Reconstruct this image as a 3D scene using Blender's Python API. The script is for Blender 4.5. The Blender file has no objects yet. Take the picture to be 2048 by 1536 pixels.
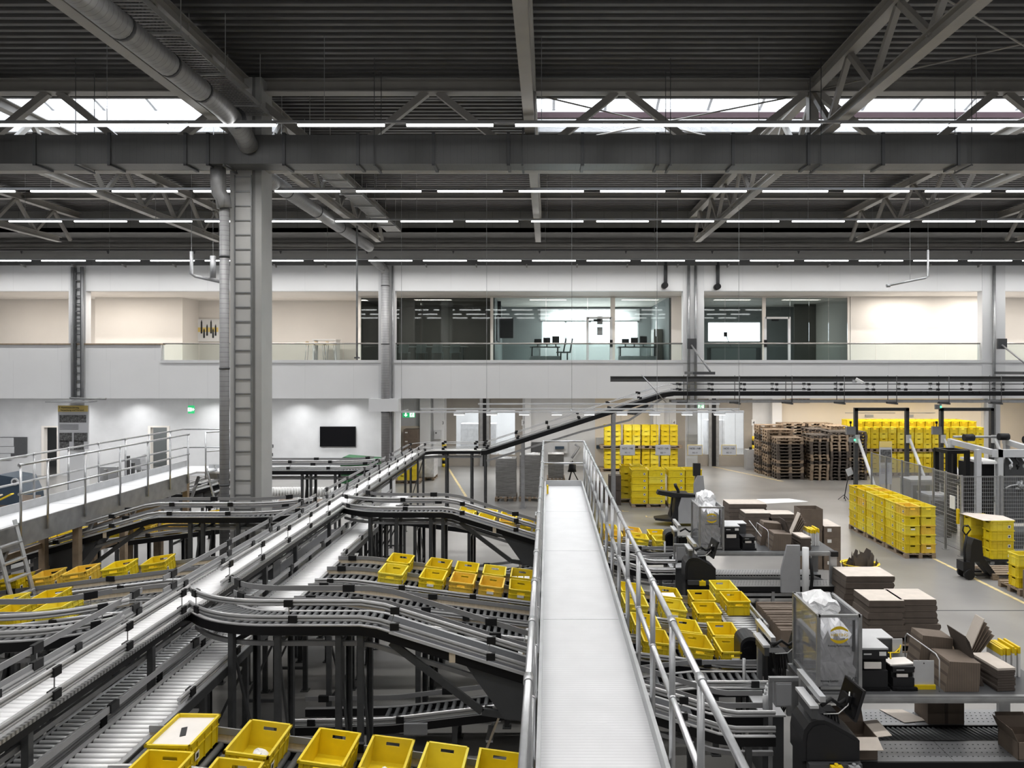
import bpy, math, random
from mathutils import Vector as V
S = bpy.context.scene
COL = S.collection
RN = random.Random(11)
# ---------------------------------------------------------------- camera, sky, light, exposure
F, CX, CY, H = 1500.0, 1096.0, 737.0, 5.0      # focal length in px, principal point, eye height
cam = bpy.data.cameras.new('camera'); cam_o = bpy.data.objects.new('camera', cam); COL.objects.link(cam_o)
cam_o.location = (0, 0, H); cam_o.rotation_euler = (math.pi/2, 0, 0)
cam.sensor_width = 36; cam.lens = 36*F/2048; cam.shift_x = (1024-CX)/2048; cam.shift_y = (CY-768)/2048; cam.clip_end = 300
S.camera = cam_o
w = bpy.data.worlds.new('sky'); S.world = w; w.use_nodes = True
bg = w.node_tree.nodes['Background']; bg.inputs[0].default_value = (0.97, 0.985, 1.0, 1); bg.inputs[1].default_value = 5.0
S.view_settings.view_transform = 'Standard'; S.view_settings.look = 'None'
S.view_settings.gamma = 1.0; S.view_settings.use_curve_mapping = False
S.view_settings.exposure = 0.15
S.cycles.use_denoising = True
S.cycles.max_bounces = 6; S.cycles.diffuse_bounces = 3; S.cycles.glossy_bounces = 3; S.cycles.transparent_max_bounces = 10
S.cycles.sample_clamp_indirect = 4.0; S.cycles.caustics_reflective = False; S.cycles.caustics_refractive = False

def area(name, loc, sx, sy, power, col=(1, 0.97, 0.93), rot=(0, 0, 0), spread=math.pi):
    l = bpy.data.lights.new(name, 'AREA'); l.shape = 'RECTANGLE'; l.size = sx; l.size_y = sy; l.energy = power; l.color = col; l.spread = spread
    o = bpy.data.objects.new(name, l); COL.objects.link(o); o.location = loc; o.rotation_euler = rot
    return o
# the luminous rows of the hall (four in view, the same pattern continuing behind the viewpoint)
ROWS = [(14.0, 9.59), (18.65, 9.455), (23.25, 9.61), (27.84, 9.05)]
for i, (y, z) in enumerate(ROWS + [(9.3, 9.76), (4.65, 9.6), (0.0, 9.6), (-4.65, 9.6)]):
    area('row_light', (0, y, z-0.08), 48, 0.10, (760, 760, 760, 760, 760, 700, 520, 420)[i], (1, 0.985, 0.965), spread=(2.9 if i == 3 else 2.35))
# daylight entering through the two skylights
area('skylight_daylight', (-15.5, 18.5, 12.0), 16, 2.2, 260, (0.92, 0.96, 1.0))
area('skylight_daylight', (12.5, 18.5, 12.0), 25, 2.2, 420, (0.92, 0.96, 1.0))

# ---------------------------------------------------------------- helpers
def at(px, py, Y): return V(((px-CX)*Y/F, Y, H-(py-CY)*Y/F))
def X_(px, Y): return (px-CX)*Y/F
def Z_(py, Y): return H-(py-CY)*Y/F
UP = V((0, 0, 1))
ORG = {}
class MB:
    def __init__(s): s.v = []; s.f = []; s.s = []
    def add(s, vs, fs, smooth=False):
        n = len(s.v); s.v += [V(p) for p in vs]; s.f += [tuple(n+i for i in f) for f in fs]; s.s += [smooth]*len(fs); return s
    def obox(s, c, a, b, d):
        c = V(c); a = V(a); b = V(b); d = V(d)
        vs = [c+i*a+j*b+k*d for k in (-1, 1) for j in (-1, 1) for i in (-1, 1)]
        return s.add(vs, [(0, 2, 3, 1), (4, 5, 7, 6), (0, 1, 5, 4), (2, 6, 7, 3), (0, 4, 6, 2), (1, 3, 7, 5)])
    def box(s, x0, x1, y0, y1, z0, z1):
        return s.obox(((x0+x1)/2, (y0+y1)/2, (z0+z1)/2), (abs(x1-x0)/2, 0, 0), (0, abs(y1-y0)/2, 0), (0, 0, abs(z1-z0)/2))
    def bar(s, p, q, wd, ht=None, up=UP):
        p = V(p); q = V(q); t = (q-p); L = t.length; t = t/L
        up = V(up)
        if abs(t.dot(up)) > 0.99: up = V((0, 1, 0))
        r = t.cross(up).normalized(); u = r.cross(t)
        return s.obox((p+q)/2, r*wd/2, t*L/2, u*(ht or wd)/2)
    def tube(s, p, q, r, n=8, r2=None):
        return s.path([p, q], r, n, r2)
    def path(s, pts, r, n=8, r2=None):
        pts = [V(p) for p in pts]; k = len(s.v); m = len(pts); prev = None
        for i, p in enumerate(pts):
            t = (pts[min(i+1, m-1)]-pts[max(i-1, 0)]).normalized()
            if prev is None:
                a = t.cross(UP) if abs(t.z) < 0.9 else t.cross(V((0, 1, 0)))
                a.normalize()
            else:
                a = (prev - t*prev.dot(t)).normalized()
            prev = a; b = t.cross(a)
            rr = r if (r2 is None) else r+(r2-r)*i/(m-1)
            s.v += [p+rr*(math.cos(2*math.pi*j/n)*a+math.sin(2*math.pi*j/n)*b) for j in range(n)]
        for i in range(m-1):
            for j in range(n):
                s.f.append((k+i*n+j, k+i*n+(j+1) % n, k+(i+1)*n+(j+1) % n, k+(i+1)*n+j)); s.s.append(n > 5)
        s.f.append(tuple(k+j for j in reversed(range(n)))); s.s.append(False)
        s.f.append(tuple(k+(m-1)*n+j for j in range(n))); s.s.append(False)
        return s
    def sweep(s, pts, prof, off=0.0, dz=0.0):
        k = len(s.v); m = len(pts); n = len(prof)
        for p, t, r in frames(pts):
            u = r.cross(t)
            s.v += [V(p)+r*(off+a)+u*(dz+b) for a, b in prof]
        for i in range(m-1):
            for j in range(n):
                s.f.append((k+i*n+j, k+(i+1)*n+j, k+(i+1)*n+(j+1) % n, k+i*n+(j+1) % n)); s.s.append(False)
        s.f.append(tuple(k+j for j in range(n))); s.s.append(False)
        s.f.append(tuple(k+(m-1)*n+j for j in reversed(range(n)))); s.s.append(False)
        return s
    def prism(s, poly, o, a, b, d):
        o = V(o); a = V(a); b = V(b); d = V(d); n = len(poly)
        vs = [o+a*x+b*y for x, y in poly]; vs += [p+d for p in vs]
        fs = [tuple(range(n)), tuple(reversed(range(n, 2*n)))]+[(i, n+i, n+(i+1) % n, (i+1) % n) for i in range(n)]
        return s.add(vs, fs)
    def dome(s, c, rx, ry, rz, nu=10, nv=5, lumps=0.0):
        c = V(c); vs = []; fs = []
        for j in range(nv+1):
            a = math.pi/2*j/nv
            for i in range(nu):
                t = 2*math.pi*i/nu; q = 1+RN.uniform(-lumps, lumps)
                vs.append(c+V((rx*math.cos(t)*math.cos(a)*q, ry*math.sin(t)*math.cos(a)*q, rz*math.sin(a)*q)))
        for j in range(nv):
            for i in range(nu):
                fs.append((j*nu+i, j*nu+(i+1) % nu, (j+1)*nu+(i+1) % nu, (j+1)*nu+i))
        fs.append(tuple(reversed(range(nu))))
        return s.add(vs, fs, True)
def crumple(mb, x0, x1, y0, y1, z0, z1, n=9, amp=0.03, heap=0.12):
    """block of crumpled film: faceted side walls and an uneven top"""
    g = lambda a: a+RN.uniform(-amp, amp)
    top = [[V((g(x0+(x1-x0)*i/n), g(y0+(y1-y0)*j/n), z1+RN.uniform(-heap, heap*0.4)+heap*1.2*math.sin(math.pi*j/n)*math.sin(math.pi*i/n))) for i in range(n+1)] for j in range(n+1)]
    per = [(i, 0) for i in range(n)]+[(n, j) for j in range(n)]+[(i, n) for i in range(n, 0, -1)]+[(0, j) for j in range(n, 0, -1)]
    rows = [[top[j][i] for i, j in per]]
    for k in range(1, n+3):
        f = k/(n+2); rows.append([V((g(x0+(x1-x0)*i/n), g(y0+(y1-y0)*j/n), top[j][i].z*(1-f)+z0*f)) for i, j in per])
    b = len(mb.v); mb.v += [p for r in top for p in r]
    for j in range(n):
        for i in range(n): mb.f.append((b+j*(n+1)+i, b+j*(n+1)+i+1, b+(j+1)*(n+1)+i+1, b+(j+1)*(n+1)+i)); mb.s.append(False)
    b = len(mb.v); m = len(per); mb.v += [p for r in rows for p in r]
    for k in range(len(rows)-1):
        for i in range(m): mb.f.append((b+k*m+i, b+(k+1)*m+i, b+(k+1)*m+(i+1) % m, b+k*m+(i+1) % m)); mb.s.append(False)
    return mb
def frames(pts):
    out = []; m = len(pts)
    for i in range(m):
        t = (V(pts[min(i+1, m-1)])-V(pts[max(i-1, 0)])).normalized()
        r = t.cross(UP); r.normalize(); out.append((V(pts[i]), t, r))
    return out
def cum(pts):
    c = [0.0]
    for a, b in zip(pts, pts[1:]): c.append(c[-1]+(V(b)-V(a)).length)
    return c
def sample(pts, s_):
    c = cum(pts)
    for i in range(len(pts)-1):
        if s_ <= c[i+1] or i == len(pts)-2:
            f = (s_-c[i])/max(1e-9, c[i+1]-c[i]); p = V(pts[i]).lerp(V(pts[i+1]), f)
            t = (V(pts[i+1])-V(pts[i])).normalized(); r = t.cross(UP).normalized(); return p, t, r
def sub(pts, s0, s1):
    c = cum(pts); L = c[-1]; s0 = max(0, s0); s1 = min(L, s1)
    return [sample(pts, s0)[0]]+[V(p) for p, d in zip(pts, c) if s0+0.02 < d < s1-0.02]+[sample(pts, s1)[0]]

def tag(o, label=None, cat=None, group=None, kind=None):
    if label: o['label'] = label
    if cat: o['category'] = cat
    if group: o['group'] = group
    if kind: o['kind'] = kind
    return o
def raw(name, me, loc, parent=None, rz=0.0):
    o = bpy.data.objects.new(name, me); COL.objects.link(o)
    loc = V(loc)
    if parent is not None: o.parent = parent; o.location = loc-ORG[parent.name]
    else: o.location = loc
    o.rotation_euler = (0, 0, rz); ORG[o.name] = loc
    return o
def mesh(mb, name, mat, origin=V((0, 0, 0))):
    me = bpy.data.meshes.new(name)
    me.from_pydata([p-origin for p in mb.v], [], mb.f); me.polygons.foreach_set('use_smooth', mb.s)
    me.materials.append(mat); me.update(); return me
def build(mb, name, mat, parent=None, label=None, cat=None, group=None, kind=None):
    lo = V([min(p[i] for p in mb.v) for i in range(3)]); hi = V([max(p[i] for p in mb.v) for i in range(3)])
    c = (lo+hi)/2
    if parent is None: c.z = lo.z
    return tag(raw(name, mesh(mb, name, mat, c), c, parent), label, cat, group, kind)
def struct(mb, name, mat, parent=None):
    return build(mb, name, mat, parent, kind=None if parent else 'structure')
def thing(name, label, cat, loc, group=None):
    o = bpy.data.objects.new(name, None); COL.objects.link(o); o.location = loc; o.empty_display_size = 0.1; ORG[o.name] = V(loc)
    return tag(o, label, cat, group)
def kids(o): return list(o.children)
def dup(root, loc, rz=0.0, label=None, group=None, tilt=(0, 0)):
    c = root.copy(); COL.objects.link(c); c.location = loc; c.rotation_euler = (tilt[0], tilt[1], rz); ORG[c.name] = V(loc)
    if label: c['label'] = label
    if group: c['group'] = group
    for ch in kids(root):
        d = ch.copy(); COL.objects.link(d); d.parent = c
        for g in kids(ch):
            e = g.copy(); COL.objects.link(e); e.parent = d
    return c
def txt(s, size, loc, mat, parent, name='lettering', align='CENTER', rot=(math.pi/2, 0, 0), ext=0.0015):
    cu = bpy.data.curves.new(name, 'FONT'); cu.body = s; cu.size = size; cu.align_x = align; cu.extrude = ext; cu.materials.append(mat)
    q = bpy.data.objects.new('lettering_curve', cu); COL.objects.link(q); bpy.context.view_layer.update()
    me = bpy.data.meshes.new_from_object(q.evaluated_get(bpy.context.evaluated_depsgraph_get())); bpy.data.objects.remove(q)
    me.materials.clear(); me.materials.append(mat)
    o = bpy.data.objects.new(name, me); COL.objects.link(o); o.parent = parent; o.location = V(loc)-ORG[parent.name]; o.rotation_euler = rot
    return o

# ---------------------------------------------------------------- materials
def mat(name, col, rough=0.5, metal=0.0, var=0.0, scale=4.0, bump=0.0, emit=None, stretch=None):
    m = bpy.data.materials.new(name); m.use_nodes = True; nt = m.node_tree; b = nt.nodes['Principled BSDF']
    c = (col[0], col[1], col[2], 1) if hasattr(col, '__len__') else (col, col, col, 1)
    b.inputs['Base Color'].default_value = c; b.inputs['Roughness'].default_value = rough; b.inputs['Metallic'].default_value = metal
    if emit:
        b.inputs['Emission Color'].default_value = c; b.inputs['Emission Strength'].default_value = emit
    if var or bump:
        tc = nt.nodes.new('ShaderNodeTexCoord'); nz = nt.nodes.new('ShaderNodeTexNoise'); nz.inputs['Scale'].default_value = scale; nz.inputs['Detail'].default_value = 5
        src = tc.outputs['Object']
        if stretch:
            mp = nt.nodes.new('ShaderNodeMapping'); mp.inputs['Scale'].default_value = stretch; nt.links.new(src, mp.inputs[0]); src = mp.outputs[0]
        nt.links.new(src, nz.inputs['Vector'])
        if var:
            rp = nt.nodes.new('ShaderNodeMapRange'); rp.inputs[1].default_value = 0.3; rp.inputs[2].default_value = 0.7; rp.inputs[3].default_value = 1-var; rp.inputs[4].default_value = 1+var
            nt.links.new(nz.outputs[0], rp.inputs[0])
            mx = nt.nodes.new('ShaderNodeMix'); mx.data_type = 'RGBA'; mx.blend_type = 'MULTIPLY'; mx.inputs[0].default_value = 1
            mx.inputs[6].default_value = c; nt.links.new(rp.outputs[0], mx.inputs[7]); nt.links.new(mx.outputs[2], b.inputs['Base Color'])
        if bump:
            bp = nt.nodes.new('ShaderNodeBump'); bp.inputs['Strength'].default_value = bump; bp.inputs['Distance'].default_value = 0.01
            nt.links.new(nz.outputs[0], bp.inputs['Height']); nt.links.new(bp.outputs[0], b.inputs['Normal'])
    return m
for_low_gloss = ('black_profile', 'black_plastic', 'machine_black', 'screen_black', 'dark_belt')
def stripes(m, axis, period, strength=0.6, dark=0.0, width=0.25):
    """regular ribs or board edges of a real surface: bump (and optional darker groove) along one object axis"""
    nt = m.node_tree; b = nt.nodes['Principled BSDF']
    tc = nt.nodes.new('ShaderNodeTexCoord'); sp = nt.nodes.new('ShaderNodeSeparateXYZ'); nt.links.new(tc.outputs['Object'], sp.inputs[0])
    dv = nt.nodes.new('ShaderNodeMath'); dv.operation = 'DIVIDE'; dv.inputs[1].default_value = period; nt.links.new(sp.outputs[axis], dv.inputs[0])
    fr = nt.nodes.new('ShaderNodeMath'); fr.operation = 'FRACT'; nt.links.new(dv.outputs[0], fr.inputs[0])
    lt = nt.nodes.new('ShaderNodeMath'); lt.operation = 'LESS_THAN'; lt.inputs[1].default_value = width; nt.links.new(fr.outputs[0], lt.inputs[0])
    if strength:
        bp = nt.nodes.new('ShaderNodeBump'); bp.inputs['Strength'].default_value = strength; bp.inputs['Distance'].default_value = 0.004; bp.invert = True
        nt.links.new(lt.outputs[0], bp.inputs['Height']); nt.links.new(bp.outputs[0], b.inputs['Normal'])
    if dark:
        mx = nt.nodes.new('ShaderNodeMix'); mx.data_type = 'RGBA'; nt.links.new(lt.outputs[0], mx.inputs[0])
        old = b.inputs['Base Color']
        if old.is_linked: nt.links.new(old.links[0].from_socket, mx.inputs[6])
        else: mx.inputs[6].default_value = old.default_value
        c = old.default_value; mx.inputs[7].default_value = (c[0]*(1-dark), c[1]*(1-dark), c[2]*(1-dark), 1)
        nt.links.new(mx.outputs[2], old)
    return m
def glass(name, tint, refl=1.0, haze=0.0):
    m = bpy.data.materials.new(name); m.use_nodes = True; nt = m.node_tree; nt.nodes.remove(nt.nodes['Principled BSDF'])
    out = nt.nodes['Material Output']; tr = nt.nodes.new('ShaderNodeBsdfTransparent'); tr.inputs[0].default_value = (*tint, 1)
    gl = nt.nodes.new('ShaderNodeBsdfGlossy'); gl.inputs['Roughness'].default_value = 0.02
    fr = nt.nodes.new('ShaderNodeFresnel'); fr.inputs[0].default_value = 1.45
    mu = nt.nodes.new('ShaderNodeMath'); mu.operation = 'MULTIPLY'; mu.inputs[1].default_value = refl; nt.links.new(fr.outputs[0], mu.inputs[0])
    mx = nt.nodes.new('ShaderNodeMixShader'); nt.links.new(mu.outputs[0], mx.inputs[0]); nt.links.new(tr.outputs[0], mx.inputs[1]); nt.links.new(gl.outputs[0], mx.inputs[2])
    last = mx
    if haze:
        df = nt.nodes.new('ShaderNodeBsdfDiffuse'); df.inputs[0].default_value = (0.75, 0.76, 0.78, 1)
        m2 = nt.nodes.new('ShaderNodeMixShader'); m2.inputs[0].default_value = haze
        nt.links.new(mx.outputs[0], m2.inputs[1]); nt.links.new(df.outputs[0], m2.inputs[2]); last = m2
    nt.links.new(last.outputs[0], out.inputs[0]); return m
M = dict(
    floor=mat('floor_concrete', (0.225, 0.218, 0.208), 0.32, 0, 0.16, 0.55, 0.02),
    mark=mat('floor_paint_yellow', (0.62, 0.50, 0.25), 0.5, 0, 0.25, 6),
    joint=mat('joint', 0.05, 0.8),
    deck=mat('roof_deck', (0.092, 0.090, 0.089), 0.45, 0.0, 0.08, 3),
    truss=mat('truss_paint', (0.33, 0.315, 0.29), 0.45, 0, 0.05, 3),
    white=mat('wall_white', (0.72, 0.725, 0.735), 0.6, 0, 0.03, 0.8),
    tvwall=mat('plaster_wall', (0.64, 0.645, 0.655), 0.7, 0, 0.06, 1.5),
    warm=mat('wall_warm', (0.80, 0.755, 0.70), 0.7, 0, 0.02, 1),
    cream=mat('wall_cream', (0.72, 0.645, 0.54), 0.7, 0, 0.03, 1),
    taupe=mat('door_taupe', (0.30, 0.275, 0.245), 0.55, 0, 0.05, 2),
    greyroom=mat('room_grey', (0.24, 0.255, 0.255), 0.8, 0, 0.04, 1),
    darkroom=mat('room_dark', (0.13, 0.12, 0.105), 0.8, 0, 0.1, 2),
    galv=mat('galvanised', (0.36, 0.365, 0.37), 0.38, 0.55, 0.15, 5),
    ductgrey=mat('duct_sheet', (0.095, 0.095, 0.095), 0.42, 0.25, 0.06, 3),
    spiral=mat('spiral_duct', (0.34, 0.34, 0.34), 0.45, 0.4, 0.1, 6),
    tray=mat('cable_tray', (0.46, 0.46, 0.45), 0.4, 0.5, 0.1, 5),
    colgrey=mat('column_grey', (0.60, 0.595, 0.58), 0.6, 0, 0.05, 2),
    coledge=mat('column_edge', (0.44, 0.44, 0.43), 0.6, 0, 0.05, 2),
    colside=mat('column_side', (0.26, 0.26, 0.255), 0.45, 0.2, 0.05, 2),
    alu=mat('aluminium', (0.62, 0.63, 0.645), 0.36, 0.75, 0.06, 8),
    alurail=mat('aluminium_tube', (0.55, 0.56, 0.575), 0.30, 0.7, 0.08, 10),
    tread=mat('ribbed_tread', (0.76, 0.765, 0.78), 0.5, 0.25, 0.05, 2.5),
    toe=mat('toe_board', (0.55, 0.56, 0.57), 0.45, 0.4, 0.08, 4),
    guide=mat('guide_strip', (0.30, 0.30, 0.305), 0.42, 0.15, 0.05, 4),
    guidelt=mat('guide_tube', (0.50, 0.50, 0.505), 0.32, 0.5, 0.04, 6),
    black=mat('black_profile', (0.009, 0.009, 0.010), 0.45),
    clamp=mat('black_plastic', (0.015, 0.015, 0.016), 0.5),
    post=mat('steel_post', (0.085, 0.087, 0.09), 0.42, 0.5, 0.12, 8),
    postlt=mat('steel_post_light', (0.30, 0.30, 0.305), 0.42, 0.45, 0.1, 8),
    roller=mat('steel_roller', (0.40, 0.405, 0.41), 0.40, 0.6),
    rollwhite=mat('pale_roller', (0.90, 0.90, 0.905), 0.38, 0.12),
    rolldark=mat('grey_roller', (0.13, 0.135, 0.14), 0.42),
    belt=mat('dark_belt', (0.07, 0.072, 0.078), 0.6, 0, 0.1, 4),
    crate=mat('crate_yellow', (0.80, 0.63, 0.022), 0.42, 0, 0.05, 7),
    crate2=mat('crate_amber', (0.80, 0.55, 0.07), 0.45, 0, 0.12, 9),
    sticker=mat('label_paper', (0.80, 0.80, 0.79), 0.6),
    ink=mat('ink_black', (0.02, 0.02, 0.022), 0.6),
    paper=mat('paper', (0.80, 0.76, 0.72), 0.7, 0, 0.04, 5),
    card=mat('cardboard', (0.165, 0.128, 0.10), 0.8, 0, 0.12, 6),
    cardlt=mat('cardboard_light', (0.56, 0.50, 0.44), 0.8, 0, 0.08, 5),
    carddk=mat('cardboard_dark', (0.085, 0.068, 0.058), 0.85, 0, 0.15, 6),
    wood=mat('pallet_wood', (0.25, 0.19, 0.135), 0.8, 0, 0.3, 9, 0.0, None, (1, 8, 8)),
    wooddk=mat('pallet_wood_weathered', (0.075, 0.062, 0.052), 0.85, 0, 0.3, 9),
    timber=mat('timber_beam', (0.32, 0.24, 0.165), 0.75, 0, 0.2, 6),
    machine=mat('machine_black', (0.022, 0.022, 0.024), 0.42, 0, 0.05, 10),
    mgrey=mat('machine_grey', (0.33, 0.335, 0.345), 0.45, 0.1, 0.04, 5),
    mdark=mat('machine_dark', (0.07, 0.072, 0.076), 0.45, 0.1, 0.05, 5),
    mlight=mat('machine_light', (0.55, 0.555, 0.565), 0.45, 0.1, 0.04, 5),
    screen=mat('screen_black', (0.004, 0.004, 0.005), 0.25),
    plate=mat('perforated_plate', (0.27, 0.275, 0.285), 0.38, 0.5, 0.05, 6),
    logo=mat('logo_yellow', (0.72, 0.50, 0.01), 0.5),
    yellow=mat('signal_yellow', (0.80, 0.58, 0.01), 0.45),
    green=mat('green_plastic', (0.012, 0.10, 0.03), 0.5),
    exitg=mat('exit_green', (0.02, 0.48, 0.16), 0.5, emit=0.5),
    exitw=mat('exit_white', (0.9, 1.0, 0.95), 0.5, emit=0.8),
    lamp=mat('lamp_diffuser', (1.0, 1.0, 1.0), 0.5, emit=6.0),
    lampdim=mat('lamp_panel', (1.0, 0.99, 0.97), 0.5, emit=1.0),
    ledgreen=mat('led_green', (0.1, 0.9, 0.45), 0.4, emit=1.5),
    maroon=mat('maroon_steel', (0.05, 0.022, 0.028), 0.5),
    film=mat('stretch_film', (0.62, 0.625, 0.64), 0.25, 0.1, 0.12, 7, 0.5),
    filmdk=mat('stretch_film_over_goods', (0.26, 0.255, 0.25), 0.3, 0.05, 0.35, 3.0, 0.5, None, (1, 1, 14)),
    bag=mat('clear_bags', (0.90, 0.905, 0.92), 0.25, 0, 0.12, 10, 0.8),
    navy=mat('navy_paint', (0.03, 0.05, 0.075), 0.35, 0, 0.1, 3),
    mesh=mat('wire_mesh', (0.42, 0.43, 0.44), 0.45, 0.4),
    poster=mat('poster_board', (0.52, 0.52, 0.54), 0.6),
    posterhead=mat('poster_header', (0.78, 0.60, 0.20), 0.6),
    photo=mat('printed_photo', (0.10, 0.10, 0.10), 0.5, 0, 0.9, 14),
    pale=mat('pale_wood_and_stile_sheen', (0.66, 0.56, 0.42), 0.6, 0, 0.1, 4, 0, None, (8, 1, 1)),
    handrail=mat('steel_handrail', (0.42, 0.41, 0.39), 0.3, 0.8),
    officeglass=glass('office_glass', (0.80, 0.85, 0.84), 2.2),
    railglass=glass('balustrade_glass', (0.90, 0.94, 0.93), 0.8),
    skyglass=glass('skylight_glass', (0.95, 0.97, 1.0), 0.5),
    doorglass=glass('door_glass', (0.90, 0.92, 0.93), 0.6, 0.15),
    acrylic=glass('acrylic_panel', (0.97, 0.97, 0.98), 0.8, 0.13),
    netpanel=glass('fine_mesh_infill', (0.80, 0.81, 0.82), 0.15, 0.12),
)
for m_ in M.values():
    if m_.name in for_low_gloss: m_.node_tree.nodes['Principled BSDF'].inputs['Specular IOR Level'].default_value = 0.22
stripes(M['tread'], 1, 0.042, 0.7, 0.10, 0.3)
stripes(M['spiral'], 1, 0.11, 0.5, 0.25, 0.12)
M['spiralv'] = stripes(mat('spiral_duct_upright', (0.36, 0.36, 0.365), 0.5, 0.25, 0.08, 6), 2, 0.10, 0.5, 0.25, 0.15)
stripes(M['ductgrey'], 0, 0.14, 0.4, 0.15, 0.06)
M['panel'] = stripes(mat('wall_panel', (0.80, 0.803, 0.81), 0.55, 0, 0.02, 0.7), 0, 1.9, 0.5, 0.12, 0.006)
M['fascia'] = stripes(mat('fascia_sheet', (0.22, 0.215, 0.205), 0.5, 0.1, 0.05, 2), 0, 1.1, 0.5, 0.3, 0.02)
M['ribsheet'] = stripes(mat('ribbed_sheet', (0.40, 0.395, 0.385), 0.5, 0.2, 0.04, 2), 2, 0.06, 0.6, 0.3, 0.3)
M['slab'] = stripes(mat('cardboard_edges', (0.12, 0.095, 0.078), 0.85, 0, 0.2, 4), 2, 0.018, 0.0, 0.5, 0.4)
M['slabv'] = stripes(mat('cardboard_bundle', (0.175, 0.137, 0.108), 0.85, 0, 0.12, 6), 0, 0.02, 0.0, 0.45, 0.3)
M['rolledge'] = stripes(mat('knurled_edge', (0.60, 0.60, 0.60), 0.3, 0.7), 1, 0.05, 0.0, 0.6, 0.45)
# ---------------------------------------------------------------- floor, roof, walls
XL, XR, YB, YF = -27.0, 27.0, -12.0, 38.5
WY, CYF = 29.3, 29.0          # gallery front plane, wall columns
sx = lambda px: (px-CX)*WY/F
sz = lambda py: H-(py-CY)*WY/F
struct(MB().box(-30, 30, YB, 52, -0.2, 0.0), 'floor', M['floor'])
struct(MB().box(10.10, 10.19, 13.0, 19.7, 0.0, 0.004), 'trim_1', M['mark'])
struct(MB().box(6.2, 24, 15.48, 15.51, 0.0, 0.003), 'trim_2', M['joint'])
struct(MB().bar((-3.2, 29.3, 0.002), (-5.15, 38.3, 0.002), 0.1, 0.004), 'trim_3', M['mark'])
struct(MB().bar((8.4, 38.2, 0.002), (10.4, 33.2, 0.002), 0.1, 0.004), 'trim_4', M['mark'])
mk = MB()
for (x, y) in [(-1.0, 25.4), (-0.4, 25.4), (1.7, 26.2), (2.6, 26.2), (3.3, 25.2), (-1.6, 13.9), (-1.2, 13.9), (-1.6, 15.4), (-1.1, 15.4)]:
    mk.box(x, x+0.22, y, y+0.05, 0, 0.004); mk.box(x, x+0.05, y, y+0.25, 0, 0.004)
struct(mk, 'trim_5', M['mark'])

ZD = 11.2
def deck(x0, x1, y0, y1):
    mb = MB(); P = 0.245; y = y0; k = 0
    prof = []
    while y < y1-1e-6:
        prof += [(y, ZD), (y+0.10, ZD), (y+0.125, ZD+0.11), (y+0.22, ZD+0.11)]; y += P
    prof = [(min(a, y1), b) for a, b in prof]; prof += [(y1, ZD+0.16), (y0, ZD+0.16)]
    n = len(prof)
    vs = [V((x0, a, b)) for a, b in prof]+[V((x1, a, b)) for a, b in prof]
    fs = [(i, n+i, n+(i+1) % n, (i+1) % n) for i in range(n)]
    return vs, fs
mb = MB()
for a in [(XL, XR, YB, 17.3), (-6.5, -0.35, 17.3, 19.7), (XL, XR, 19.7, 29.8)]: mb.add(*deck(*a))
struct(mb, 'ceiling', M['deck'])
# skylights: white upstands, glass on a shallow ridge, glazing bars
for n, (x0, x1) in enumerate([(XL, -6.5), (-0.35, XR)]):
    mb = MB()
    for (a, b, c, d) in [(x0, x1, 17.24, 17.3), (x0, x1, 19.7, 19.76)]: mb.box(a, b, c, d, ZD+0.02, ZD+0.62)
    mb.box(x1-0.06, x1, 17.3, 19.7, ZD+0.02, ZD+0.62); mb.box(x0, x0+0.06, 17.3, 19.7, ZD+0.02, ZD+0.62)
    wn = struct(mb, 'window_%d' % (n+1), M['white'])
    struct(MB().prism([(17.24, 0), (18.5, 0.35), (19.76, 0), (19.76, 0.02), (18.5, 0.37), (17.24, 0.02)], (x0, 0, ZD+0.62), (0, 1, 0), (0, 0, 1), (x1-x0, 0, 0)), 'pane', M['skyglass'], wn)
    x = x0+0.5; gb = MB()
    while x < x1:
        gb.bar((x, 17.24, ZD+0.6), (x, 18.5, ZD+0.95), 0.07, 0.07); gb.bar((x, 19.76, ZD+0.6), (x, 18.5, ZD+0.95), 0.07, 0.07); x += 1.35
    struct(gb, 'glazing_bar', M['mlight'], wn)
    if n: struct(MB().box(x0, x1, 18.42, 18.54, ZD-0.04, ZD+0.1), 'frame', M['maroon'], wn)
# hall side and rear walls, recess above the gallery
struct(MB().box(XL-0.3, XL, YB, 40, 0, 12), 'wall_left', M['white'])
struct(MB().box(XR, XR+0.3, YB, 40, 0, 12), 'wall_right', M['white'])
struct(MB().box(XL, XR, YB-0.3, YB, 0, 12), 'wall_rear', M['white'])
struct(MB().box(XL, XR, 29.6, 29.8, 10.41, 11.4), 'trim_6', M['fascia'])
struct(MB().box(XL, XR, 29.6, 32.4, 10.41, 10.55), 'trim_7', M['deck'])
struct(MB().box(XL, XR, 32.2, 32.4, 8.9, 10.41), 'wall_back_upper', M['ribsheet'])
struct(MB().box(XL, XR, 29.16, 29.34, sz(531), sz(521)), 'trim_8', M['ductgrey'])
mb = MB()
for k in range(24): mb.prism([(0, 0), (0.28, 0), (0.28, -0.1)], (-22.3+k*1.95, 28.9, sz(531)), (0, 1, 0), (0, 0, 1), (0.05, 0, 0))
struct(mb, 'trim_9', M['colside'])
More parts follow.
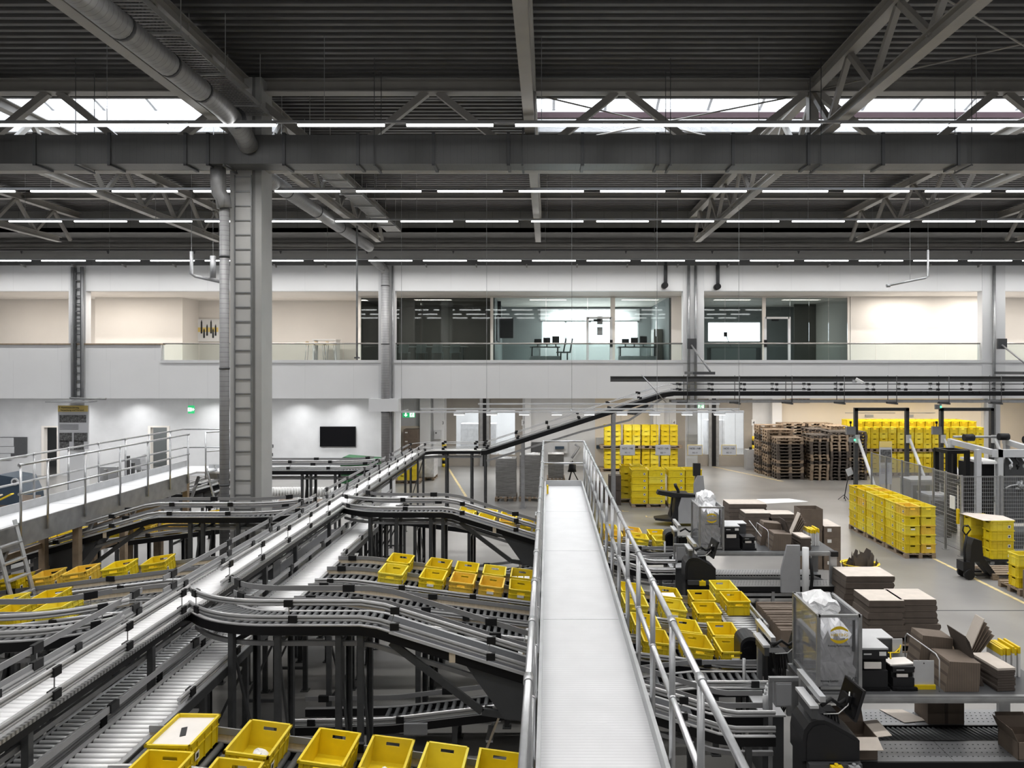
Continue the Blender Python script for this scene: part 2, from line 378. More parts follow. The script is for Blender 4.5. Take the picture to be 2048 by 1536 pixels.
# gallery front: upper band, lower band, parapet
struct(MB().box(XL, XR, 29.3, 29.6, 8.03, 9.04), 'wall_gallery_upper', M['panel'])
struct(MB().box(XL, XR, 29.3, 29.6, 3.83, 5.31), 'wall_gallery_lower', M['panel'])
struct(MB().box(XL, sx(322), 29.3, 29.55, 5.31, 5.93), 'wall_parapet', M['panel'])
struct(MB().box(XL, sx(322)+0.02, 29.24, 29.6, 5.93, 5.98), 'trim_10', M['timber'])
struct(MB().box(sx(322), XR, 29.26, 29.3, 5.22, 5.33), 'trim_11', M['white'])
struct(MB().box(XL, XR, 29.6, 40, 3.83, 5.25), 'slab_gallery', M['tvwall'])
struct(MB().box(XL, XR, 29.6, 40, 8.03, 8.2), 'ceiling_gallery', M['warm'])
for i, (a, b, c, d) in enumerate([(138, 172, 140, 170), (757, 790, 763, 788), (1366, 1408, 1373, 1395), (1964, 2010, 1976, 2000)]):
    struct(MB().box(sx(a), sx(b), 29.28, 29.62, 3.83, sz(531)).box(sx(c), sx(d), 29.28, 29.58, 0, 3.83), 'column_%d' % (i+1), M['white'])
struct(MB().box(sx(742), sx(801), 28.9, 29.3, sz(822), 3.83), 'trim_12', M['white'])
# gallery rooms
YG = 31.5
gx = lambda px, Y=YG: (px-CX)*Y/F
struct(MB().box(XL, gx(190, 32.8), 32.8, 33.0, 5.25, 8.03), 'wall_gallery_left', M['warm'])
struct(MB().box(gx(190, 32), gx(365, 32), 32.0, 33.6, 5.25, 8.03), 'wall_gallery_niche', M['warm'])
struct(MB().box(gx(365, 32), gx(722), 33.5, 33.7, 5.25, 8.03), 'wall_gallery_lounge', M['warm'])
struct(MB().box(gx(716), gx(722), YG-0.05, 36, 5.25, 8.03), 'wall_lounge_end', M['warm'])
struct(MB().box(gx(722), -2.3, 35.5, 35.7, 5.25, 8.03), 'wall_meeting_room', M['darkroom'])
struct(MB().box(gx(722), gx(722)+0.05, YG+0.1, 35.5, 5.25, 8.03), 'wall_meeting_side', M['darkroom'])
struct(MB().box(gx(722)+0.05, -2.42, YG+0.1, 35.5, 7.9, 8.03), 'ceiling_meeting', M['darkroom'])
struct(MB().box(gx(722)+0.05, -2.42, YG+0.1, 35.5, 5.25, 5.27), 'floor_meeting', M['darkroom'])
struct(MB().box(-2.42, -2.3, YG-0.02, 37, 5.25, 8.03), 'wall_partition', M['warm'])
struct(MB().box(sx(1366)-0.1, sx(1408)+0.05, YG-0.02, 37, 5.25, 8.03), 'wall_partition_office', M['warm'])
struct(MB().box(gx(1695), gx(1695)+0.12, YG, 37, 5.25, 8.03), 'wall_partition_far', M['warm'])
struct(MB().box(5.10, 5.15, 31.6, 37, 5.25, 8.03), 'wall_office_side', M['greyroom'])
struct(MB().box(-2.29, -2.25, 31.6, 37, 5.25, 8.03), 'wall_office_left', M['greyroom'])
def holed(mb, x0, x1, y0, y1, z0, z1, holes):
    xs = x0
    for (a, b, c, d) in holes:
        mb.box(xs, a, y0, y1, z0, z1); mb.box(a, b, y0, y1, z0, c); mb.box(a, b, y0, y1, d, z1); xs = b
    mb.box(xs, x1, y0, y1, z0, z1); return mb
W1 = (gx(1083, 37), gx(1277, 37), 6.16, 7.36); W2 = (gx(1415, 37), gx(1523, 37), 6.3, 7.32)
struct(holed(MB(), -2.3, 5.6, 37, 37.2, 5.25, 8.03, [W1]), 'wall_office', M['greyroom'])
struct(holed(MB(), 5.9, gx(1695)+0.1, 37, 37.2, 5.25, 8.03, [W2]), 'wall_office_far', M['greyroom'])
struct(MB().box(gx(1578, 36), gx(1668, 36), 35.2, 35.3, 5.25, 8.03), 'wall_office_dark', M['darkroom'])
struct(MB().box(W1[0]-0.05, W1[1]+0.05, 36.96, 37.0, 5.25, W1[2]), 'wall_panel_office', M['white'])
for n, wv in enumerate((W1, W2)):
    a, b, c, d = wv
    mb = MB(); m = 4 if n == 0 else 1
    for k in range(m+1):
        x = a+(b-a)*k/m; mb.box(x-0.05, x+0.05, 37.05, 37.15, c, d)
    mb.box(a, b, 37.05, 37.15, c-0.02, c+0.05); mb.box(a, b, 37.05, 37.15, d-0.05, d+0.02)
    f_ = struct(mb, 'window_%d' % (n+3), M['white'])
    struct(MB().box(a, b, 37.09, 37.11, c, d), 'pane', M['skyglass'], f_)
    if n == 0: struct(MB().box(a-0.05, b+0.05, 36.93, 36.98, d, 7.95), 'blind', M['white'], f_)
# glazed fronts of the rooms: each pane between slim joints
def glazed(name, px0, px1, joints, y=YG, z0=5.25, z1=8.02):
    fr = MB(); xs = [gx(p) for p in [px0]+joints+[px1]]
    fr.box(xs[0], xs[-1], y-0.03, y+0.03, z1-0.05, z1); fr.box(xs[0], xs[-1], y-0.03, y+0.03, z0, z0+0.06)
    r = struct(fr, name, M['warm'])
    for a, b in zip(xs, xs[1:]): struct(MB().box(a+0.012, b-0.012, y-0.006, y+0.006, z0+0.05, z1-0.04), 'pane', M['officeglass'], r)
    return r
g1 = glazed('window_5', 722, 1365, [842, 985, 1092, 1175, 1222, 1312])
g2 = glazed('window_6', 1408, 1695, [1450, 1527, 1580, 1618, 1657])
for n, (a, b) in enumerate(((1175, 1222), (1530, 1578))):
    mb = MB(); z1 = Z_(634, YG)
    for p in (a, b): mb.box(gx(p)-0.05, gx(p)+0.05, YG-0.06, YG+0.06, 5.25, z1)
    mb.box(gx(a), gx(b), YG-0.06, YG+0.06, z1-0.08, z1)
    d_ = struct(mb, 'door_%d' % (n+1), M['white'])
    struct(MB().box(gx(a)+0.25, gx(a)+0.55, YG-0.09, YG-0.06, z1-0.17, z1-0.1), 'door_closer', M['black'], d_)
    struct(MB().box(gx(b if n == 0 else a)-0.06, gx(b if n == 0 else a)+0.06, YG-0.1, YG-0.06, 5.9, 6.2), 'door_handle', M['clamp'], d_)
    if n == 0:
        for zz in (6.85, 6.4): struct(MB().box(gx(1194), gx(1205), YG-0.03, YG-0.02, zz, zz+0.34), 'notice', M['greyroom'], d_)
struct(MB().box(gx(1221), gx(1230), YG-0.05, YG+0.05, 5.25, 8.03), 'trim_13', M['warm'])
struct(MB().box(gx(1524), gx(1531), YG-0.05, YG+0.05, 5.25, 8.03), 'trim_14', M['warm'])
struct(MB().box(gx(1695)+0.1, gx(2000), YG, YG+0.2, 5.25, 8.03), 'wall_gallery_right', M['warm'])
struct(MB().box(gx(2000), XR, YG+0.6, YG+0.8, 5.25, 8.03), 'wall_gallery_end', M['warm'])
# lights inside the gallery rooms and corridor, plus a fill added in the meeting room
for x in (-22, -17.5, -12.5, -9.5): area('corridor_light', (x, 30.25, 7.98), 3.2, 0.6, 72, (1, 0.94, 0.87))
for x in (-5, 0, 4, 8, 11): area('corridor_light', (x, 30.4, 7.98), 1.6, 0.4, 22, (1, 0.93, 0.84))
for x in (14.6, 18, 22.5): area('corridor_light', (x, 30.4, 7.98), 2.2, 0.5, 75, (1, 0.95, 0.89))
area('office_light', (1.5, 34.3, 7.95), 5, 2.5, 60, (0.95, 1, 0.98))
area('office_light', (9.0, 34.3, 7.95), 3, 2, 45, (0.95, 1, 0.98))
area('office_light', (2.05, 36.3, 7.95), 3.6, 0.4, 170, (0.97, 1, 1))
area('meeting_fill', (-5, 33.2, 7.85), 3, 1.0, 42, (1, 0.95, 0.88))  # added fill without a visible fitting, lifts the dark meeting room
area('window_daylight', (2.0, 36.8, 6.8), 4.4, 1.1, 90, (0.95, 0.98, 1), (-math.pi/2, 0, 0))
# ---------------------------------------------------------------- under the gallery
YT = 35.0
tx = lambda px, Y=YT: (px-CX)*Y/F
XD = tx(800)
doors = [(tx(86), tx(117), 0, 2.25), (tx(299), tx(337), 0, 2.25)]
struct(holed(MB(), XL, XD, YT, YT+0.2, 0, 3.83, doors), 'wall_tv', M['tvwall'])
struct(MB().box(-8.4, -8.2, YT+0.2, 38.6, 0, 3.83), 'wall_return', M['tvwall'])
struct(MB().box(XL, -8.4, 38.3, 38.5, 0, 3.83), 'wall_side_rooms', M['greyroom'])
for n, (a, b, c, d) in enumerate(doors):
    mb = MB()
    for x in (a, b): mb.box(x-0.06, x+0.06, YT-0.03, YT+0.22, 0, d)
    mb.box(a-0.06, b+0.06, YT-0.03, YT+0.22, d, d+0.07); struct(mb, 'door_%d' % (n+3), M['warm'])
dx = lambda px: (px-CX)*38.5/F
dz = lambda py: Z_(py, 38.5)
D1 = (dx(893), dx(1045)); D2 = (dx(1352), dx(1505))
mb = MB()
for a, b in ((-8.2, D1[0]), (D1[1], dx(1190)), (dx(1300), D2[0]), (D2[1], dx(1562))): mb.box(a, b, 38.5, 38.7, 0, 3.83)
struct(mb, 'wall_dock', M['tvwall'])
struct(MB().box(dx(1190), dx(1300), 38.5, 38.7, 0, 3.83), 'wall_dock_cream', M['cream'])
struct(MB().box(dx(1562), XR, 38.5, 38.7, 0, 3.83), 'wall_store', M['cream'])
for i, (a, b, c) in enumerate([(842, 863, 0.35), (868, 890, 0.2), (1305, 1326, 0.35), (1050, 1062, 0.2), (1540, 1559, 0.4), (1962, 1985, 0.3)]):
    struct(MB().box(dx(a), dx(b), 38.5-c, 38.5, 0, 3.83), 'column_%d' % (i+5), M['white'])
struct(MB().box(dx(803), dx(841), 38.40, 38.5, 0.0, dz(852)), 'trim_15', M['cream'])
def dock(n, X0, X1, leaves, post):
    r = struct(MB().box(X0, X1, 38.52, 38.66, dz(818), 3.83), 'door_%d' % n, M['taupe'])
    for (a, b, ga, gb) in leaves:
        a, b, ga, gb = dx(a), dx(b), dx(ga), dx(gb); z0, z1 = dz(909), dz(821); mb = MB()
        mb.box(a, ga, 38.5, 38.62, 0, dz(818)); mb.box(gb, b, 38.5, 38.62, 0, dz(818)); mb.box(ga, gb, 38.5, 38.62, 0, z0); mb.box(ga, gb, 38.5, 38.62, z1, dz(818))
        l = struct(mb, 'door_leaf', M['taupe'], r)
        struct(MB().box(ga, gb, 38.55, 38.57, z0, z1), 'pane', M['doorglass'], l)
    struct(MB().box(dx(post[0]), dx(post[1]), 38.36, 38.7, 0, 3.83), 'door_seal', M['black'], r)
    g = MB()
    for q in (-1, 1): g.box(dx(post[0])-0.16 if q < 0 else dx(post[1]), dx(post[0]) if q < 0 else dx(post[1])+0.16, 38.4, 38.5, 0, 3.83)
    struct(g, 'door_guide', M['galv'], r)
dock(5, *D1, [(893, 966, 912, 957), (973, 1045, 981, 1030)], (966, 973))
dock(6, *D2, [(1352, 1423, 1390, 1419), (1431, 1505, 1438, 1488)], (1423, 1431))
# loading bay seen through the dock doors
struct(MB().box(XL, XR, 47, 47.2, 0, 5), 'wall_bay', M['tvwall'])
area('bay_light', (-3, 42.5, 4.9), 6, 5, 900, (1, 1, 1)); area('bay_light', (8.5, 42.5, 4.9), 6, 5, 900, (1, 1, 1))
struct(MB().box(XL, XR, 38.7, 47, 5.0, 5.2), 'ceiling_bay', M['tvwall'])
for x in (-22, -19, -15.5, -11.5, -9.4): area('soffit_downlight', (x, 34.1, 3.8), 0.35, 0.35, 24, (1, 1, 1), spread=2.2)
for x in (-24, -19, -14, -9): area('soffit_light', (x, 31.5, 3.8), 3.0, 0.8, 135, (1, 1, 1))
for x in (-4, 0, 4): area('soffit_light', (x, 34.5, 3.8), 2.5, 0.4, 125, (1, 0.97, 0.93))
for x in (9, 13, 17, 21): area('store_light', (x, 35.6, 3.8), 3, 0.5, 150, (1, 0.92, 0.82))
for x in (8, 13, 18, 22): area('soffit_light', (x, 32.0, 3.8), 2.5, 0.4, 90, (1, 0.96, 0.92))
for x in (-20.5, -16.3): area('side_room_light', (x, 36.8, 3.7), 1.5, 1, 60, (1, 1, 1))

# ---------------------------------------------------------------- roof steel
def chord(mb, p, q, wd, ht):
    """rolled I section between two points"""
    p = V(p); q = V(q); t = (q-p).normalized(); r = t.cross(UP).normalized()
    mb.bar(p+UP*(ht/2-0.012), q+UP*(ht/2-0.012), wd, 0.024); mb.bar(p-UP*(ht/2-0.012), q-UP*(ht/2-0.012), wd, 0.024); mb.bar(p, q, 0.02, ht-0.04)
YTR = 16.0
BAY = 6.005
ZT, ZB = 10.98, 9.85
def depth_truss(i, label, y0=2.0, y1=29.4):
    x = -6.37+BAY*i
    t = thing('roof_truss', label, 'roof truss', (x, y0, ZB), 'roof trusses running towards the gallery')
    mb = MB(); chord(mb, (x, y0, ZT), (x, y1, ZT), 0.22, 0.24); build(mb, 'top_chord', M['truss'], t)
    mb = MB(); chord(mb, (x, y0+1, ZB), (x, y1-1.2, ZB), 0.2, 0.2); build(mb, 'bottom_chord', M['truss'], t)
    y = YTR-1.98*7
    while y < y1-1.5:
        if y > y0+0.5:
            build(MB().bar((x, y, ZT-0.1), (x, y+0.99, ZB+0.08), 0.1, 0.1), 'diagonal', M['truss'], t)
            if y > y0+1.5: build(MB().bar((x, y, ZT-0.1), (x, y-0.99, ZB+0.08), 0.1, 0.1), 'diagonal', M['truss'], t)
        y += 1.98
    return t
TL = {-2: 'roof truss at far left, its low end showing under the second light row', -1: 'roof truss crossing the bright skylight left of the grey column',
      0: 'roof truss above the grey column, next to the spiral duct', 1: 'roof truss seen nearly edge-on between the closed roof bay and the long skylight',
      2: 'large roof truss right of centre with open diagonals below the long skylight', 3: 'roof truss further right, lower chord falling past the third light row', 4: 'rightmost roof truss with only its far end showing'}
for i in range(-2, 5): depth_truss(i, TL[i])
t = thing('cross_truss', 'roof truss spanning sideways behind the square air duct with wide V diagonals', 'roof truss', (0, YTR, 9.2))
mb = MB(); chord(mb, (XL+0.1, YTR, 11.0), (XR-0.1, YTR, 11.0), 0.28, 0.28); build(mb, 'top_chord', M['truss'], t)
mb = MB(); chord(mb, (XL+0.1, YTR, 9.3), (XR-0.1, YTR, 9.3), 0.26, 0.22); build(mb, 'bottom_chord', M['truss'], t)
ax = (865-CX)*YTR/F; k = -5
while k <= 6:
    x = ax+k*4.04
    if XL+2.2 < x < XR-2.2:
        for q in (-1, 1): build(MB().bar((x+q*0.12, YTR, 10.88), (x+q*2.0, YTR, 9.38), 0.14, 0.14), 'diagonal', M['truss'], t)
    k += 1
for i in range(-3, 5):
    if i: build(MB().box(-6.37+BAY*i-0.1, -6.37+BAY*i+0.1, YTR-0.1, YTR+0.1, 9.3, 11.1), 'upright', M['truss'], t)
mb = MB(); chord(mb, (XL, 26.3, 11.05), (XR, 26.3, 11.05), 0.2, 0.2)
tag(build(mb, 'roof_purlin', M['truss']), 'long pale roof beam crossing behind the second light row', 'beam')
for i, (a, b) in enumerate((((-0.37, 16.1, 10.9), (5.6, 20.2, 10.95)), ((5.6, 16.1, 10.9), (-0.37, 20.2, 10.95)), ((5.7, 15.9, 10.9), (11.6, 11.5, 10.95)), ((5.7, 11.5, 10.9), (11.6, 15.9, 10.95)))):
    tag(build(MB().tube(a, b, 0.018, 6), 'bracing_rod', M['truss']), ['thin bracing rod below the long skylight, running back to the right', 'thin bracing rod below the long skylight, running back to the left', 'thin bracing rod right of the large open truss, coming nearer rightwards', 'thin bracing rod right of the large open truss, receding rightwards'][i], 'bracing rod', 'roof bracing rods '+('by the skylight' if i < 2 else 'at the right'))
# ---------------------------------------------------------------- ducts, cable tray, column
t = thing('air_duct', 'long square sheet-metal air duct crossing the whole hall below the skylights', 'air duct', (0, 15.3, 9.11))
build(MB().box(-24, 24, 15.05, 15.55, 9.11, 9.69), 'duct_body', M['ductgrey'], t)
for p in (70, 219, 371, 416, 568, 716, 867, 1017, 1165, 1315, 1466, 1617, 1766, 1917):
    x = X_(p, 15.05); mb = MB()
    mb.box(x-0.03, x+0.03, 15.02, 15.58, 9.07, 9.11); mb.box(x-0.03, x+0.03, 15.02, 15.05, 9.07, 9.73); mb.box(x-0.03, x+0.03, 15.02, 15.58, 9.69, 9.73); build(mb, 'flange', M['mdark'], t)
for p in (155, 450, 750, 1045, 1340, 1640, 1940):
    x = X_(p, 15.05); mb = MB(); mb.box(x-0.02, x+0.02, 14.98, 15.62, 9.05, 9.08); mb.tube((x, 14.99, 9.05), (x, 14.99, 11.2), 0.008, 5); mb.tube((x, 15.61, 9.05), (x, 15.61, 11.2), 0.008, 5); build(mb, 'hanger', M['mdark'], t)
t = thing('spiral_duct', 'round spiral duct running along the roof truss and bending down into the square duct', 'air duct', (-5.92, 12, 9.75), 'round spiral ducts')
build(MB().path([(-5.92, 2, 9.74), (-5.92, 13.6, 9.74), (-5.98, 14.3, 9.72), (-6.0, 14.75, 9.62), (-6.0, 15.06, 9.45)], 0.19, 16), 'pipe', M['spiral'], t)
for y in (7.5, 8.9, 10.4, 11.7, 12.8, 14.2): build(MB().tube((-5.92, y-0.03, 9.74), (-5.92, y+0.03, 9.74), 0.2, 16), 'clamp_ring', M['mdark'], t)
t = thing('spiral_duct', 'round spiral duct continuing behind the square duct beside the far truss', 'air duct', (-6.75, 20, 9.6), 'round spiral ducts')
build(MB().path([(-6.8, 15.6, 9.62), (-6.8, 28.5, 9.62)], 0.19, 16), 'pipe', M['spiral'], t)
for y in (17.2, 19.5, 22, 24.5): build(MB().tube((-6.8, y-0.03, 9.62), (-6.8, y+0.03, 9.62), 0.2, 16), 'clamp_ring', M['mdark'], t)
def tray(y0, y1, label, x=-6.0, z=10.2):
    t = thing('cable_tray', label, 'cable tray', (x, y0, z), 'cable trays under the roof')
    mb = MB()
    for q in (-1, 1): mb.box(x+q*0.26-0.01, x+q*0.26+0.01, y0, y1, z, z+0.09)
    build(mb, 'side_rail', M['tray'], t); mb = MB(); y = y0
    while y < y1: mb.box(x-0.26, x+0.26, y, y+0.04, z, z+0.015); y += 0.1
    build(mb, 'rung', M['tray'], t); mb = MB(); y = y0+0.6
    while y < y1:
        mb.box(x-0.34, x+0.34, y-0.02, y+0.02, z-0.04, z)
        for q in (-1, 1): mb.tube((x+q*0.32, y, z-0.04), (x+q*0.32, y, 11.25), 0.008, 5)
        y += 1.6
    build(mb, 'hanger', M['tray'], t); mb = MB()
    for k in range(6): mb.path([(x-0.2+0.07*k, y0, z+0.03), (x-0.2+0.07*k+0.03*math.sin(k), (y0+y1)/2, z+0.03), (x-0.2+0.07*k, y1, z+0.03)], 0.016, 6)
    build(mb, 'cable', M['mdark'], t)
tray(3, 15.4, 'perforated cable tray hanging between spiral duct and roof truss in front of the column')
tray(16.5, 28, 'perforated cable tray hanging under the roof beyond the square duct', -5.75, 10.1)
t = thing('round_pipe', 'long horizontal round pipe high on the wall above the gallery', 'pipe', (0, 31.5, 10.17))
build(MB().tube((XL, 31.5, 10.17), (XR, 31.5, 10.17), 0.13, 14), 'pipe', M['truss'], t)
build(MB().box(XL, XR, 31.3, 31.5, 9.92, 9.98), 'rail', M['mdark'], t)
for k in range(15): build(MB().prism([(0, 0), (0.1, 0), (0.05, -0.12)], (-22+k*3.6, 31.25, 9.9), (1, 0, 0), (0, 0, 1), (0, 0.06, 0)), 'bracket', M['mdark'], t)
cx0 = X_(460, 15.7); cx1 = X_(523, 15.7)
t = thing('steel_column', 'tall grey building column rising through the conveyors to the roof', 'column', ((cx0+cx1)/2, 16, 0)); t['kind'] = 'structure'
build(MB().box(cx0, cx1-0.2, 15.7, 16.3, 0, 11.1), 'shaft', M['colgrey'], t)
build(MB().box(cx1-0.2, cx1-0.13, 15.72, 16.28, 0, 11.1), 'trunking', M['colside'], t)
build(MB().box(cx1-0.13, cx1, 15.7, 16.3, 0, 11.1), 'edge_cover', M['coledge'], t)
t = thing('cable_ladder', 'upright cable ladder fixed to the front of the tall grey column', 'cable ladder', (cx0+0.2, 15.66, 0.5), 'upright cable ladders')
for p in (467, 500):
    x = X_(p, 15.62); build(MB().box(x-0.011, x+0.011, 15.675, 15.698, 0.6, 9.05), 'side_rail', M['galv'], t)
for k in range(28): build(MB().box(X_(467, 15.62), X_(500, 15.62), 15.68, 15.695, 0.85+k*0.302-0.011, 0.85+k*0.302+0.011), 'rung', M['galv'], t)
t = thing('spiral_pipe', 'upright spiral pipe along the left side of the tall grey column', 'air duct', (X_(450, 15.5), 15.5, 0.4), 'upright spiral pipes')
xp = X_(451, 15.5)
build(MB().path([(xp, 15.45, 0.5), (xp, 15.45, 8.35)], 0.095, 14), 'pipe', M['spiralv'], t)
build(MB().path([(xp, 15.45, 8.3), (xp-0.02, 15.43, 8.5), (xp-0.09, 15.4, 8.62), (xp-0.1, 15.38, 8.8), (xp-0.1, 15.38, 9.12)], 0.15, 14), 'elbow', M['spiral'], t)
for z in (2.6, 5.0, 7.3): build(MB().tube((xp, 15.45, z-0.02), (xp, 15.45, z+0.02), 0.103, 14), 'clamp_ring', M['mdark'], t)
# ---------------------------------------------------------------- luminous rows
lum = None
RW = ['row nearest the viewer, level with the skylights', 'second row, just below the square air duct', 'third row, in front of the far roof', 'farthest row, along the top of the gallery wall']
first = [[p for p in (-65, 152, 379)]+[595+217.3*k for k in range(7)], None, None, None]
R0 = [(595, 217.3), (712, 162.6), (801, 130.5), (846, 109)]
for r, (y, z) in enumerate(ROWS):
    s = F/y; px0, pit = R0[r]; lit = 0.805*pit/s
    t = thing('light_rail', 'thin suspended light rail, the '+RW[r], 'light rail', (0, y, z), 'suspended light rails')
    build(MB().box(-21, 21, y-0.03, y+0.03, z-0.01, z+0.035), 'rail', M['mgrey'], t)
    k = 0
    for n in range(-14, 15):
        x = (px0-CX)/s+n*2*pit/s
        if abs(x) < 20.5: build(MB().tube((x+0.5, y, z+0.03), (x+0.5, y, ZD), 0.006, 5), 'suspension_wire', M['mgrey'], t)
    n0 = -int((px0+60)/pit)-1; q = 0
    for n in range(n0, 20):
        x = (px0-CX)/s+n*pit/s; a = CX+x*s
        if a > 2070 or a+lit*s < -20: continue
        q += 1
        o = thing('strip_light', 'lit strip lamp number %d counted from the left in the %s' % (q, ['nearest light row', 'second light row', 'third light row', 'farthest light row'][r]), 'lamp', (x+lit/2, y, z-0.07), 'strip lamps of the '+['nearest', 'second', 'third', 'farthest'][r]+' row')
        build(MB().box(x, x+lit, y-0.035, y+0.035, z-0.03, z-0.012), 'housing', M['mgrey'], o)
        build(MB().box(x+0.01, x+lit-0.01, y-0.03, y+0.03, z-0.068, z-0.03), 'diffuser', M['lamp'], o)

ORD4 = ['first', 'second', 'third', 'fourth']
# the same light rows continue behind the viewpoint; the gallery glass mirrors them
for r, (y, z) in enumerate([(9.3, 9.76), (4.65, 9.6), (0.0, 9.6), (-4.65, 9.6)]):
    t = thing('light_rail', 'suspended light rail mirrored in the gallery glass as the %s reflected line from the top' % ORD4[r], 'light rail', (0, y, z), 'mirrored light rails')
    build(MB().box(-18, 18, y-0.03, y+0.03, z-0.01, z+0.035), 'rail', M['mgrey'], t)
    for n in range(-8, 9): build(MB().box(n*2.02-0.8, n*2.02+0.8, y-0.035, y+0.035, z-0.07, z-0.012), 'diffuser', M['lamp'], t)
    for n in range(-4, 5): build(MB().tube((n*4.04, y, z+0.03), (n*4.04, y, ZD), 0.006, 5), 'suspension_wire', M['mgrey'], t)
# ---------------------------------------------------------------- conveyors
ROLL = {}
def roller_mesh(wd, rad, m):
    k = (round(wd, 3), rad, m)
    if k not in ROLL: ROLL[k] = mesh(MB().tube((-wd/2, 0, 0), (wd/2, 0, 0), rad, 10), 'roller', M[m])
    return ROLL[k]
CL = mesh(MB().box(-0.035, 0.035, -0.05, 0.05, -0.04, 0.04), 'clamp', M['clamp'])
CLF = mesh(MB().box(-0.022, 0.022, -0.07, 0.07, -0.042, 0.042), 'joint_sleeve', M['clamp'])
RECT = lambda a, b: [(-a/2, -b/2), (a/2, -b/2), (a/2, b/2), (-a/2, b/2)]
PROF_TUBE = [(0.022*math.cos(math.pi*j/4), 0.022*math.sin(math.pi*j/4)) for j in range(8)]
def rails(t, pts, wd, specs):
    """guide rails: (side, height, kind, s0, s1); round double tubes or flat strips, with clamps, sleeves and rods between them"""
    L = cum(pts)[-1]
    for (sd, z, kind, s0, s1) in specs:
        s1 = L if s1 is None else s1
        pp = sub(pts, s0, s1); off = sd*(wd/2+0.035)
        if kind in ('thin', 'dark'): build(MB().sweep(pp, [(a*0.6, b*0.6) for a, b in PROF_TUBE], off, z), 'guide_rail', M['guidelt' if kind == 'thin' else 'mdark'], t)
        elif kind == 'round':
            mb = MB(); mb.sweep(pp, PROF_TUBE, off, z+0.022); mb.sweep(pp, [(a*0.8, b*0.8) for a, b in PROF_TUBE], off, z-0.016); build(mb, 'guide_rail', M['guidelt'], t)
        else:
            build(MB().sweep(pp, RECT(0.014, 0.062), off, z), 'guide_strip', M['guide'], t)
        s_ = s0+0.25
        while s_ < s1-0.1:
            p, tt, r = sample(pts, s_); u = r.cross(tt)
            raw('clamp' if kind != 'flat' else 'joint_sleeve', CL if kind != 'flat' else CLF, p+r*off+u*z, t, math.atan2(tt.y, tt.x)-math.pi/2)
            if z > 0.18: build(MB().tube(p+r*off+u*0.06, p+r*off+u*z, 0.006, 5), 'rod', M['galv'], t)
            s_ += 1.15 if kind != 'flat' else 1.7
def conveyor(name, label, pts, wd=0.46, group=None, pitch=0.085, rad=0.03, rmat='roller', beam='black', specs=(), posts=(), post_sides=(-1, 1), strut=True, belt=None, bh=0.105, rmax=100, lip='guidelt', zfoot=0.0, brace=True, rs=(0, None), motor=()):
    pts = [V(p) for p in pts]; L = cum(pts)[-1]
    t = thing(name, label, 'conveyor', (pts[0].x, pts[0].y, 0), group)
    for sd in (-1, 1):
        build(MB().sweep(pts, RECT(0.045, bh), sd*(wd/2+0.03), -bh/2-0.012), 'side_beam', M[beam], t)
        if lip: build(MB().sweep(pts, RECT(0.05, 0.012), sd*(wd/2+0.03), -0.006), 'beam_cap', M[lip], t)
    if belt: build(MB().sweep(pts, RECT(wd, 0.03), 0, -0.016), 'belt', M[belt], t)
    else:
        s_ = rs[0]+0.06; n = 0; extra = MB(); e_ = L if rs[1] is None else rs[1]
        rm = roller_mesh(wd, rad, rmat)
        while s_ < e_-0.03:
            p, tt, r = sample(pts, s_); q = p-UP*rad
            if n < rmax: raw('roller', rm, q, t, math.atan2(r.y, r.x))
            else: extra.tube(q-r*wd/2, q+r*wd/2, rad, 8)
            n += 1; s_ += pitch
        if extra.v: tag(build(extra, 'far_rollers', M[rmat], t), kind='stuff')
        if belt is None: build(MB().sweep(sub(pts, rs[0], e_), RECT(wd-0.02, 0.012), 0, -rad*2-0.03), 'bed', M['mdark'], t)
    rails(t, pts, wd, specs)
    if strut:
        mb = MB(); mb.sweep(pts, RECT(0.04, 0.05), -wd/2+0.06, -bh-0.14); mb.sweep(pts, RECT(0.04, 0.05), wd/2-0.06, -bh-0.14); build(mb, 'cable_duct', M['postlt'], t)
    for s_ in posts:
        p, tt, r = sample(pts, s_); ends = []
        for sd in post_sides:
            q = p+r*sd*(wd/2+0.005); zt = q.z-bh-0.01
            mb = MB(); h = V((tt.x, tt.y, 0)).normalized(); n_ = h.cross(UP)
            c = V((q.x, q.y, (zt+zfoot)/2)); hh = (zt-zfoot)/2
            mb.obox(c+h*0.03, h*0.004, n_*0.03, UP*hh); mb.obox(c-h*0.03, h*0.004, n_*0.03, UP*hh); mb.obox(c+n_*sd*0.028, h*0.03, n_*0.004, UP*hh)
            mb.box(q.x-0.06, q.x+0.06, q.y-0.06, q.y+0.06, zfoot, zfoot+0.012)
            build(mb, 'leg', M['post'], t); ends.append((q, zt))
        if brace and len(ends) == 2:
            (a, za), (b, zb) = ends; mb = MB()
            mb.bar((a.x, a.y, za-0.12), (b.x, b.y, za-0.12), 0.03, 0.05); 
            if za-zfoot > 1.3: mb.bar((a.x, a.y, zfoot+0.35), (b.x, b.y, zfoot+0.35), 0.03, 0.04)
            if za-zfoot > 1.3: mb.bar((a.x, a.y, zfoot+0.35), (b.x, b.y, za-0.12), 0.025, 0.03)
            build(mb, 'cross_brace', M['post'], t)
    for s_ in motor:
        p, tt, r = sample(pts, s_)
        build(MB().obox(p-UP*0.32, r*0.2, tt*0.16, UP*0.13).tube(p-UP*0.38-r*0.36, p-UP*0.38-r*0.1, 0.075, 12), 'drive_motor', M['mdark'], t)
    return t
def bez(a, b, c, d, n=12):
    a, b, c, d = map(V, (a, b, c, d)); return [a*(1-i/n)**3+b*3*(1-i/n)**2*(i/n)+c*3*(1-i/n)*(i/n)**2+d*(i/n)**3 for i in range(n+1)]
XM, ZM, WM = -4.61, 2.07, 0.46
RY = (8.83, 15.58)              # branches to the right
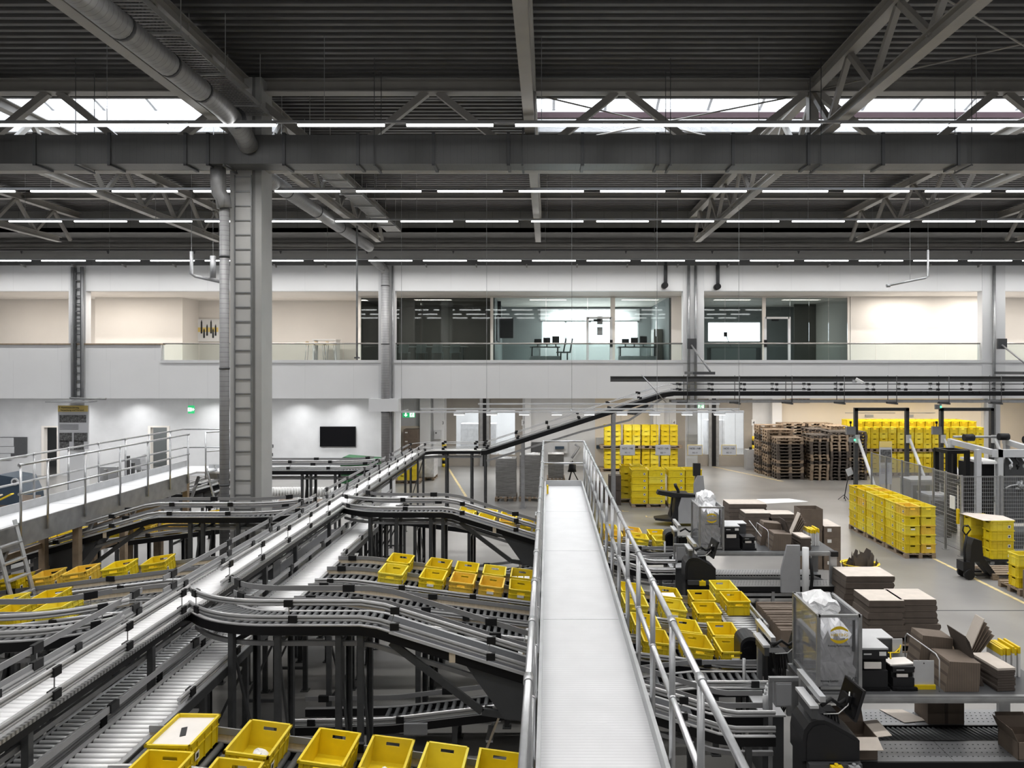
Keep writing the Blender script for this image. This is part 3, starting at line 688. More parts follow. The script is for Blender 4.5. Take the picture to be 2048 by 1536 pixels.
LY = (8.3, 15.05, 21.8)         # branches to the left
# main line, running along the depth of the hall
Y0, Y1 = 5.2, 26.15
sp = []
def gaps(y_list, lo, hi):
    e = Y0
    for y in y_list: 
        sp_ = (e-Y0, y+lo-Y0); e = y+hi; yield sp_
    yield (e-Y0, Y1-Y0)
for a, b in gaps(RY, 0.25, 1.15): sp += [(1, 0.065, 'round', a, b), (1, 0.27, 'round', a, b)]
for a, b in gaps(LY, 0.7, 1.2): sp += [(-1, 0.27, 'flat', a, b), (-1, 0.11, 'flat', a, b)]
sp += [(-1, 0.05, 'round', 0, None)]
main = conveyor('main_conveyor', 'long white-topped roller conveyor running straight from the lower left corner to the far turn', [(XM, Y0, ZM), (XM, 12, ZM), (XM, Y1, ZM)], WM, specs=sp,
    posts=[y-Y0 for y in (6.3, 8.27, 11.6, 13.0, 15.0, 16.8, 18.8, 20.9, 23.0, 25.2)], post_sides=(1,), pitch=0.08, rad=0.036, rmat='rollwhite', motor=(7.0, 13.9))
build(MB().box(XM+0.29, XM+0.325, Y0, Y1, ZM-0.02, ZM+0.012), 'roller_edge', M['rolledge'], main)
# lower lines under and beside it
def specs_lo(a0=0.1): return [(-1, 0.16, 'flat', 0, None), (1, 0.05, 'round', 0, None), (1, 0.13, 'round', 0, None)]
ca = conveyor('roller_conveyor', 'dark low roller conveyor directly under the right edge of the long white main conveyor', [(-4.98, 5.4, 1.2), (-4.98, 17.8, 1.2)], 0.42, pitch=0.092, rad=0.023, rmat='roller', beam='post', specs=specs_lo(), lip=None, posts=(0.8, 3.5, 6.5, 9.5, 12.0), strut=False)
build(MB().box(-5.19, -4.77, 13.5, 17.7, 1.2, 1.206), 'cover_plate', M['belt'], ca)
cb = conveyor('roller_conveyor', 'bright roller conveyor beside the main conveyor, feeding the crate lanes by the walkway', [(-4.0, 5.4, 1.55), (-4.0, 20.4, 1.55)], 0.45, pitch=0.09, rad=0.0275, rmat='rollwhite', beam='post',
    specs=[(-1, 0.14, 'flat', 0, None), (1, 0.07, 'round', 0, 0.5), (1, 0.07, 'round', 2.2, 4.9), (1, 0.07, 'round', 8.2, 11.7)], posts=[0.5+1.15*k for k in range(13)], strut=False)

def branch(side, y, label, x_slope, x_flat, z_end, x_end, group, extra=()):
    """diverter branch: curve off the main line, short level run, slope, level run"""
    mx = lambda x: XM+side*(x-XM)
    cur = bez((mx(-4.2), y+0.5, ZM), (mx(-3.95), y+0.2, ZM), (mx(-3.7), y, ZM), (mx(-3.15), y, ZM), 12)
    pts = cur+[V((mx(-2.6), y, ZM)), V((mx(x_slope-0.1), y, ZM)), V((mx(x_slope+0.1), y, ZM-0.03)), V((mx(x_flat-0.1), y, z_end+0.03)), V((mx(x_flat+0.1), y, z_end)), V((mx(x_end), y, z_end))]
    L = cum(pts)[-1]; lc = cum(cur)[-1]
    inn, out = (-1, 1) if side > 0 else (1, -1)
    ls = lc+abs(x_slope+3.15)
    t = conveyor('branch_conveyor', label, pts, 0.44, group, 0.088, specs=[(out, 0.07, 'round', 0.05, None), (out, 0.25, 'round', 0.0, None), (inn, 0.27, 'flat', 0.0, None), (inn, 0.12, 'flat', 0.1, None)],
        posts=(lc-0.45, lc+0.05, lc+0.75, lc+1.0, L-0.9, L-0.3)+tuple(extra), rmat='rolldark', motor=(), strut=True, rs=(0.1, ls+0.15))
    build(MB().sweep(sub(pts, ls+0.15, L-0.9), RECT(0.43, 0.02), 0, -0.014), 'belt', M['belt'], t)
    sl = sub(pts, ls+0.3, ls+2.6); 
    build(MB().sweep(sub(pts, ls+0.25, L-1.0), RECT(0.012, 0.03), out*0.29, 0.0), 'trim_strip', M['mlight'], t)
    p1, _, _ = sample(pts, ls+0.25); p2, _, _ = sample(pts, ls+1.35); p3, _, _ = sample(pts, ls+2.9); fy = y-0.19
    mb = MB(); mb.bar((p1.x, fy, p1.z-0.15), (p2.x, fy, p2.z-0.62), 0.04, 0.08); mb.bar((p2.x, fy, p2.z-0.62), (p3.x, fy, p3.z-0.38), 0.04, 0.08); build(mb, 'support_strut', M['post'], t)
    a, _, _ = sample(pts, ls+1.15); b, _, _ = sample(pts, ls+2.5)
    mb = MB(); mb.prism([(a.x, a.z-0.13), (b.x, b.z-0.13), (b.x, b.z-0.4), (a.x+(b.x-a.x)*0.35, b.z-0.36)], (0, y-0.22, 0), (1, 0, 0), (0, 0, 1), (0, 0.4, 0)); build(mb, 'motor_cover', M['mdark'], t)
    q, _, _ = sample(pts, ls+1.0)
    build(MB().obox(q+V((0, -0.275, -0.065)), (0.035, 0, 0), (0, 0.006, 0), (0, 0, 0.062)), 'joint_plate', M['pale'], t)
    return t
branch(1, RY[0], 'curved conveyor branch nearest the viewer, bending right and sloping down under the ribbed walkway', -2.05, 2.05, 0.80, 2.6, 'curved branches to the right')
branch(1, RY[1], 'second curved conveyor branch on the right side, sloping down beyond the nearest crate lanes', -2.05, 2.05, 0.80, 2.6, 'curved branches to the right')
branch(-1, LY[0], 'curved conveyor branch at the left picture edge, nearest of the left branches', -0.6, 3.0, 0.95, 3.6, 'curved branches to the left')
branch(-1, LY[1], 'curved conveyor branch passing before the tall grey column and sloping down left', -1.45, 2.9, 0.80, 3.4, 'curved branches to the left')
branch(-1, LY[2], 'farthest curved conveyor branch to the left, ending just right of the grey column', -1.0, 1.2, 1.4, 1.6, 'curved branches to the left')
# far turn, incline and elevated line
cur = [V((XM, 26.15, ZM))]+bez((XM, 26.2, ZM), (XM, 26.7, ZM), (XM+0.3, 27.0, ZM), (XM+0.85, 27.0, ZM), 10)+[V((-2.4, 27, ZM))]
both = lambda k='thin': [(-1, 0.07, k, 0, None), (1, 0.07, k, 0, None), (-1, 0.26, k, 0, None), (1, 0.26, k, 0, None)]
conveyor('turn_conveyor', 'conveyor turn at the far end of the main line, level black-sided piece on tall legs', cur, WM, specs=both(), posts=(0.2, 1.5, 2.4), post_sides=(-1, 1), pitch=0.1, belt='guidelt')
inc = [V((-2.4, 27, ZM)), V((-2.2, 27, ZM+0.02)), V((4.1, 27, 4.13)), V((4.45, 27, 4.18))]
t = conveyor('incline_conveyor', 'black-sided conveyor rising diagonally from the far turn up to the elevated line', inc, WM, specs=both(), posts=(0.15,), pitch=0.1, belt='belt', strut=False, bh=0.15, lip='mdark')
mb = MB()
for p, q in (((-2.2, 26.8, 1.7), (1.2, 26.8, 2.75)), ((1.2, 26.8, 2.75), (2.9, 26.8, 3.15)), ((2.9, 26.8, 3.15), (4.2, 26.8, 4.0))): mb.bar(p, q, 0.05, 0.07)
build(mb, 'cable_duct', M['postlt'], t)
for x in (2.35, -0.9):
    zt = ZM+(x+2.2)/6.3*2.06-0.12; build(MB().box(x-0.06, x+0.06, 26.72, 26.8, 0, zt).box(x-0.06, x+0.06, 27.2, 27.28, 0, zt).box(x-0.12, x+0.12, 26.66, 27.34, 0, 0.015), 'leg', M['postlt'], t)
build(MB().prism([(0, 0), (1.0, 0.34), (1.0, 0.22), (0.55, -0.05)], (2.6, 26.9, 3.38), (1, 0, 0), (0, 0, 1), (0, 0.2, 0)), 'motor_cover', M['mdark'], t)
ele = [V((4.45, 27, 4.18)), V((21, 27, 4.18))]
t = t_el = conveyor('elevated_conveyor', 'elevated black conveyor hanging under the grey beam along the right half of the hall', ele, WM, specs=both('dark'), pitch=0.1, belt='belt', strut=False, bh=0.14, lip=None)
build(MB().box(4.4, 21, 26.72, 26.78, 3.78, 3.87), 'cable_duct', M['postlt'], t); build(MB().box(4.4, 21, 27.22, 27.28, 3.78, 3.87), 'cable_duct', M['postlt'], t)
for k in range(9):
    x = 4.95+k*1.86
    mb = MB(); mb.tube((x, 26.65, 3.8), (x, 26.65, 4.75), 0.013, 6); mb.tube((x, 27.35, 3.8), (x, 27.35, 4.75), 0.013, 6); mb.box(x-0.03, x+0.03, 26.6, 27.4, 3.72, 3.77); mb.box(x-0.35, x, 26.6, 26.72, 3.76, 3.82); build(mb, 'hanger', M['post'], t)
    build(MB().tube((x+0.9, 26.72, 4.12), (x+0.9, 26.72, 4.19), 0.05, 8).tube((x+1.15, 26.72, 4.12), (x+1.15, 26.72, 4.19), 0.05, 8), 'sensor', M['clamp'], t)
mb = MB(); chord(mb, (X_(1221, 27.2), 27.25, 4.62), (22, 27.25, 4.62), 0.16, 0.2)
t = tag(build(mb, 'support_beam', M['ductgrey']), 'grey steel beam hung above the elevated conveyor in front of the gallery', 'beam')
build(MB().tube((X_(1283, 26.6), 26.55, 4.78), (X_(1335, 26.6), 26.55, 3.72), 0.02, 6), 'brace_rod', M['galv'], t_el)
for i, (px, side) in enumerate(((1386, 1), (1998, 1))):
    x = sx(px)-0.05
    t = thing('wall_bracket', ['braced steel bracket on the gallery column above the green arrow sign', 'braced steel bracket on the gallery column near the right picture edge'][i], 'bracket', (x, 28.9, 4.6), 'braced column brackets')
    build(MB().box(x-0.35, x+0.45, 27.2, 28.94, 4.78, 4.88), 'arm', M['mdark'], t)
    build(MB().box(x-0.25, x+0.1, 28.86, 28.96, 5.75, 6.15), 'wall_plate', M['mdark'], t)
    build(MB().tube((x-0.1, 28.86, 5.9), (x+0.35, 27.6, 4.9), 0.035, 6), 'brace', M['postlt'], t)
# crate lanes: two pairs per module left and right, fed from the bright roller line, sloping towards the stations
LZ0, LSL = 1.52, 0.126
LANES = []
def lane(side, y0, label, x0, x1, z0=LZ0, slope=LSL, zmin=0.80, group='crate lanes', near=True, rm='rolldark', wood=True):
    mx = (lambda x: x) if side > 0 else (lambda x: 2*XM-x)
    xs = x0+0.55; xf = xs+(z0-zmin)/slope
    P = [(mx(x0), y0, z0), (mx(xs-0.1), y0, z0), (mx(xs+0.1), y0, z0-0.012)]
    if xf < x1-0.3: P += [(mx(xf-0.1), y0, zmin+0.012), (mx(xf+0.1), y0, zmin), (mx(x1), y0, zmin)]
    else: P += [(mx(x1), y0, z0-slope*(x1-xs))]
    fr, bk = (1, -1) if side > 0 else (-1, 1)
    t = conveyor('crate_lane', label, P, 0.58, group, 0.105, 0.03, rm, specs=[(fr, 0.06, 'round', 0, None), (bk, 0.09, 'flat', 0, None)] if near else [(fr, 0.06, 'round', 0, None)], posts=[0.7+1.25*k for k in range(int((cum([V(p) for p in P])[-1])/1.25))], strut=False)
    if wood: build(MB().sweep([V(p) for p in P], RECT(0.03, 0.06), bk*0.345, 0.03), 'wear_strip', M['pale'], t)
    def zat(x):
        x = mx(x) if side < 0 else x
        return z0 if x < xs else max(zmin, z0-slope*(x-xs))
    LANES.append((y0, zat)); return zat
za = lane(1, 6.73, 'crate lane carrying the row of yellow crates at the bottom edge', -3.75, 0.2)
zb = lane(1, 6.05, 'crate lane at the very bottom edge, front of the two nearest', -3.75, 0.2, near=False)
zc = lane(1, 10.75, 'empty crate lane just behind the nearest curved branch, front of its pair', -3.75, 2.9)
zd = lane(1, 11.4, 'empty-fronted crate lane, rear of the pair just behind the nearest curved branch', -3.75, 2.9)
ze = lane(1, 12.4, 'lane with the front row of yellow crates in the middle left of the walkway', -3.75, 2.9)
zf = lane(1, 13.1, 'lane with the rear row of yellow crates in the middle left of the walkway', -3.75, 2.9)
zg = lane(1, 17.5, 'lane behind the second curved branch, front of its pair', -3.75, 2.9)
zh = lane(1, 18.15, 'lane behind the second curved branch, rear of its pair', -3.75, 2.9)
zi = lane(-1, 10.75, 'crate lane at the left edge behind the nearest left branch, front of its pair', -3.75, 3.3)
zj = lane(-1, 11.4, 'crate lane at the left edge behind the nearest left branch, rear of its pair', -3.75, 3.3)
zk = lane(-1, 12.4, 'left crate lane under the left walkway ladder, front of its pair', -3.75, 3.3)
zl = lane(-1, 13.1, 'left crate lane under the left walkway ladder, rear of its pair', -3.75, 3.3)
zm = lane(-1, 17.5, 'left crate lane behind the sloping left branch, front of its pair', -3.75, 6.0)
zn = lane(-1, 18.3, 'left crate lane behind the sloping left branch, rear of its pair', -3.75, 6.0)
# return conveyor low under the nearest branch
P = [V((-3.3, 9.95, 0.38)), V((-2.2, 9.95, 0.40)), V((-2.0, 9.95, 0.41)), V((1.75, 9.95, 0.86)), V((1.95, 9.95, 0.88)), V((2.9, 9.95, 0.88))]
t = conveyor('return_conveyor', 'low roller conveyor rising to the right beneath the nearest curved branch', P, 0.46, None, 0.11, 0.03, 'rolldark', specs=[(-1, 0.12, 'flat', 0, None), (1, 0.05, 'round', 0, None)], posts=(0.4, 2.1, 3.6, 5.5), strut=False, rs=(1.1, None))
build(MB().box(-1.85, -1.55, 9.62, 9.66, 0.30, 0.44), 'control_box', M['mgrey'], t)
P = [V((-3.3, 16.5, 0.38)), V((-2.0, 16.5, 0.41)), V((1.75, 16.5, 0.86)), V((2.9, 16.5, 0.88))]
conveyor('return_conveyor', 'low roller conveyor rising to the right beneath the second curved branch', P, 0.46, None, 0.11, 0.03, 'rolldark', specs=[(-1, 0.12, 'flat', 0, None), (1, 0.05, 'round', 0, None)], posts=(0.4, 2.1, 3.6), strut=False)
# ---------------------------------------------------------------- walkways
def tube_rail(t, y0, y1, x, z, ys, posttop=0.0, h=(0.52, 1.02)):
    for hh in h:
        build(MB().tube((x, y0, z+hh), (x, y1, z+hh), 0.021, 10), 'handrail', M['alurail'], t)
    for y in ys:
        build(MB().tube((x, y, z-0.22), (x, y, z+1.0), 0.021, 10).tube((x, y-0.045, z+1.02), (x, y+0.045, z+1.02), 0.027, 10).tube((x, y-0.04, z+0.52), (x, y+0.04, z+0.52), 0.027, 10), 'post', M['alurail'], t)
ZW = 2.32
wx0, wx1 = -0.05, 0.76
t = thing('walkway', 'white ribbed metal walkway running straight away from the viewer with tube railings', 'walkway', (0.36, 12, ZW))
for y0, y1 in ((2.0, 5.0), (5.0, 8.01), (8.02, 11.02), (11.03, 14.04), (14.05, 17.1)): build(MB().box(wx0, wx1, y0, y1, ZW-0.05, ZW), 'tread_plate', M['tread'], t)
build(MB().box(wx0-0.03, wx0, 2, 17.1, ZW-0.2, ZW+0.11), 'toe_board', M['toe'], t); build(MB().box(wx1, wx1+0.03, 2, 17.1, ZW-0.2, ZW+0.11), 'toe_board', M['toe'], t)
build(MB().box(wx0, wx1, 17.1, 17.13, ZW-0.2, ZW+0.13), 'toe_board', M['toe'], t)
for sd, x in ((-1, wx0-0.055), (1, wx1+0.055)):
    tube_rail(t, 2.0, 17.1, x, ZW, [4.0+0.92*k for k in range(15)])
for hh in (0.52, 1.02): build(MB().tube((wx0-0.05, 17.1, ZW+hh), (wx1+0.05, 17.1, ZW+hh), 0.021, 10), 'handrail', M['alurail'], t)
for y in (6.5, 9.3, 14.3, 16.9):
    build(MB().box(wx0-0.02, wx0+0.05, y, y+0.07, 0, ZW-0.05).box(wx1-0.05, wx1+0.02, y, y+0.07, 0, ZW-0.05), 'support_leg', M['postlt'], t)
build(MB().box(wx0+0.02, wx0+0.06, 15.9, 16.0, ZW+0.02, ZW+0.2), 'gate_latch', M['yellow'], t)
def leaning_ladder(x0, z1, y, x1, label, wd=0.42, step=0.28, z0=0.0, group='aluminium ladders'):
    t = thing('ladder', label, 'ladder', (x0, y, z0), group)
    a = V((x0, y, z0)); b = V((x1, y, z1)); L = (b-a).length; d = (b-a)/L
    for q in (0, wd): build(MB().bar(a+V((0, q, 0)), b+V((0, q, 0)), 0.025, 0.075, (0, 1, 0)), 'stile', M['pale'] if q == 0 and 'ribbed' in label else M['alu'], t)  # near stile by the ribbed walkway: reflected tan on aluminium put into its colour
    s_ = 0.2
    while s_ < L: build(MB().obox(a+d*s_+V((0, wd/2, 0)), (0.045, 0, 0), (0, wd/2, 0), (0, 0, 0.014)), 'step', M['alu'], t); s_ += step
leaning_ladder(-0.83, 1.9, 9.68, -0.09, 'aluminium ladder leaning on the left side of the ribbed walkway, nearer of the two')
leaning_ladder(-0.83, 2.2, 16.35, -0.1, 'aluminium ladder leaning on the left side of the ribbed walkway, farther of the two')
# left walkway on timber posts
t = thing('walkway', 'raised white walkway at far left with tube railings, standing on timber posts', 'walkway', (-9.5, 15, ZW))
lx0, lx1 = -9.92, -9.14
for k in range(5): build(MB().box(lx0, lx1, 8.0+2.3*k, 10.28+2.3*k, ZW-0.05, ZW), 'tread_plate', M['tread'], t)
build(MB().box(lx0, -8.0, 19.5, 20.6, ZW-0.05, ZW), 'platform', M['tread'], t)
build(MB().box(lx1, lx1+0.04, 8, 18.9, ZW-0.40, ZW+0.02), 'side_beam', M['galv'], t); build(MB().box(lx0-0.03, lx0, 8, 20.6, ZW-0.2, ZW+0.16), 'toe_board', M['toe'], t)
build(MB().box(lx1, -8.0, 20.2, 20.24, ZW-0.3, ZW+0.1), 'toe_board', M['toe'], t)
tube_rail(t, 8.0, 20.5, lx0-0.05, ZW, [9.3+1.05*k for k in range(11)])
tube_rail(t, 8.0, 11.9, lx1+0.07, ZW, [9.9, 11.85]); tube_rail(t, 12.9, 18.9, lx1+0.07, ZW, [12.9, 13.6, 14.7, 15.9, 17.0, 18.0, 18.9])
for hh in (0.52, 1.02):
    build(MB().tube((lx0-0.05, 20.55, ZW+hh), (-8.05, 20.55, ZW+hh), 0.021, 10), 'handrail', M['alurail'], t)
    build(MB().tube((-8.9, 19.5, ZW+hh), (-8.05, 20.5, ZW+hh), 0.021, 10), 'handrail', M['alurail'], t)
for x, y in ((-8.9, 19.5), (-8.48, 20.0), (-8.05, 20.5), (-8.05, 20.58)): build(MB().tube((x, y, ZW-0.2), (x, y, ZW+1.03), 0.021, 10), 'post', M['alurail'], t)
for y in (9.5, 12.2, 14.6, 16.2, 17.6, 19.0):
    build(MB().box(lx1-0.12, lx1, y, y+0.12, 0, ZW-0.05), 'timber_post', M['timber'], t); build(MB().box(lx0, lx0+0.12, y, y+0.12, 0, ZW-0.05), 'timber_post', M['timber'], t)
    build(MB().bar((lx1-0.06, y+0.06, 1.3), (lx1-0.06, y+0.75, 2.15), 0.06, 0.06), 'brace', M['postlt'], t)
for z in (1.0, 1.5): build(MB().box(lx0+0.03, lx0+0.07, 9.5, 19.1, z, z+0.1), 'timber_rail', M['timber'], t)
leaning_ladder(-8.35, 2.45, 12.15, -9.0, 'aluminium step ladder leaning at the left walkway, nearer of the left pair', 0.5)
leaning_ladder(-8.1, 2.45, 19.2, -8.75, 'aluminium step ladder leaning at the end platform of the left walkway', 0.5)
# ---------------------------------------------------------------- crates and pallets
CW, CD, CH, PITCH = 0.40, 0.60, 0.24, 0.245
def crate_mb():
    mb = MB(); a, b = CW/2-0.02, CD/2-0.02; w_ = 0.006; zr = CH-0.022
    mb.box(-a, a, -b, b, 0, 0.008)
    for q in (-1, 1):
        mb.box(q*a-w_/2, q*a+w_/2, -b, b, 0, CH)                      # long walls
        y0, y1 = q*b-w_/2, q*b+w_/2                                   # short walls with a grip hole
        hz0, hz1, hx = CH-0.075, CH-0.042, 0.062
        mb.box(-a, a, y0, y1, 0, hz0); mb.box(-a, a, y0, y1, hz1, CH); mb.box(-a, -hx, y0, y1, hz0, hz1); mb.box(hx, a, y0, y1, hz0, hz1)
        mb.box(q*(CW/2)-0.022 if q > 0 else -CW/2, CW/2 if q > 0 else -CW/2+0.022, -CD/2, CD/2, zr, CH+0.002)
        mb.box(-CW/2, CW/2, q*(CD/2)-0.022 if q > 0 else -CD/2, CD/2 if q > 0 else -CD/2+0.022, zr, CH+0.002)
        yy = q*(b+0.007)                                             # ribs: corners, beside the grip, low band
        for x in (-a+0.03, a-0.03, -0.09, 0.09): mb.box(x-0.004, x+0.004, yy-0.008, yy+0.008, 0.0, zr)
        mb.box(-a, a, yy-0.007, yy+0.007, CH-0.09, CH-0.082)
        xx = q*(a+0.007)
        for y in (-b+0.03, b-0.03, -0.14, 0.14, 0): mb.box(xx-0.007, xx+0.007, y-0.004, y+0.004, 0.0, zr)
        mb.box(xx-0.007, xx+0.007, -b, b, CH-0.09, CH-0.082)
    return mb
CM = mesh(crate_mb(), 'plastic_crate', M['crate']); CM2 = CM.copy(); CM2.materials[0] = M['crate2']
CV = [CM]
for nm_, c_ in (('crate_yellow_worn', (0.72, 0.55, 0.02)), ('crate_yellow_pale', (0.82, 0.68, 0.06)), ('crate_yellow_deep', (0.76, 0.57, 0.012))):
    q_ = CM.copy(); q_.materials[0] = mat(nm_, c_, 0.42, 0, 0.06, 7); CV.append(q_)
ST = mesh(MB().box(-0.055, 0.055, -0.0015, 0.0015, -0.02, 0.02), 'label_sticker', M['sticker'])
STB = mesh(MB().box(-0.035, 0.035, -0.0015, 0.0015, -0.035, 0.035), 'label_sticker', M['sticker'])
STI = mesh(MB().box(-0.02, 0.02, -0.001, 0.001, -0.02, 0.02), 'code_print', M['ink'])
def crate(loc, rz, label, group, amber=False, end=False, side=0, tilt=(0, 0)):
    o = bpy.data.objects.new('plastic_crate', CM2 if amber else RN.choice(CV)); COL.objects.link(o)
    o.location = loc; o.rotation_euler = (tilt[0], tilt[1], rz); tag(o, label, 'crate', group)
    def kid(me, p, r, par):
        c = bpy.data.objects.new(me.name, me); COL.objects.link(c); c.parent = par; c.location = p; c.rotation_euler = (0, 0, r); return c
    if end: kid(ST, (0, -CD/2+0.003, CH-0.105), 0, o)
    for q in ((side,) if side else ()):
        c = kid(STB, (q*(CW/2-0.004), -0.16, 0.09), math.pi/2, o); kid(STI, (0, -0.002 if q > 0 else 0.002, 0), 0, c)
    return o
ORD = ['first', 'second', 'third', 'fourth', 'fifth', 'sixth', 'seventh', 'eighth', 'ninth', 'tenth', 'eleventh', 'twelfth', 'thirteenth', 'fourteenth', 'fifteenth', 'sixteenth']
LAY = lambda k, n: 'bottom' if k == 0 else ('top' if k == n-1 else ORD[k])
def row(y, zf_, xs, where, amber=(), endl=(), sidel=0, rz=0.0, sgn=1, order='left', jit=0.03):
    xs = sorted(xs)
    for k, x in enumerate(xs):
        z = zf_(x); dzdx = (zf_(x+0.1)-zf_(x-0.1))/0.2
        crate((x, y, z+0.006), rz+RN.uniform(-jit, jit), 'yellow crate, %s from left in %s' % (ORD[k], where), 'yellow crates on the conveyor lanes', k in amber, k in endl, sidel, (0, -math.atan(dzdx)))
XS = (-3.27, -2.62, -1.98, -1.47, -0.97, -0.48)
row(6.73, za, XS, 'row along the bottom edge', endl=(1,), sidel=1)
row(6.05, zb, (-3.2, -2.62), 'cut-off front row at the bottom edge')
row(13.1, zf, (-2.6, -1.93, -1.44, -0.96, -0.48), 'rear row left of the walkway centre')
row(12.4, ze, (-2.58, -1.92, -1.43, -0.95, -0.47), 'front row left of the walkway centre', amber=(2, 3), endl=(1, 3, 4), sidel=1)
row(18.15, zh, (-1.95, -1.45, -0.97), 'rear far row seen over the second branch')
row(17.5, zg, (-1.97, -1.46, -0.96, -0.46), 'front far row seen over the second branch', amber=(2,))
row(13.1, zf, (1.42, 2.07, 2.68), 'rear row right of walkway, middle lanes', sidel=-1)
row(12.4, ze, (1.40, 2.03, 2.62), 'front row right of walkway, middle lanes', amber=(), sidel=-1, endl=(1,))
row(11.4, zd, (1.45, 2.07, 2.66), 'rear row right of walkway, nearer lanes', sidel=-1)
row(10.75, zc, (1.5, 2.1, 2.62), 'front row right of walkway, nearer lanes', sidel=-1, endl=(2,))
row(18.15, zh, (1.45, 2.02, 2.62), 'rear row right of walkway, farthest lanes', amber=(1,))
row(17.5, zg, (1.5, 2.1, 2.66), 'front row right of walkway, farthest lanes', amber=(0,))
row(13.1, zl, (-9.95, -9.3, -8.72, -8.12, -7.45, -6.78), 'left-hand row below the left walkway ladder', amber=(2, 3), sidel=1, rz=0.14)
row(11.4, zj, (-8.75, -8.2, -7.55), 'rear row at left edge over the nearest left branch', rz=0.1)
row(10.75, zi, (-8.3, -7.65, -6.98), 'front row at left edge over the nearest left branch', rz=0.1)
row(17.5, zm, [-12.04+0.68*k for k in range(7)], 'front row behind the left sloping branch', amber=(4, 5), rz=0.05)
row(18.3, zn, [-12.24+0.68*k for k in range(7)], 'rear row behind the left sloping branch', rz=0.05)
t = conveyor('transfer_conveyor', 'short roller conveyor across the lane ends beside the cardboard sheets', [(3.22, 11.95, 0.80), (3.22, 14.1, 0.80)], 0.5, None, 0.11, 0.03, 'roller', specs=[(1, 0.08, 'round', 0, None)], posts=(0.3, 1.8), strut=False)
crate((3.2, 13.72, 0.806), 0.0, 'yellow crate at the rear end of the short transfer conveyor', 'yellow crates on the conveyor lanes', False, True, -1)
crate((3.24, 13.02, 0.806), 0.02, 'bright yellow crate at the front of the short transfer conveyor', 'yellow crates on the conveyor lanes', False, False, -1)
# contents of open crates
o = thing('cardboard_insert', 'pale cardboard sheet with a dark slot covering the leftmost crate at the bottom edge', 'cardboard sheet', (-3.27, 6.73, za(-3.27)+0.2))
build(MB().obox((-3.27, 6.73, za(-3.27)+0.215), (0.178, 0, 0), (0, 0.278, 0), (0, 0, 0.004)), 'sheet', M['paper'], o)
build(MB().obox((-3.27, 6.73, za(-3.27)+0.221), (0.022, 0.012, 0), (-0.03, 0.08, 0), (0, 0, 0.002)), 'grip_slot', M['ink'], o)
def lumps(name, label, cat, c, sx_, sy_, sz_, n, m, group=None):
    mb = MB(); 
    for i in range(n): mb.dome((c[0]+RN.uniform(-sx_, sx_), c[1]+RN.uniform(-sy_, sy_), c[2]), RN.uniform(0.35, 0.7)*sx_+0.03, RN.uniform(0.35, 0.7)*sy_+0.03, RN.uniform(0.5, 1)*sz_, 9, 4, 0.12)
    return tag(build(mb, name, m), label, cat, group)
lumps('paper_wadding', 'white crumpled paper in the second crate from the left at the bottom edge', 'packing paper', (-2.6, 6.65, za(-2.62)+0.02), 0.08, 0.12, 0.12, 5, M['sticker'])
lumps('paper_wadding', 'white crumpled paper in the fourth crate from the left at the bottom edge', 'packing paper', (-1.47, 6.6, za(-1.47)+0.02), 0.08, 0.1, 0.13, 5, M['sticker'])
tag(build(MB().obox((2.07, 13.08, zf(2.07)+0.17), (0.15, 0, 0), (0, 0.2, 0), (0, 0, 0.006)), 'paper_sheet', M['sticker']), 'white paper sheet lying in the crate seen through the right railing', 'paper')
for i, (dx_, dy_) in enumerate([(-0.11, 0.05), (0, 0.05), (0.11, 0.05), (-0.11, -0.14), (0, -0.14), (0.11, -0.14)]):
    tag(build(MB().box(-0.48+dx_-0.045, -0.48+dx_+0.045, 13.1+dy_-0.08, 13.1+dy_+0.08, zf(-0.48)+0.014, zf(-0.48)+0.16), 'small_carton', M['sticker']), 'small white carton, %s in the crate beside the walkway' % ['rear left', 'rear middle', 'rear right', 'front left', 'front middle', 'front right'][i], 'carton', 'white cartons in a crate')

# pallets (1.2 m along X when not turned)
def pallet_mb():
    mb = MB()
    for k in range(5): y = -0.4+0.8*k/4*0.875+0.0; mb.box(-0.6, 0.6, y, y+0.1, 0.122, 0.144)
    for x in (-0.6, -0.05, 0.5): mb.box(x, x+0.1 if x != -0.05 else 0.05, -0.4, 0.4, 0.1, 0.122)
    for y in (-0.4, -0.05, 0.3):
        mb.box(-0.6, 0.6, y, y+0.1, 0, 0.022)
        for x in (-0.6, -0.07, 0.455): mb.box(x, x+0.145, y, y+0.1, 0.022, 0.1)
    return mb
PM = mesh(pallet_mb(), 'wooden_pallet', M['wood']); PM2 = PM.copy(); PM2.materials[0] = M['wooddk']
def pallet(loc, label, turned=False, dark=False, group='wooden pallets', rz=0.0):
    o = bpy.data.objects.new('wooden_pallet', PM2 if dark else PM); COL.objects.link(o); o.location = loc; o.rotation_euler = (0, 0, rz+(math.pi/2 if turned else 0))
    return tag(o, label, 'pallet', group)
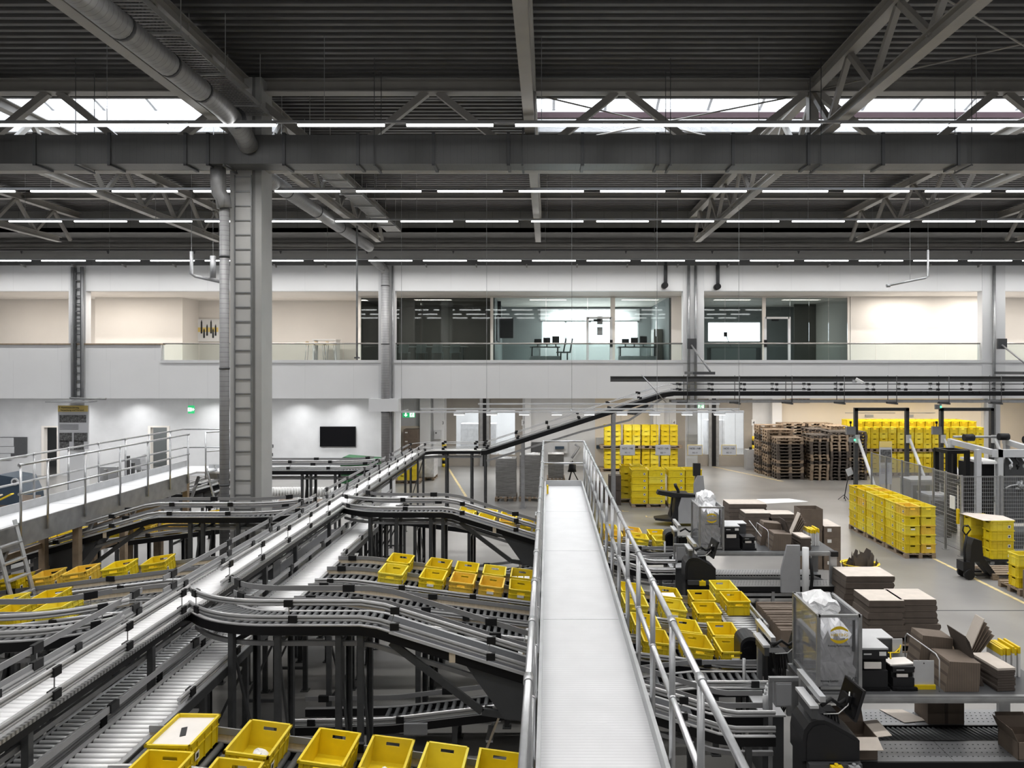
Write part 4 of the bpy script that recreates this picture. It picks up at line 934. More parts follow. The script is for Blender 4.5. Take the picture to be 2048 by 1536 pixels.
def stack(x0, y0, nx, ny, nz, where, group, turned=True, z0=0.0, keep=None, rot=0, pal=True, amber=0.0, end=0.0, side=0, gap=0.012):
    """crates on one pallet; keep(i, j, k) drops the ones nothing shows of"""
    W_, D_ = (CW, CD) if rot == 0 else (CD, CW)
    if pal: pallet((x0+nx*W_/2, y0+ny*D_/2, z0), 'wooden pallet under the %s' % where, turned=(nx*W_ < ny*D_-0.1))
    zb_ = z0+0.144
    for k in range(nz):
        for j in range(ny):
            for i in range(nx):
                if keep and not keep(i, j, k): continue
                lab = 'yellow crate, %s layer, %s column%s, %s' % (LAY(k, nz), ORD[i], '' if ny == 1 else (', front' if j == 0 else ', rear'), where)
                crate((x0+W_*(i+0.5)+gap*i+RN.uniform(-.003, .003), y0+D_*(j+0.5)+gap*j, zb_+PITCH*k), (math.pi/2 if rot else 0), lab, group, RN.random() < amber, RN.random() < end, side)
for n, (y0, nm) in enumerate(((19.72, 'near pallet of long stack by the fence'), (20.98, 'middle pallet of long stack by the fence'), (22.24, 'far pallet of long stack by the fence'))):
    stack(9.40, y0, 2, 2, 5, nm, 'crates stacked beside the wire fence', keep=(lambda i, j, k: i == 0 or k == 4 or j == 0) if n == 0 else (lambda i, j, k: i == 0 or k == 4), amber=0.12, end=0.2, side=-1)
stack(3.0, 26.9, 2, 2, 5, 'left pallet behind the stand-on truck', 'crates behind the stand-on truck', rot=1, keep=lambda i, j, k: j == 0 or k == 4, side=-1)
stack(4.32, 26.9, 2, 2, 5, 'right pallet behind the stand-on truck', 'crates behind the stand-on truck', rot=1, keep=lambda i, j, k: j == 0 or k == 4, side=-1)
stack(2.72, 28.0, 2, 1, 5, 'pallet rear left of the stand-on truck', 'crates behind the stand-on truck', keep=lambda i, j, k: True)
for n, xa in enumerate((2.74, 3.68, 4.56, 5.5)):
    nm = ['leftmost', 'second', 'third', 'rightmost'][n]+' pallet stack by the dock door'
    stack(xa, 36.4, 2, 1, 4, 'lower tier, '+nm, 'crates stacked by the dock door'); stack(xa, 36.4, 2, 1, 4, 'upper tier, '+nm, 'crates stacked by the dock door', z0=0.144+4*PITCH)
for n in range(7):
    xa = 14.66+n*0.82
    nm = 'pallet %s from left at the store wall' % ORD[n]
    stack(xa, 35.0, 2, 1, 4, 'lower tier, '+nm, 'crates stacked along the store wall', gap=0.0, keep=lambda i, j, k: k > 0); stack(xa, 35.0, 2, 1, 4, 'upper tier, '+nm, 'crates stacked along the store wall', z0=0.144+4*PITCH, gap=0.0)
rest = MB(); base = crate_mb()
for n in range(14):
    for (y, z, m) in [(35.3, 0.144, 1)]+[(35.95+0.62*q, 0.0, 9) for q in range(3)]:
        xo = 14.66+0.41*n+0.2
        for k in range(m): rest.add([p+V((xo, y, z+0.28+PITCH*k-(0.28 if m == 1 else 0))) for p in base.v], base.f)
tag(build(rest, 'stacked_crates', M['crate']), 'block of yellow crates filling the space behind the store wall front row', 'crates', kind='stuff')
# pallet stacks
for (x, y, tn, n, nm, f) in [(10.92, 34.2, False, 13, 'nearest left stack', 0.55), (12.15, 34.1, True, 14, 'second stack from left in front', 0.6), (13.02, 34.1, True, 15, 'third stack from left in front', 0.6), (13.9, 34.2, True, 15, 'right stack behind the portal frame', 0.8),
        (10.75, 35.1, False, 15, 'middle left stack', 0.4), (10.6, 36.0, False, 16, 'rear left stack', 0.3), (12.0, 37.2, False, 16, 'back row left stack', 0.3), (13.4, 37.2, False, 16, 'back row right stack', 0.3), (12.6, 35.6, True, 15, 'inner stack', 0.5), (13.6, 35.6, True, 16, 'inner right stack', 0.4)]:
    for k in range(n):
        pallet((x+RN.uniform(-.02, .02), y+RN.uniform(-.02, .02), 0.1445*k), 'empty weathered pallet, %s, %s' % ('topmost' if k == n-1 else ORD[k]+' from the floor', nm), tn, RN.random() < f, 'empty pallets in tall stacks', RN.uniform(-.015, .015))
# ---------------------------------------------------------------- packing stations right of the walkway (two alike, one module apart)
def near_far(n, a): return ('nearer' if n == 0 else 'farther')+' '+a
def station(n):
    dy = 6.75*n; W = ['near the bottom right corner', 'beyond the first packing table'][n]; G = 'packing station equipment'
    # packing table: perforated plates either side of a roller strip, aluminium frame
    t = thing('packing_table', 'low packing table with perforated metal plates and slanted roller strip, '+('at the bottom right corner' if n == 0 else 'in the middle distance'), 'table', (4.5, 9+dy, 0), 'packing tables')
    for a, b in ((3.28, 4.55), (4.555, 5.82)):
        build(MB().box(a, b, 8.40+dy, 8.86+dy, 0.585, 0.60), 'plate', M['plate'], t); build(MB().box(a, b, 9.26+dy, 9.68+dy, 0.585, 0.60), 'plate', M['plate'], t)
    d = MB()
    for k in range(40):
        for j in range(4): d.box(3.36+k*0.0605+(0.03 if j % 2 else 0), 3.375+k*0.0605+(0.03 if j % 2 else 0), 8.5+0.09*j+dy, 8.508+0.09*j+dy, 0.600, 0.604)
        for j in range(4): d.box(3.36+k*0.0605+(0.03 if j % 2 else 0), 3.375+k*0.0605+(0.03 if j % 2 else 0), 9.34+0.08*j+dy, 9.348+0.08*j+dy, 0.600, 0.604)
    tag(build(d, 'ball_dots', M['mdark'], t), kind='stuff')
    x = 3.34
    while x < 5.8: build(MB().tube((x, 8.9+dy, 0.575), (x-0.1, 9.22+dy, 0.575), 0.020, 8), 'roller', M['rolldark'], t); x += 0.062
    build(MB().box(3.28, 5.82, 8.87+dy, 9.25+dy, 0.50, 0.53), 'bed', M['black'], t)
    build(MB().box(3.28, 5.82, 8.37+dy, 8.40+dy, 0.50, 0.60), 'front_fascia', M['black'], t); build(MB().box(3.28, 5.82, 8.86+dy, 8.88+dy, 0.52, 0.6), 'strip_edge', M['black'], t); build(MB().box(3.28, 5.82, 9.24+dy, 9.26+dy, 0.52, 0.6), 'strip_edge', M['black'], t)
    for x in (3.32, 4.55, 5.78):
        for y in (8.43, 9.63): build(MB().box(x-0.03, x+0.03, y-0.03+dy, y+0.03+dy, 0, 0.585), 'leg', M['galv'], t)
    build(MB().box(3.3, 5.8, 8.41+dy, 8.45+dy, 0.40, 0.46), 'cross_rail', M['galv'], t); build(MB().box(3.3, 5.8, 9.4+dy, 9.42+dy, 0.05, 0.5), 'rear_panel', M['mdark'], t)
    # shelf
    t = thing('packing_shelf', 'aluminium shelf above the packing table holding printers and carton bundles, '+['nearer one', 'farther one'][n], 'shelf', (4.5, 9+dy, 1.17), 'packing shelves')
    mb = MB(); mb.box(3.05, 5.9, 8.58+dy, 8.63+dy, 1.17, 1.25); mb.box(3.05, 5.9, 8.57+dy, 8.58+dy, 1.195, 1.225); build(mb, 'front_rail', M['galv'], t)
    build(MB().box(3.05, 5.9, 8.63+dy, 9.5+dy, 1.225, 1.25), 'board', M['mdark'], t); build(MB().box(3.05, 5.9, 9.5+dy, 9.55+dy, 1.17, 1.25), 'rear_rail', M['galv'], t)
    for (x, y) in ((5.78, 9.52), (5.84, 8.62), (3.1, 9.52)): build(MB().box(x-0.07, x+0.07, y-0.03+dy, y+0.03+dy, 0.0 if y < 9 else 0.6, 1.17), 'upright', M['galv'], t)
    build(MB().box(5.78, 5.92, 8.54+dy, 8.66+dy, 1.16, 1.26), 'corner_joint', M['clamp'], t)
    # clear bin with bags
    x0, x1, y0, y1, z0, z1 = 3.12, 3.60, 8.66+dy, 9.50+dy, 1.25, 2.16
    t = thing('clear_bin', 'tall clear-walled bin full of plastic bags, yellow logo on its front, '+near_far(n, 'of two'), 'bin', ((x0+x1)/2, y0, z0), 'clear bag bins')
    for x in (x0, x1):
        for y in (y0, y1): build(MB().box(x-0.02, x+0.02, y-0.02, y+0.02, z0, z1), 'post', M['galv'], t)
    mb = MB()
    for y in (y0, y1): mb.box(x0, x1, y-0.02, y+0.02, z1-0.03, z1).box(x0, x1, y-0.02, y+0.02, z0+0.05, z0+0.08)
    for x in (x0, x1): mb.box(x-0.02, x+0.02, y0, y1, z1-0.03, z1).box(x-0.02, x+0.02, y0, y1, z0+0.05, z0+0.08)
    build(mb, 'rim_frame', M['galv'], t)
    fp = build(MB().box(x0+0.02, x1-0.02, y0-0.003, y0+0.003, z0+0.08, z1-0.03), 'front_panel', M['acrylic'], t)
    for x in (x0, x1): build(MB().box(x-0.003, x+0.003, y0+0.02, y1-0.02, z0+0.08, z1-0.03), 'side_panel', M['acrylic'], t)
    build(MB().box(x0+0.02, x1-0.02, y1-0.003, y1+0.003, z0+0.08, z1-0.03), 'rear_panel', M['acrylic'], t); build(MB().box(x0, x1, y0, y1, z0, z0+0.02), 'bottom', M['mgrey'], t)
    build(MB().box(x1-0.09, x1-0.06, y0-0.02, y0-0.004, z1-0.42, z1-0.06), 'handle', M['mdark'], t)
    xc = 3.362; lz = 1.925; arc = lambda sg: [(0.1*(k/8-1), sg*(0.055+0.045*(1-(k/8-1)**2))) for k in range(17)]+[(0.1*(1-k/8), sg*(0.035+0.03*(1-(1-k/8)**2))) for k in range(17)]
    for sg in (1, -1): build(MB().prism(arc(sg) if sg < 0 else arc(sg)[::-1], (xc, y0-0.006, lz), (1, 0, 0), (0, 0, 1), (0, 0.002, 0)), 'logo_arc', M['logo'], t)
    txt('HARTING', 0.046, (xc, y0-0.006, lz-0.016), M['logo'], t); txt('Pushing Performance', 0.030, (xc-0.005, y0-0.006, lz-0.135), M['ink'], t)
    txt('Working Comfort', 0.028, (xc-0.115, y0-0.006, z0+0.135), M['ink'], t); txt('BVS', 0.085, (x1-0.10, y0-0.006, z0+0.13), M['mdark'], t)
    mb = MB(); crumple(mb, x0+0.05, x1-0.05, y0+0.05, y1-0.05, z0+0.03, z1-(0.24 if n == 0 else 0.1), 9, 0.022, 0.10)
    crumple(mb, x0+0.06, x1-0.06, y0+0.45, y1-0.05, z1-0.3, z1+(0.02 if n == 0 else 0.16), 6, 0.02, 0.07)
    tag(build(mb, 'plastic_bags', M['bag']), 'heap of clear plastic bags inside the %s clear bin' % ['nearer', 'farther'][n], 'bags', kind='stuff')
    # printers and trays
    def tray_(x0, x1, who): tag(build(MB().box(x0, x1, 8.72+dy, 9.12+dy, 1.25, 1.285).box(x0+0.04, x1-0.04, 8.71+dy, 8.72+dy, 1.255, 1.28), 'printer_tray', M['black']), 'flat black tray under the %s on the %s shelf' % (who, ['nearer', 'farther'][n]), 'tray', 'printer trays')
    tray_(3.62, 3.98, 'tall printer'); tray_(4.01, 4.30, 'small printer')
    def printer(xa, xb, ya, yb, za, hh, who, small=False):
        t = thing('label_printer', 'black %s on the %s packing shelf' % (who, ['nearer', 'farther'][n]), 'printer', ((xa+xb)/2, ya, za), 'label printers')
        h1 = hh*0.55 if not small else hh
        mb = MB(); mb.box(xa, xb, ya+0.05, yb, za, za+hh-0.02); mb.box(xa, xb, ya, ya+0.05, za, za+hh*0.42); mb.box(xa, xb, ya, ya+0.05, za+hh*0.72, za+hh-0.02); build(mb, 'housing', M['machine'], t)
        build(MB().box(xa-0.005, xb+0.005, ya-0.005, yb, za+hh-0.02, za+hh), 'lid', M['mlight'] if not small else M['machine'], t)
        build(MB().box(xa+0.04, xa+0.13, ya-0.003, ya, za+hh*0.82, za+hh*0.86), 'front_badge', M['mlight'], t)
        build(MB().box(xa+0.05, xb-0.07, ya+0.01, ya+0.03, za+hh*0.46, za+hh*0.62), 'paper_outlet', M['paper'], t)
        if not small: build(MB().box(xb-0.1, xb-0.02, ya-0.004, ya, za+hh*0.8, za+hh*0.9), 'display', M['sticker'], t)
    printer(3.64, 3.96, 8.74+dy, 9.12+dy, 1.285, 0.46, 'tall label printer with a pale grey lid')
    printer(4.03, 4.28, 8.76+dy, 9.06+dy, 1.285, 0.23, 'small label printer', True)
    t = thing('electric_cabinet', 'pale-topped grey cabinet standing behind the tall printer on the %s shelf' % ['nearer', 'farther'][n], 'cabinet', (3.98, 9.3+dy, 1.25))
    build(MB().box(3.76, 4.2, 9.16+dy, 9.46+dy, 1.25, 1.70), 'body', M['mdark'], t); build(MB().box(3.75, 4.21, 9.15+dy, 9.47+dy, 1.70, 1.715), 'top', M['mlight'], t)
    if n == 0:
        tag(build(MB().obox((4.15, 8.9, 1.525), (0.15, 0.02, 0), (-0.01, 0.1, 0), (0, 0, 0.008)), 'paper_pad', M['paper']), 'white paper pad lying on top of the small printer', 'paper')
        for k in range(2): tag(build(MB().path([(4.02+0.07*k, 8.95, 1.53), (4.06+0.07*k, 9.05, 1.57), (4.2+0.05*k, 9.08, 1.56), (4.28, 9.1, 1.62+0.03*k)], 0.009, 6), 'yellow_cable', M['yellow']), ['lower', 'upper'][k]+' yellow cable curling above the small printer', 'cable', 'yellow cables')
    t = thing('document_holder', 'white document holder with %s on the %s packing shelf' % (['yellow lower edge', 'slanted plates'][n], ['nearer', 'farther'][n]), 'holder', (4.38, 8.8+dy, 1.25), 'document holders')
    if n == 0:
        build(MB().box(4.28, 4.52, 8.78, 8.79, 1.29, 1.58), 'front_plate', M['mlight'], t); build(MB().box(4.27, 4.53, 8.76, 8.84, 1.25, 1.30), 'base', M['yellow'], t); build(MB().box(4.18, 4.30, 9.1, 9.11, 1.4, 1.72), 'rear_plate', M['mlight'], t); build(MB().tube((4.4, 8.775, 1.55), (4.4, 8.78, 1.55), 0.008, 8), 'rivet', M['mdark'], t)
    else:
        build(MB().bar((4.3, 9.3+dy, 1.75), (4.45, 8.9+dy, 1.5), 0.012), 'rod', M['mlight'], t); build(MB().box(4.18, 4.28, 8.95+dy, 8.96+dy, 1.3, 1.48), 'front_plate', M['mlight'], t)
    t = thing('wire_divider', 'bent wire divider left of the carton bundle on the %s shelf' % ['nearer', 'farther'][n], 'divider', (4.5, 8.9+dy, 1.25), 'wire dividers')
    build(MB().path([(4.54, 8.7+dy, 1.25), (4.54, 8.7+dy, 1.62), (4.54, 8.78+dy, 1.66), (4.50, 9.4+dy, 1.68), (4.5, 9.45+dy, 1.62), (4.5, 9.45+dy, 1.25)], 0.007, 6), 'wire_loop', M['mlight'], t)
    # carton bundles and boards standing on the shelf
    def bundle(pts, ya, yb, who, m='slabv', cat='cardboard'):
        o = MB().prism(pts, (0, ya+dy, 0), (1, 0, 0), (0, 0, 1), (0, yb-ya, 0)); return tag(build(o, 'carton_bundle', M[m]), who+' on the %s packing shelf' % ['nearer', 'farther'][n], cat, 'flat carton bundles on the shelves')
    bundle([(4.60, 1.25), (5.00, 1.25), (5.02, 1.58), (4.66, 1.60)], 8.7, 9.12, 'large upright bundle of folded cartons')
    bundle([(4.50, 1.25), (4.92, 1.25), (4.95, 1.70), (4.58, 1.74)], 9.16, 9.45, 'rear upright bundle of folded cartons')
    for k in range(4): bundle([(5.10+0.012*k, 1.25), (5.112+0.012*k, 1.25), (4.93+0.014*k, 1.84-0.02*k), (4.918+0.014*k, 1.84-0.02*k)], 8.85, 9.25, ORD[k]+' dark board from the left, leaning left', 'carddk', 'board')
    for k in range(5): bundle([(5.13+0.014*k, 1.3), (5.142+0.014*k, 1.3), (5.40+0.03*k, 1.90-0.05*k), (5.388+0.03*k, 1.90-0.05*k)], 9.27, 9.46, ORD[k]+' pale board from the left, fanned out right', 'cardlt' if k == 0 else 'card', 'board')
    for k in range(9): tag(build(MB().obox((5.30+RN.uniform(-.01, .01), 8.95+dy, 1.268+0.03*k), (0.11, 0.01, 0), (-0.02, 0.24, 0), (0, 0, 0.013)), 'flat_carton', M['cardlt'] if k == 8 else M['carddk']), 'flat carton, %s of the small pile right on the %s shelf' % ('topmost' if k == 8 else ORD[k]+' from below', ['nearer', 'farther'][n]), 'cardboard', 'small pile of flat cartons')
    for k in range(7):
        o = thing('envelope', 'yellow and white card envelope, %s from left on the %s shelf' % (ORD[k], ['nearer', 'farther'][n]), 'envelope', (5.52+0.033*k, 9.1+dy, 1.25), 'yellow and white envelopes')
        e = RN.uniform(-.02, .02); yb = 9.12+RN.uniform(-.02, .02)+dy; build(MB().box(5.50+0.036*k, 5.524+0.036*k, yb, yb+0.3, 1.25, 1.52+e), 'card', M['sticker'], o); build(MB().box(5.499+0.036*k, 5.525+0.036*k, yb-0.002, yb+0.302, 1.52+e, 1.60+e), 'yellow_edge', M['yellow'], o)
    # head units: hooded machine, arm beam, monitor
    def hood(x0, y, z0, wd, ht, dp, who, tall=False):
        t = thing('hooded_machine', who, 'machine', (x0+wd/2, y, z0), 'black hooded machines')
        if tall: pf = [(0, 0.1*ht), (0.15*wd, 0), (wd, 0)]+[(wd/2+wd/2*math.cos(a*math.pi/10), ht*0.72+ht*0.28*math.sin(a*math.pi/10)) for a in range(11)]
        else: pf = [(0, 0), (wd, 0), (wd, 0.5*ht), (0.9*wd, 0.62*ht), (0.5*wd, 0.93*ht), (0.38*wd, ht), (0.25*wd, ht), (0.12*wd, 0.93*ht), (0.03*wd, 0.76*ht), (0, 0.5*ht)]
        build(MB().prism(pf, (x0, y, z0), (1, 0, 0), (0, 0, 1), (0, dp, 0)), 'hood', M['machine'], t)
        pin = [(wd*0.5+(a-wd*0.5)*0.86, ht*0.46+(b-ht*0.5)*0.86) for a, b in pf]
        build(MB().prism(pin, (x0, y-0.012, z0), (1, 0, 0), (0, 0, 1), (0, 0.014, 0)), 'front_cover', M['screen'] if tall else M['machine'], t)
        build(MB().box(x0+0.02, x0+wd-0.02, y+0.06, y+dp-0.02, 0.0, z0), 'stand', M['machine'], t)
        return t
    t = hood(2.67, 7.87+dy, 0.88, 0.60, 0.43, 0.40, 'low black hooded machine with sloping top %s' % W)
    build(MB().box(2.72, 3.27, 7.80+dy, 7.90+dy, 0.80, 0.88), 'console', M['mdark'], t)
    build(MB().box(2.93, 3.05, 7.74+dy, 7.82+dy, 0.80, 0.88).tube((2.99, 7.78+dy, 0.88), (2.99, 7.78+dy, 0.90), 0.02, 8), 'push_button', M['yellow'], t); build(MB().box(3.12, 3.23, 7.74+dy, 7.82+dy, 0.80, 0.88).tube((3.175, 7.78+dy, 0.88), (3.175, 7.78+dy, 0.90), 0.02, 8), 'push_button', M['mgrey'], t)
    hood(2.68, 10.45+dy, 0.80, 0.29, 0.46, 0.36, 'tall black hood at the lane end, %s' % ['nearer of the tall pair', 'farther of the tall pair'][n], True)
    for q, (yy, who) in enumerate(((7.75, 'low'), (9.45, 'tall'))):
        t = thing('equipment_arm', 'aluminium post and beam carrying the screen behind the %s black hood, %s' % (who, ['nearer station', 'farther station'][n]), 'stand', (2.85, yy+dy, 0), 'screen stands')
        build(MB().box(2.81, 2.87, yy+dy, yy+0.72+dy, 1.55, 1.61), 'beam', M['alu'], t); build(MB().box(2.82, 2.88, yy+0.62+dy, yy+0.69+dy, 0, 1.55), 'post', M['galv'], t)
        build(MB().box(2.72, 2.81, yy+0.03+dy, yy+0.5+dy, 1.47, 1.50), 'cover_plate', M['mlight'], t); build(MB().box(2.74, 2.80, yy+0.04+dy, yy+0.45+dy, 1.36, 1.47), 'side_plate', M['mdark'], t)
        build(MB().path([(2.88, yy+0.15+dy, 1.45), (3.0, yy+0.2+dy, 1.5), (3.1, yy+0.25+dy, 1.42), (3.2, yy+0.3+dy, 1.45)], 0.02, 8), 'swivel_arm', M['clamp'], t)
        cy = yy+0.30+dy; cz = 1.46
        m_ = thing('touch_screen', 'black screen on an arm above the %s hood, %s station' % (who, ['nearer', 'farther'][n]), 'screen', (3.24, cy, cz-0.17), 'black screens')
        u = V((0.02, -0.2, 0)); v = V((0.05, 0, 0.165)); nn = u.cross(v).normalized()
        build(MB().obox(V((3.25, cy, cz)), u, v, nn*0.014), 'panel', M['machine'], m_); build(MB().obox(V((3.25, cy, cz))+nn*0.016, u*0.92, v*0.9, nn*0.002), 'display', M['screen'], m_); build(MB().obox(V((3.21, cy+0.03, cz-0.03)), u*0.4, v*0.4, nn*0.03), 'mount', M['clamp'], m_)
        build(MB().obox(V((3.25, cy, cz))-nn*0.0155+u*0.55+v*0.05, u*0.12, v*0.12, nn*0.001), 'label_sticker', M['sticker'], m_)
        build(MB().path([(3.23, cy-0.02, cz+0.08), (3.2, cy-0.05, cz-0.05), (3.1, cy-0.05, cz-0.14), (2.95, cy-0.02, cz-0.16)], 0.007, 6), 'white_cable', M['sticker'], m_)
        mb = MB()
        for k in range(7): a = 0.6*k; mb.path([(2.92+0.03*k, yy+0.3+dy, 1.3), (2.96+0.03*k, yy+0.28+0.1*math.sin(a)+dy, 1.0), (2.9+0.04*k, yy+0.25+dy, 0.75), (2.95+0.02*k, yy+0.35+dy, 0.5)], 0.011, 5)
        build(mb, 'cable_loom', M['clamp'], t)
        tag(build(MB().box(2.9, 3.15, yy+0.45+dy, yy+0.62+dy, 0.75, 1.25).tube((2.95, yy+0.44+dy, 1.0), (3.1, yy+0.44+dy, 1.0), 0.05, 10), 'scanner_unit', M['clamp']), 'black scanner block under the screen by the %s hood, %s station' % (who, ['nearer', 'farther'][n]), 'device', 'scanner blocks')
    t = thing('control_box', 'grey control box hung from a rail beside the lane end, %s' % near_far(n, 'station'), 'control box', (2.78, 8.9+dy, 1.0), 'control boxes')
    build(MB().box(2.69, 2.88, 8.86+dy, 9.0+dy, 1.0, 1.29), 'case', M['mgrey'], t); build(MB().box(2.62, 2.98, 8.87+dy, 8.93+dy, 1.30, 1.34), 'rail', M['galv'], t); build(MB().box(2.70, 2.87, 8.85+dy, 8.86+dy, 1.02, 1.27), 'door', M['mgrey'], t)
    build(MB().box(2.62, 2.66, 8.88+dy, 8.92+dy, 0, 1.3), 'post', M['galv'], t)
    t = thing('side_cabinet', 'narrow dark cabinet with a pale top below the control box, %s' % near_far(n, 'station'), 'cabinet', (2.72, 9.4+dy, 0), 'side cabinets')
    build(MB().box(2.60, 2.86, 9.1+dy, 9.72+dy, 0, 0.78), 'body', M['mdark'], t); build(MB().box(2.58, 2.88, 9.08+dy, 9.74+dy, 0.78, 0.80), 'top', M['mlight'], t)
    for k in range(3): tag(build(MB().tube((2.68+0.05*k, 9.25+0.12*k+dy, 0.80), (2.68+0.05*k, 9.25+0.12*k+dy, 0.98), 0.035, 10).tube((2.68+0.05*k, 9.25+0.12*k+dy, 0.98), (2.68+0.05*k, 9.25+0.12*k+dy, 1.02), 0.015, 8), 'spray_bottle', M['mlight']), '%s small bottle on the pale cabinet top, %s' % (['front', 'middle', 'rear'][k], near_far(n, 'station')), 'bottle', 'bottles on the side cabinets')
    tag(build(MB().tube((2.6, 9.95+dy, 0), (2.6, 9.95+dy, 1.15), 0.022, 10).box(2.55, 2.65, 9.9+dy, 10.0+dy, 0, 0.012), 'support_tube', M['galv']), 'upright grey tube at the end of the low roller conveyor, %s' % near_far(n, 'station'), 'tube', 'support tubes')
    # cartons in work
station(0); station(1)
def open_carton(name, label, x0, x1, y0, y1, z0, z1, flaps=(1, 1, 1, 1), group=None):
    t = thing(name, label, 'carton', ((x0+x1)/2, (y0+y1)/2, z0), group); w_ = 0.006
    mb = MB(); mb.box(x0, x1, y0, y0+w_, z0, z1).box(x0, x1, y1-w_, y1, z0, z1).box(x0, x0+w_, y0, y1, z0, z1).box(x1-w_, x1, y0, y1, z0, z1).box(x0, x1, y0, y1, z0, z0+w_); build(mb, 'body', M['card'], t)
    fl = min(x1-x0, y1-y0)*0.5
    for f, (c, a, b) in zip(flaps, (((x0+x1)/2, y0, z1), 0, 0), ) if False else []: pass
    if flaps[0]: build(MB().obox(((x0+x1)/2, y0-fl*0.42, z1-fl*0.2), ((x1-x0)/2, 0, 0), (0, fl*0.42, fl*0.2), (0, -0.001, 0.003)), 'flap', M['cardlt'], t)
    if flaps[1]: build(MB().obox((x1+fl*0.45, (y0+y1)/2, z1+fl*0.05), (fl*0.45, 0, fl*0.05), (0, (y1-y0)/2, 0), (0, 0, 0.003)), 'flap', M['cardlt'], t)
    if flaps[2]: build(MB().obox(((x0+x1)/2, y1+fl*0.2, z1+fl*0.42), ((x1-x0)/2, 0, 0), (0, fl*0.2, fl*0.42), (0, 0.003, 0)), 'flap', M['card'], t)
    if flaps[3]: build(MB().obox((x0-fl*0.2, (y0+y1)/2, z1+fl*0.42), (fl*0.2, 0, -fl*0.42), (0, (y1-y0)/2, 0), (0.003, 0, 0)), 'flap', M['card'], t)
    return t
open_carton('open_carton', 'open carton with spread flaps right of the low black hood at the bottom edge', 3.34, 3.70, 8.42, 8.80, 0.60, 0.86, (1, 1, 1, 0))
t = open_carton('open_carton', 'small brown carton on the table at the right picture edge', 5.28, 5.62, 8.42, 8.80, 0.60, 0.80, (0, 0, 1, 1))
build(MB().box(5.40, 5.48, 8.414, 8.418, 0.65, 0.73), 'printed_mark', M['carddk'], t)
o = thing('closed_carton', 'closed dark carton under the nearer shelf on the rear plate', 'carton', (4.95, 9.45, 0.6)); build(MB().box(4.70, 5.15, 9.28, 9.62, 0.60, 0.88), 'body', M['card'], o); build(MB().box(4.91, 4.95, 9.278, 9.622, 0.5995, 0.8815), 'tape', M['carddk'], o)
tag(build(MB().prism([(4.27, 9.66), (4.56, 9.66), (4.74, 9.36), (4.42, 9.30)], (0, 0, 0.604), (1, 0, 0), (0, 1, 0), (0, 0, 0.006)), 'cardboard_sheet', M['cardlt']), 'loose pale cardboard sheet on the rear plate of the nearer table', 'cardboard')
t = thing('machine_guard', 'large dark grey guard panel at the right end of the farther packing table', 'guard', (4.85, 15.2, 0))
build(MB().prism([(0, 0.3), (0.38, 0.3), (0.38, 1.25), (0.12, 1.25), (0, 0.75)], (4.68, 15.05, 0.2), (1, 0, 0), (0, 0, 1), (0, 0.06, 0)), 'panel', M['mgrey'], t)
build(MB().tube((5.15, 15.0, 0), (5.15, 15.0, 1.42), 0.065, 12), 'post', M['mlight'], t); build(MB().path([(5.27, 15.05, 1.2), (5.3, 15.05, 0.8), (5.27, 15.05, 0.5), (5.25, 15.1, 0.2)], 0.035, 8), 'hose', M['clamp'], t)
# cardboard sheets standing in a low carrier beside the transfer conveyor
t = thing('sheet_carrier', 'low carrier packed with upright cardboard sheets beside the transfer conveyor', 'cardboard', (3.95, 12.2, 0))
build(MB().box(3.55, 4.45, 11.5, 12.95, 0, 0.72), 'carrier', M['mdark'], t)
mb = MB()
for k in range(40): mb.box(3.58, 4.42, 11.53+0.035*k, 11.552+0.035*k, 0.72, 0.98+RN.uniform(-.015, .02))
tag(build(mb, 'upright_sheets', M['card'], t), kind='stuff')
# ---------------------------------------------------------------- right half of the floor
def slabs(x0, x1, y0, y1, n, h, who, group, skew=0.0, z0=0.144, top='cardlt', light=False):
    pallet(((x0+x1)/2, (y0+y1)/2, 0), 'wooden pallet under the %s' % who)
    for k in range(n):
        o_ = skew*k/n+RN.uniform(-.025, .025); q = RN.uniform(-.02, .02); z = z0+h*k
        t = thing('carton_bundle', 'flat cartons, %s in the %s' % ('topmost' if k == n-1 else ORD[k]+' from below', who), 'cardboard', ((x0+x1)/2+o_, (y0+y1)/2, z), group)
        pf = [(x0+o_, z), (x1+o_-RN.uniform(0, .03), z), (x1+o_, z+h*0.5), (x1+o_-RN.uniform(0, .03), z+h-0.006), (x0+o_+RN.uniform(0, .03), z+h-0.006)]
        build(MB().prism(pf, (0, y0+q, 0), (1, 0, 0), (0, 0, 1), (0, y1-y0, 0)), 'sheets', M['slab'], t)
        if k == n-1: build(MB().box(x0+o_+0.01, x1+o_-0.01, y0+q, y1+q, z+h-0.006, z+h+0.002), 'top_sheet', M[top], t)
slabs(5.66, 6.30, 13.25, 13.92, 7, 0.108, 'front left stack right of the clear bin', 'flat carton bundles on the floor')
slabs(6.34, 7.0, 13.3, 13.95, 7, 0.108, 'front right stack right of the clear bin', 'flat carton bundles on the floor', -0.12)
slabs(5.76, 6.72, 14.6, 15.3, 7, 0.115, 'wide carton stack behind the front pair', 'flat carton bundles on the floor', 0.04)
slabs(5.45, 6.15, 20.8, 21.4, 7, 0.12, 'left carton stack beyond the far packing table', 'flat carton bundles on the floor')
slabs(6.18, 6.85, 20.75, 21.35, 7, 0.118, 'right carton stack beyond the far packing table', 'flat carton bundles on the floor')
slabs(5.2, 6.3, 21.55, 22.3, 8, 0.12, 'rear carton stack beyond the far packing table', 'flat carton bundles on the floor')
tag(build(MB().prism([(6.3, 21.6), (7.6, 21.9), (7.2, 22.4), (6.2, 22.3)], (0, 0, 1.11), (1, 0, 0), (0, 1, 0), (0, 0, 0.006)), 'paper_sheet', M['sticker']), 'large white sheet lying over the rear carton stack', 'sheet')
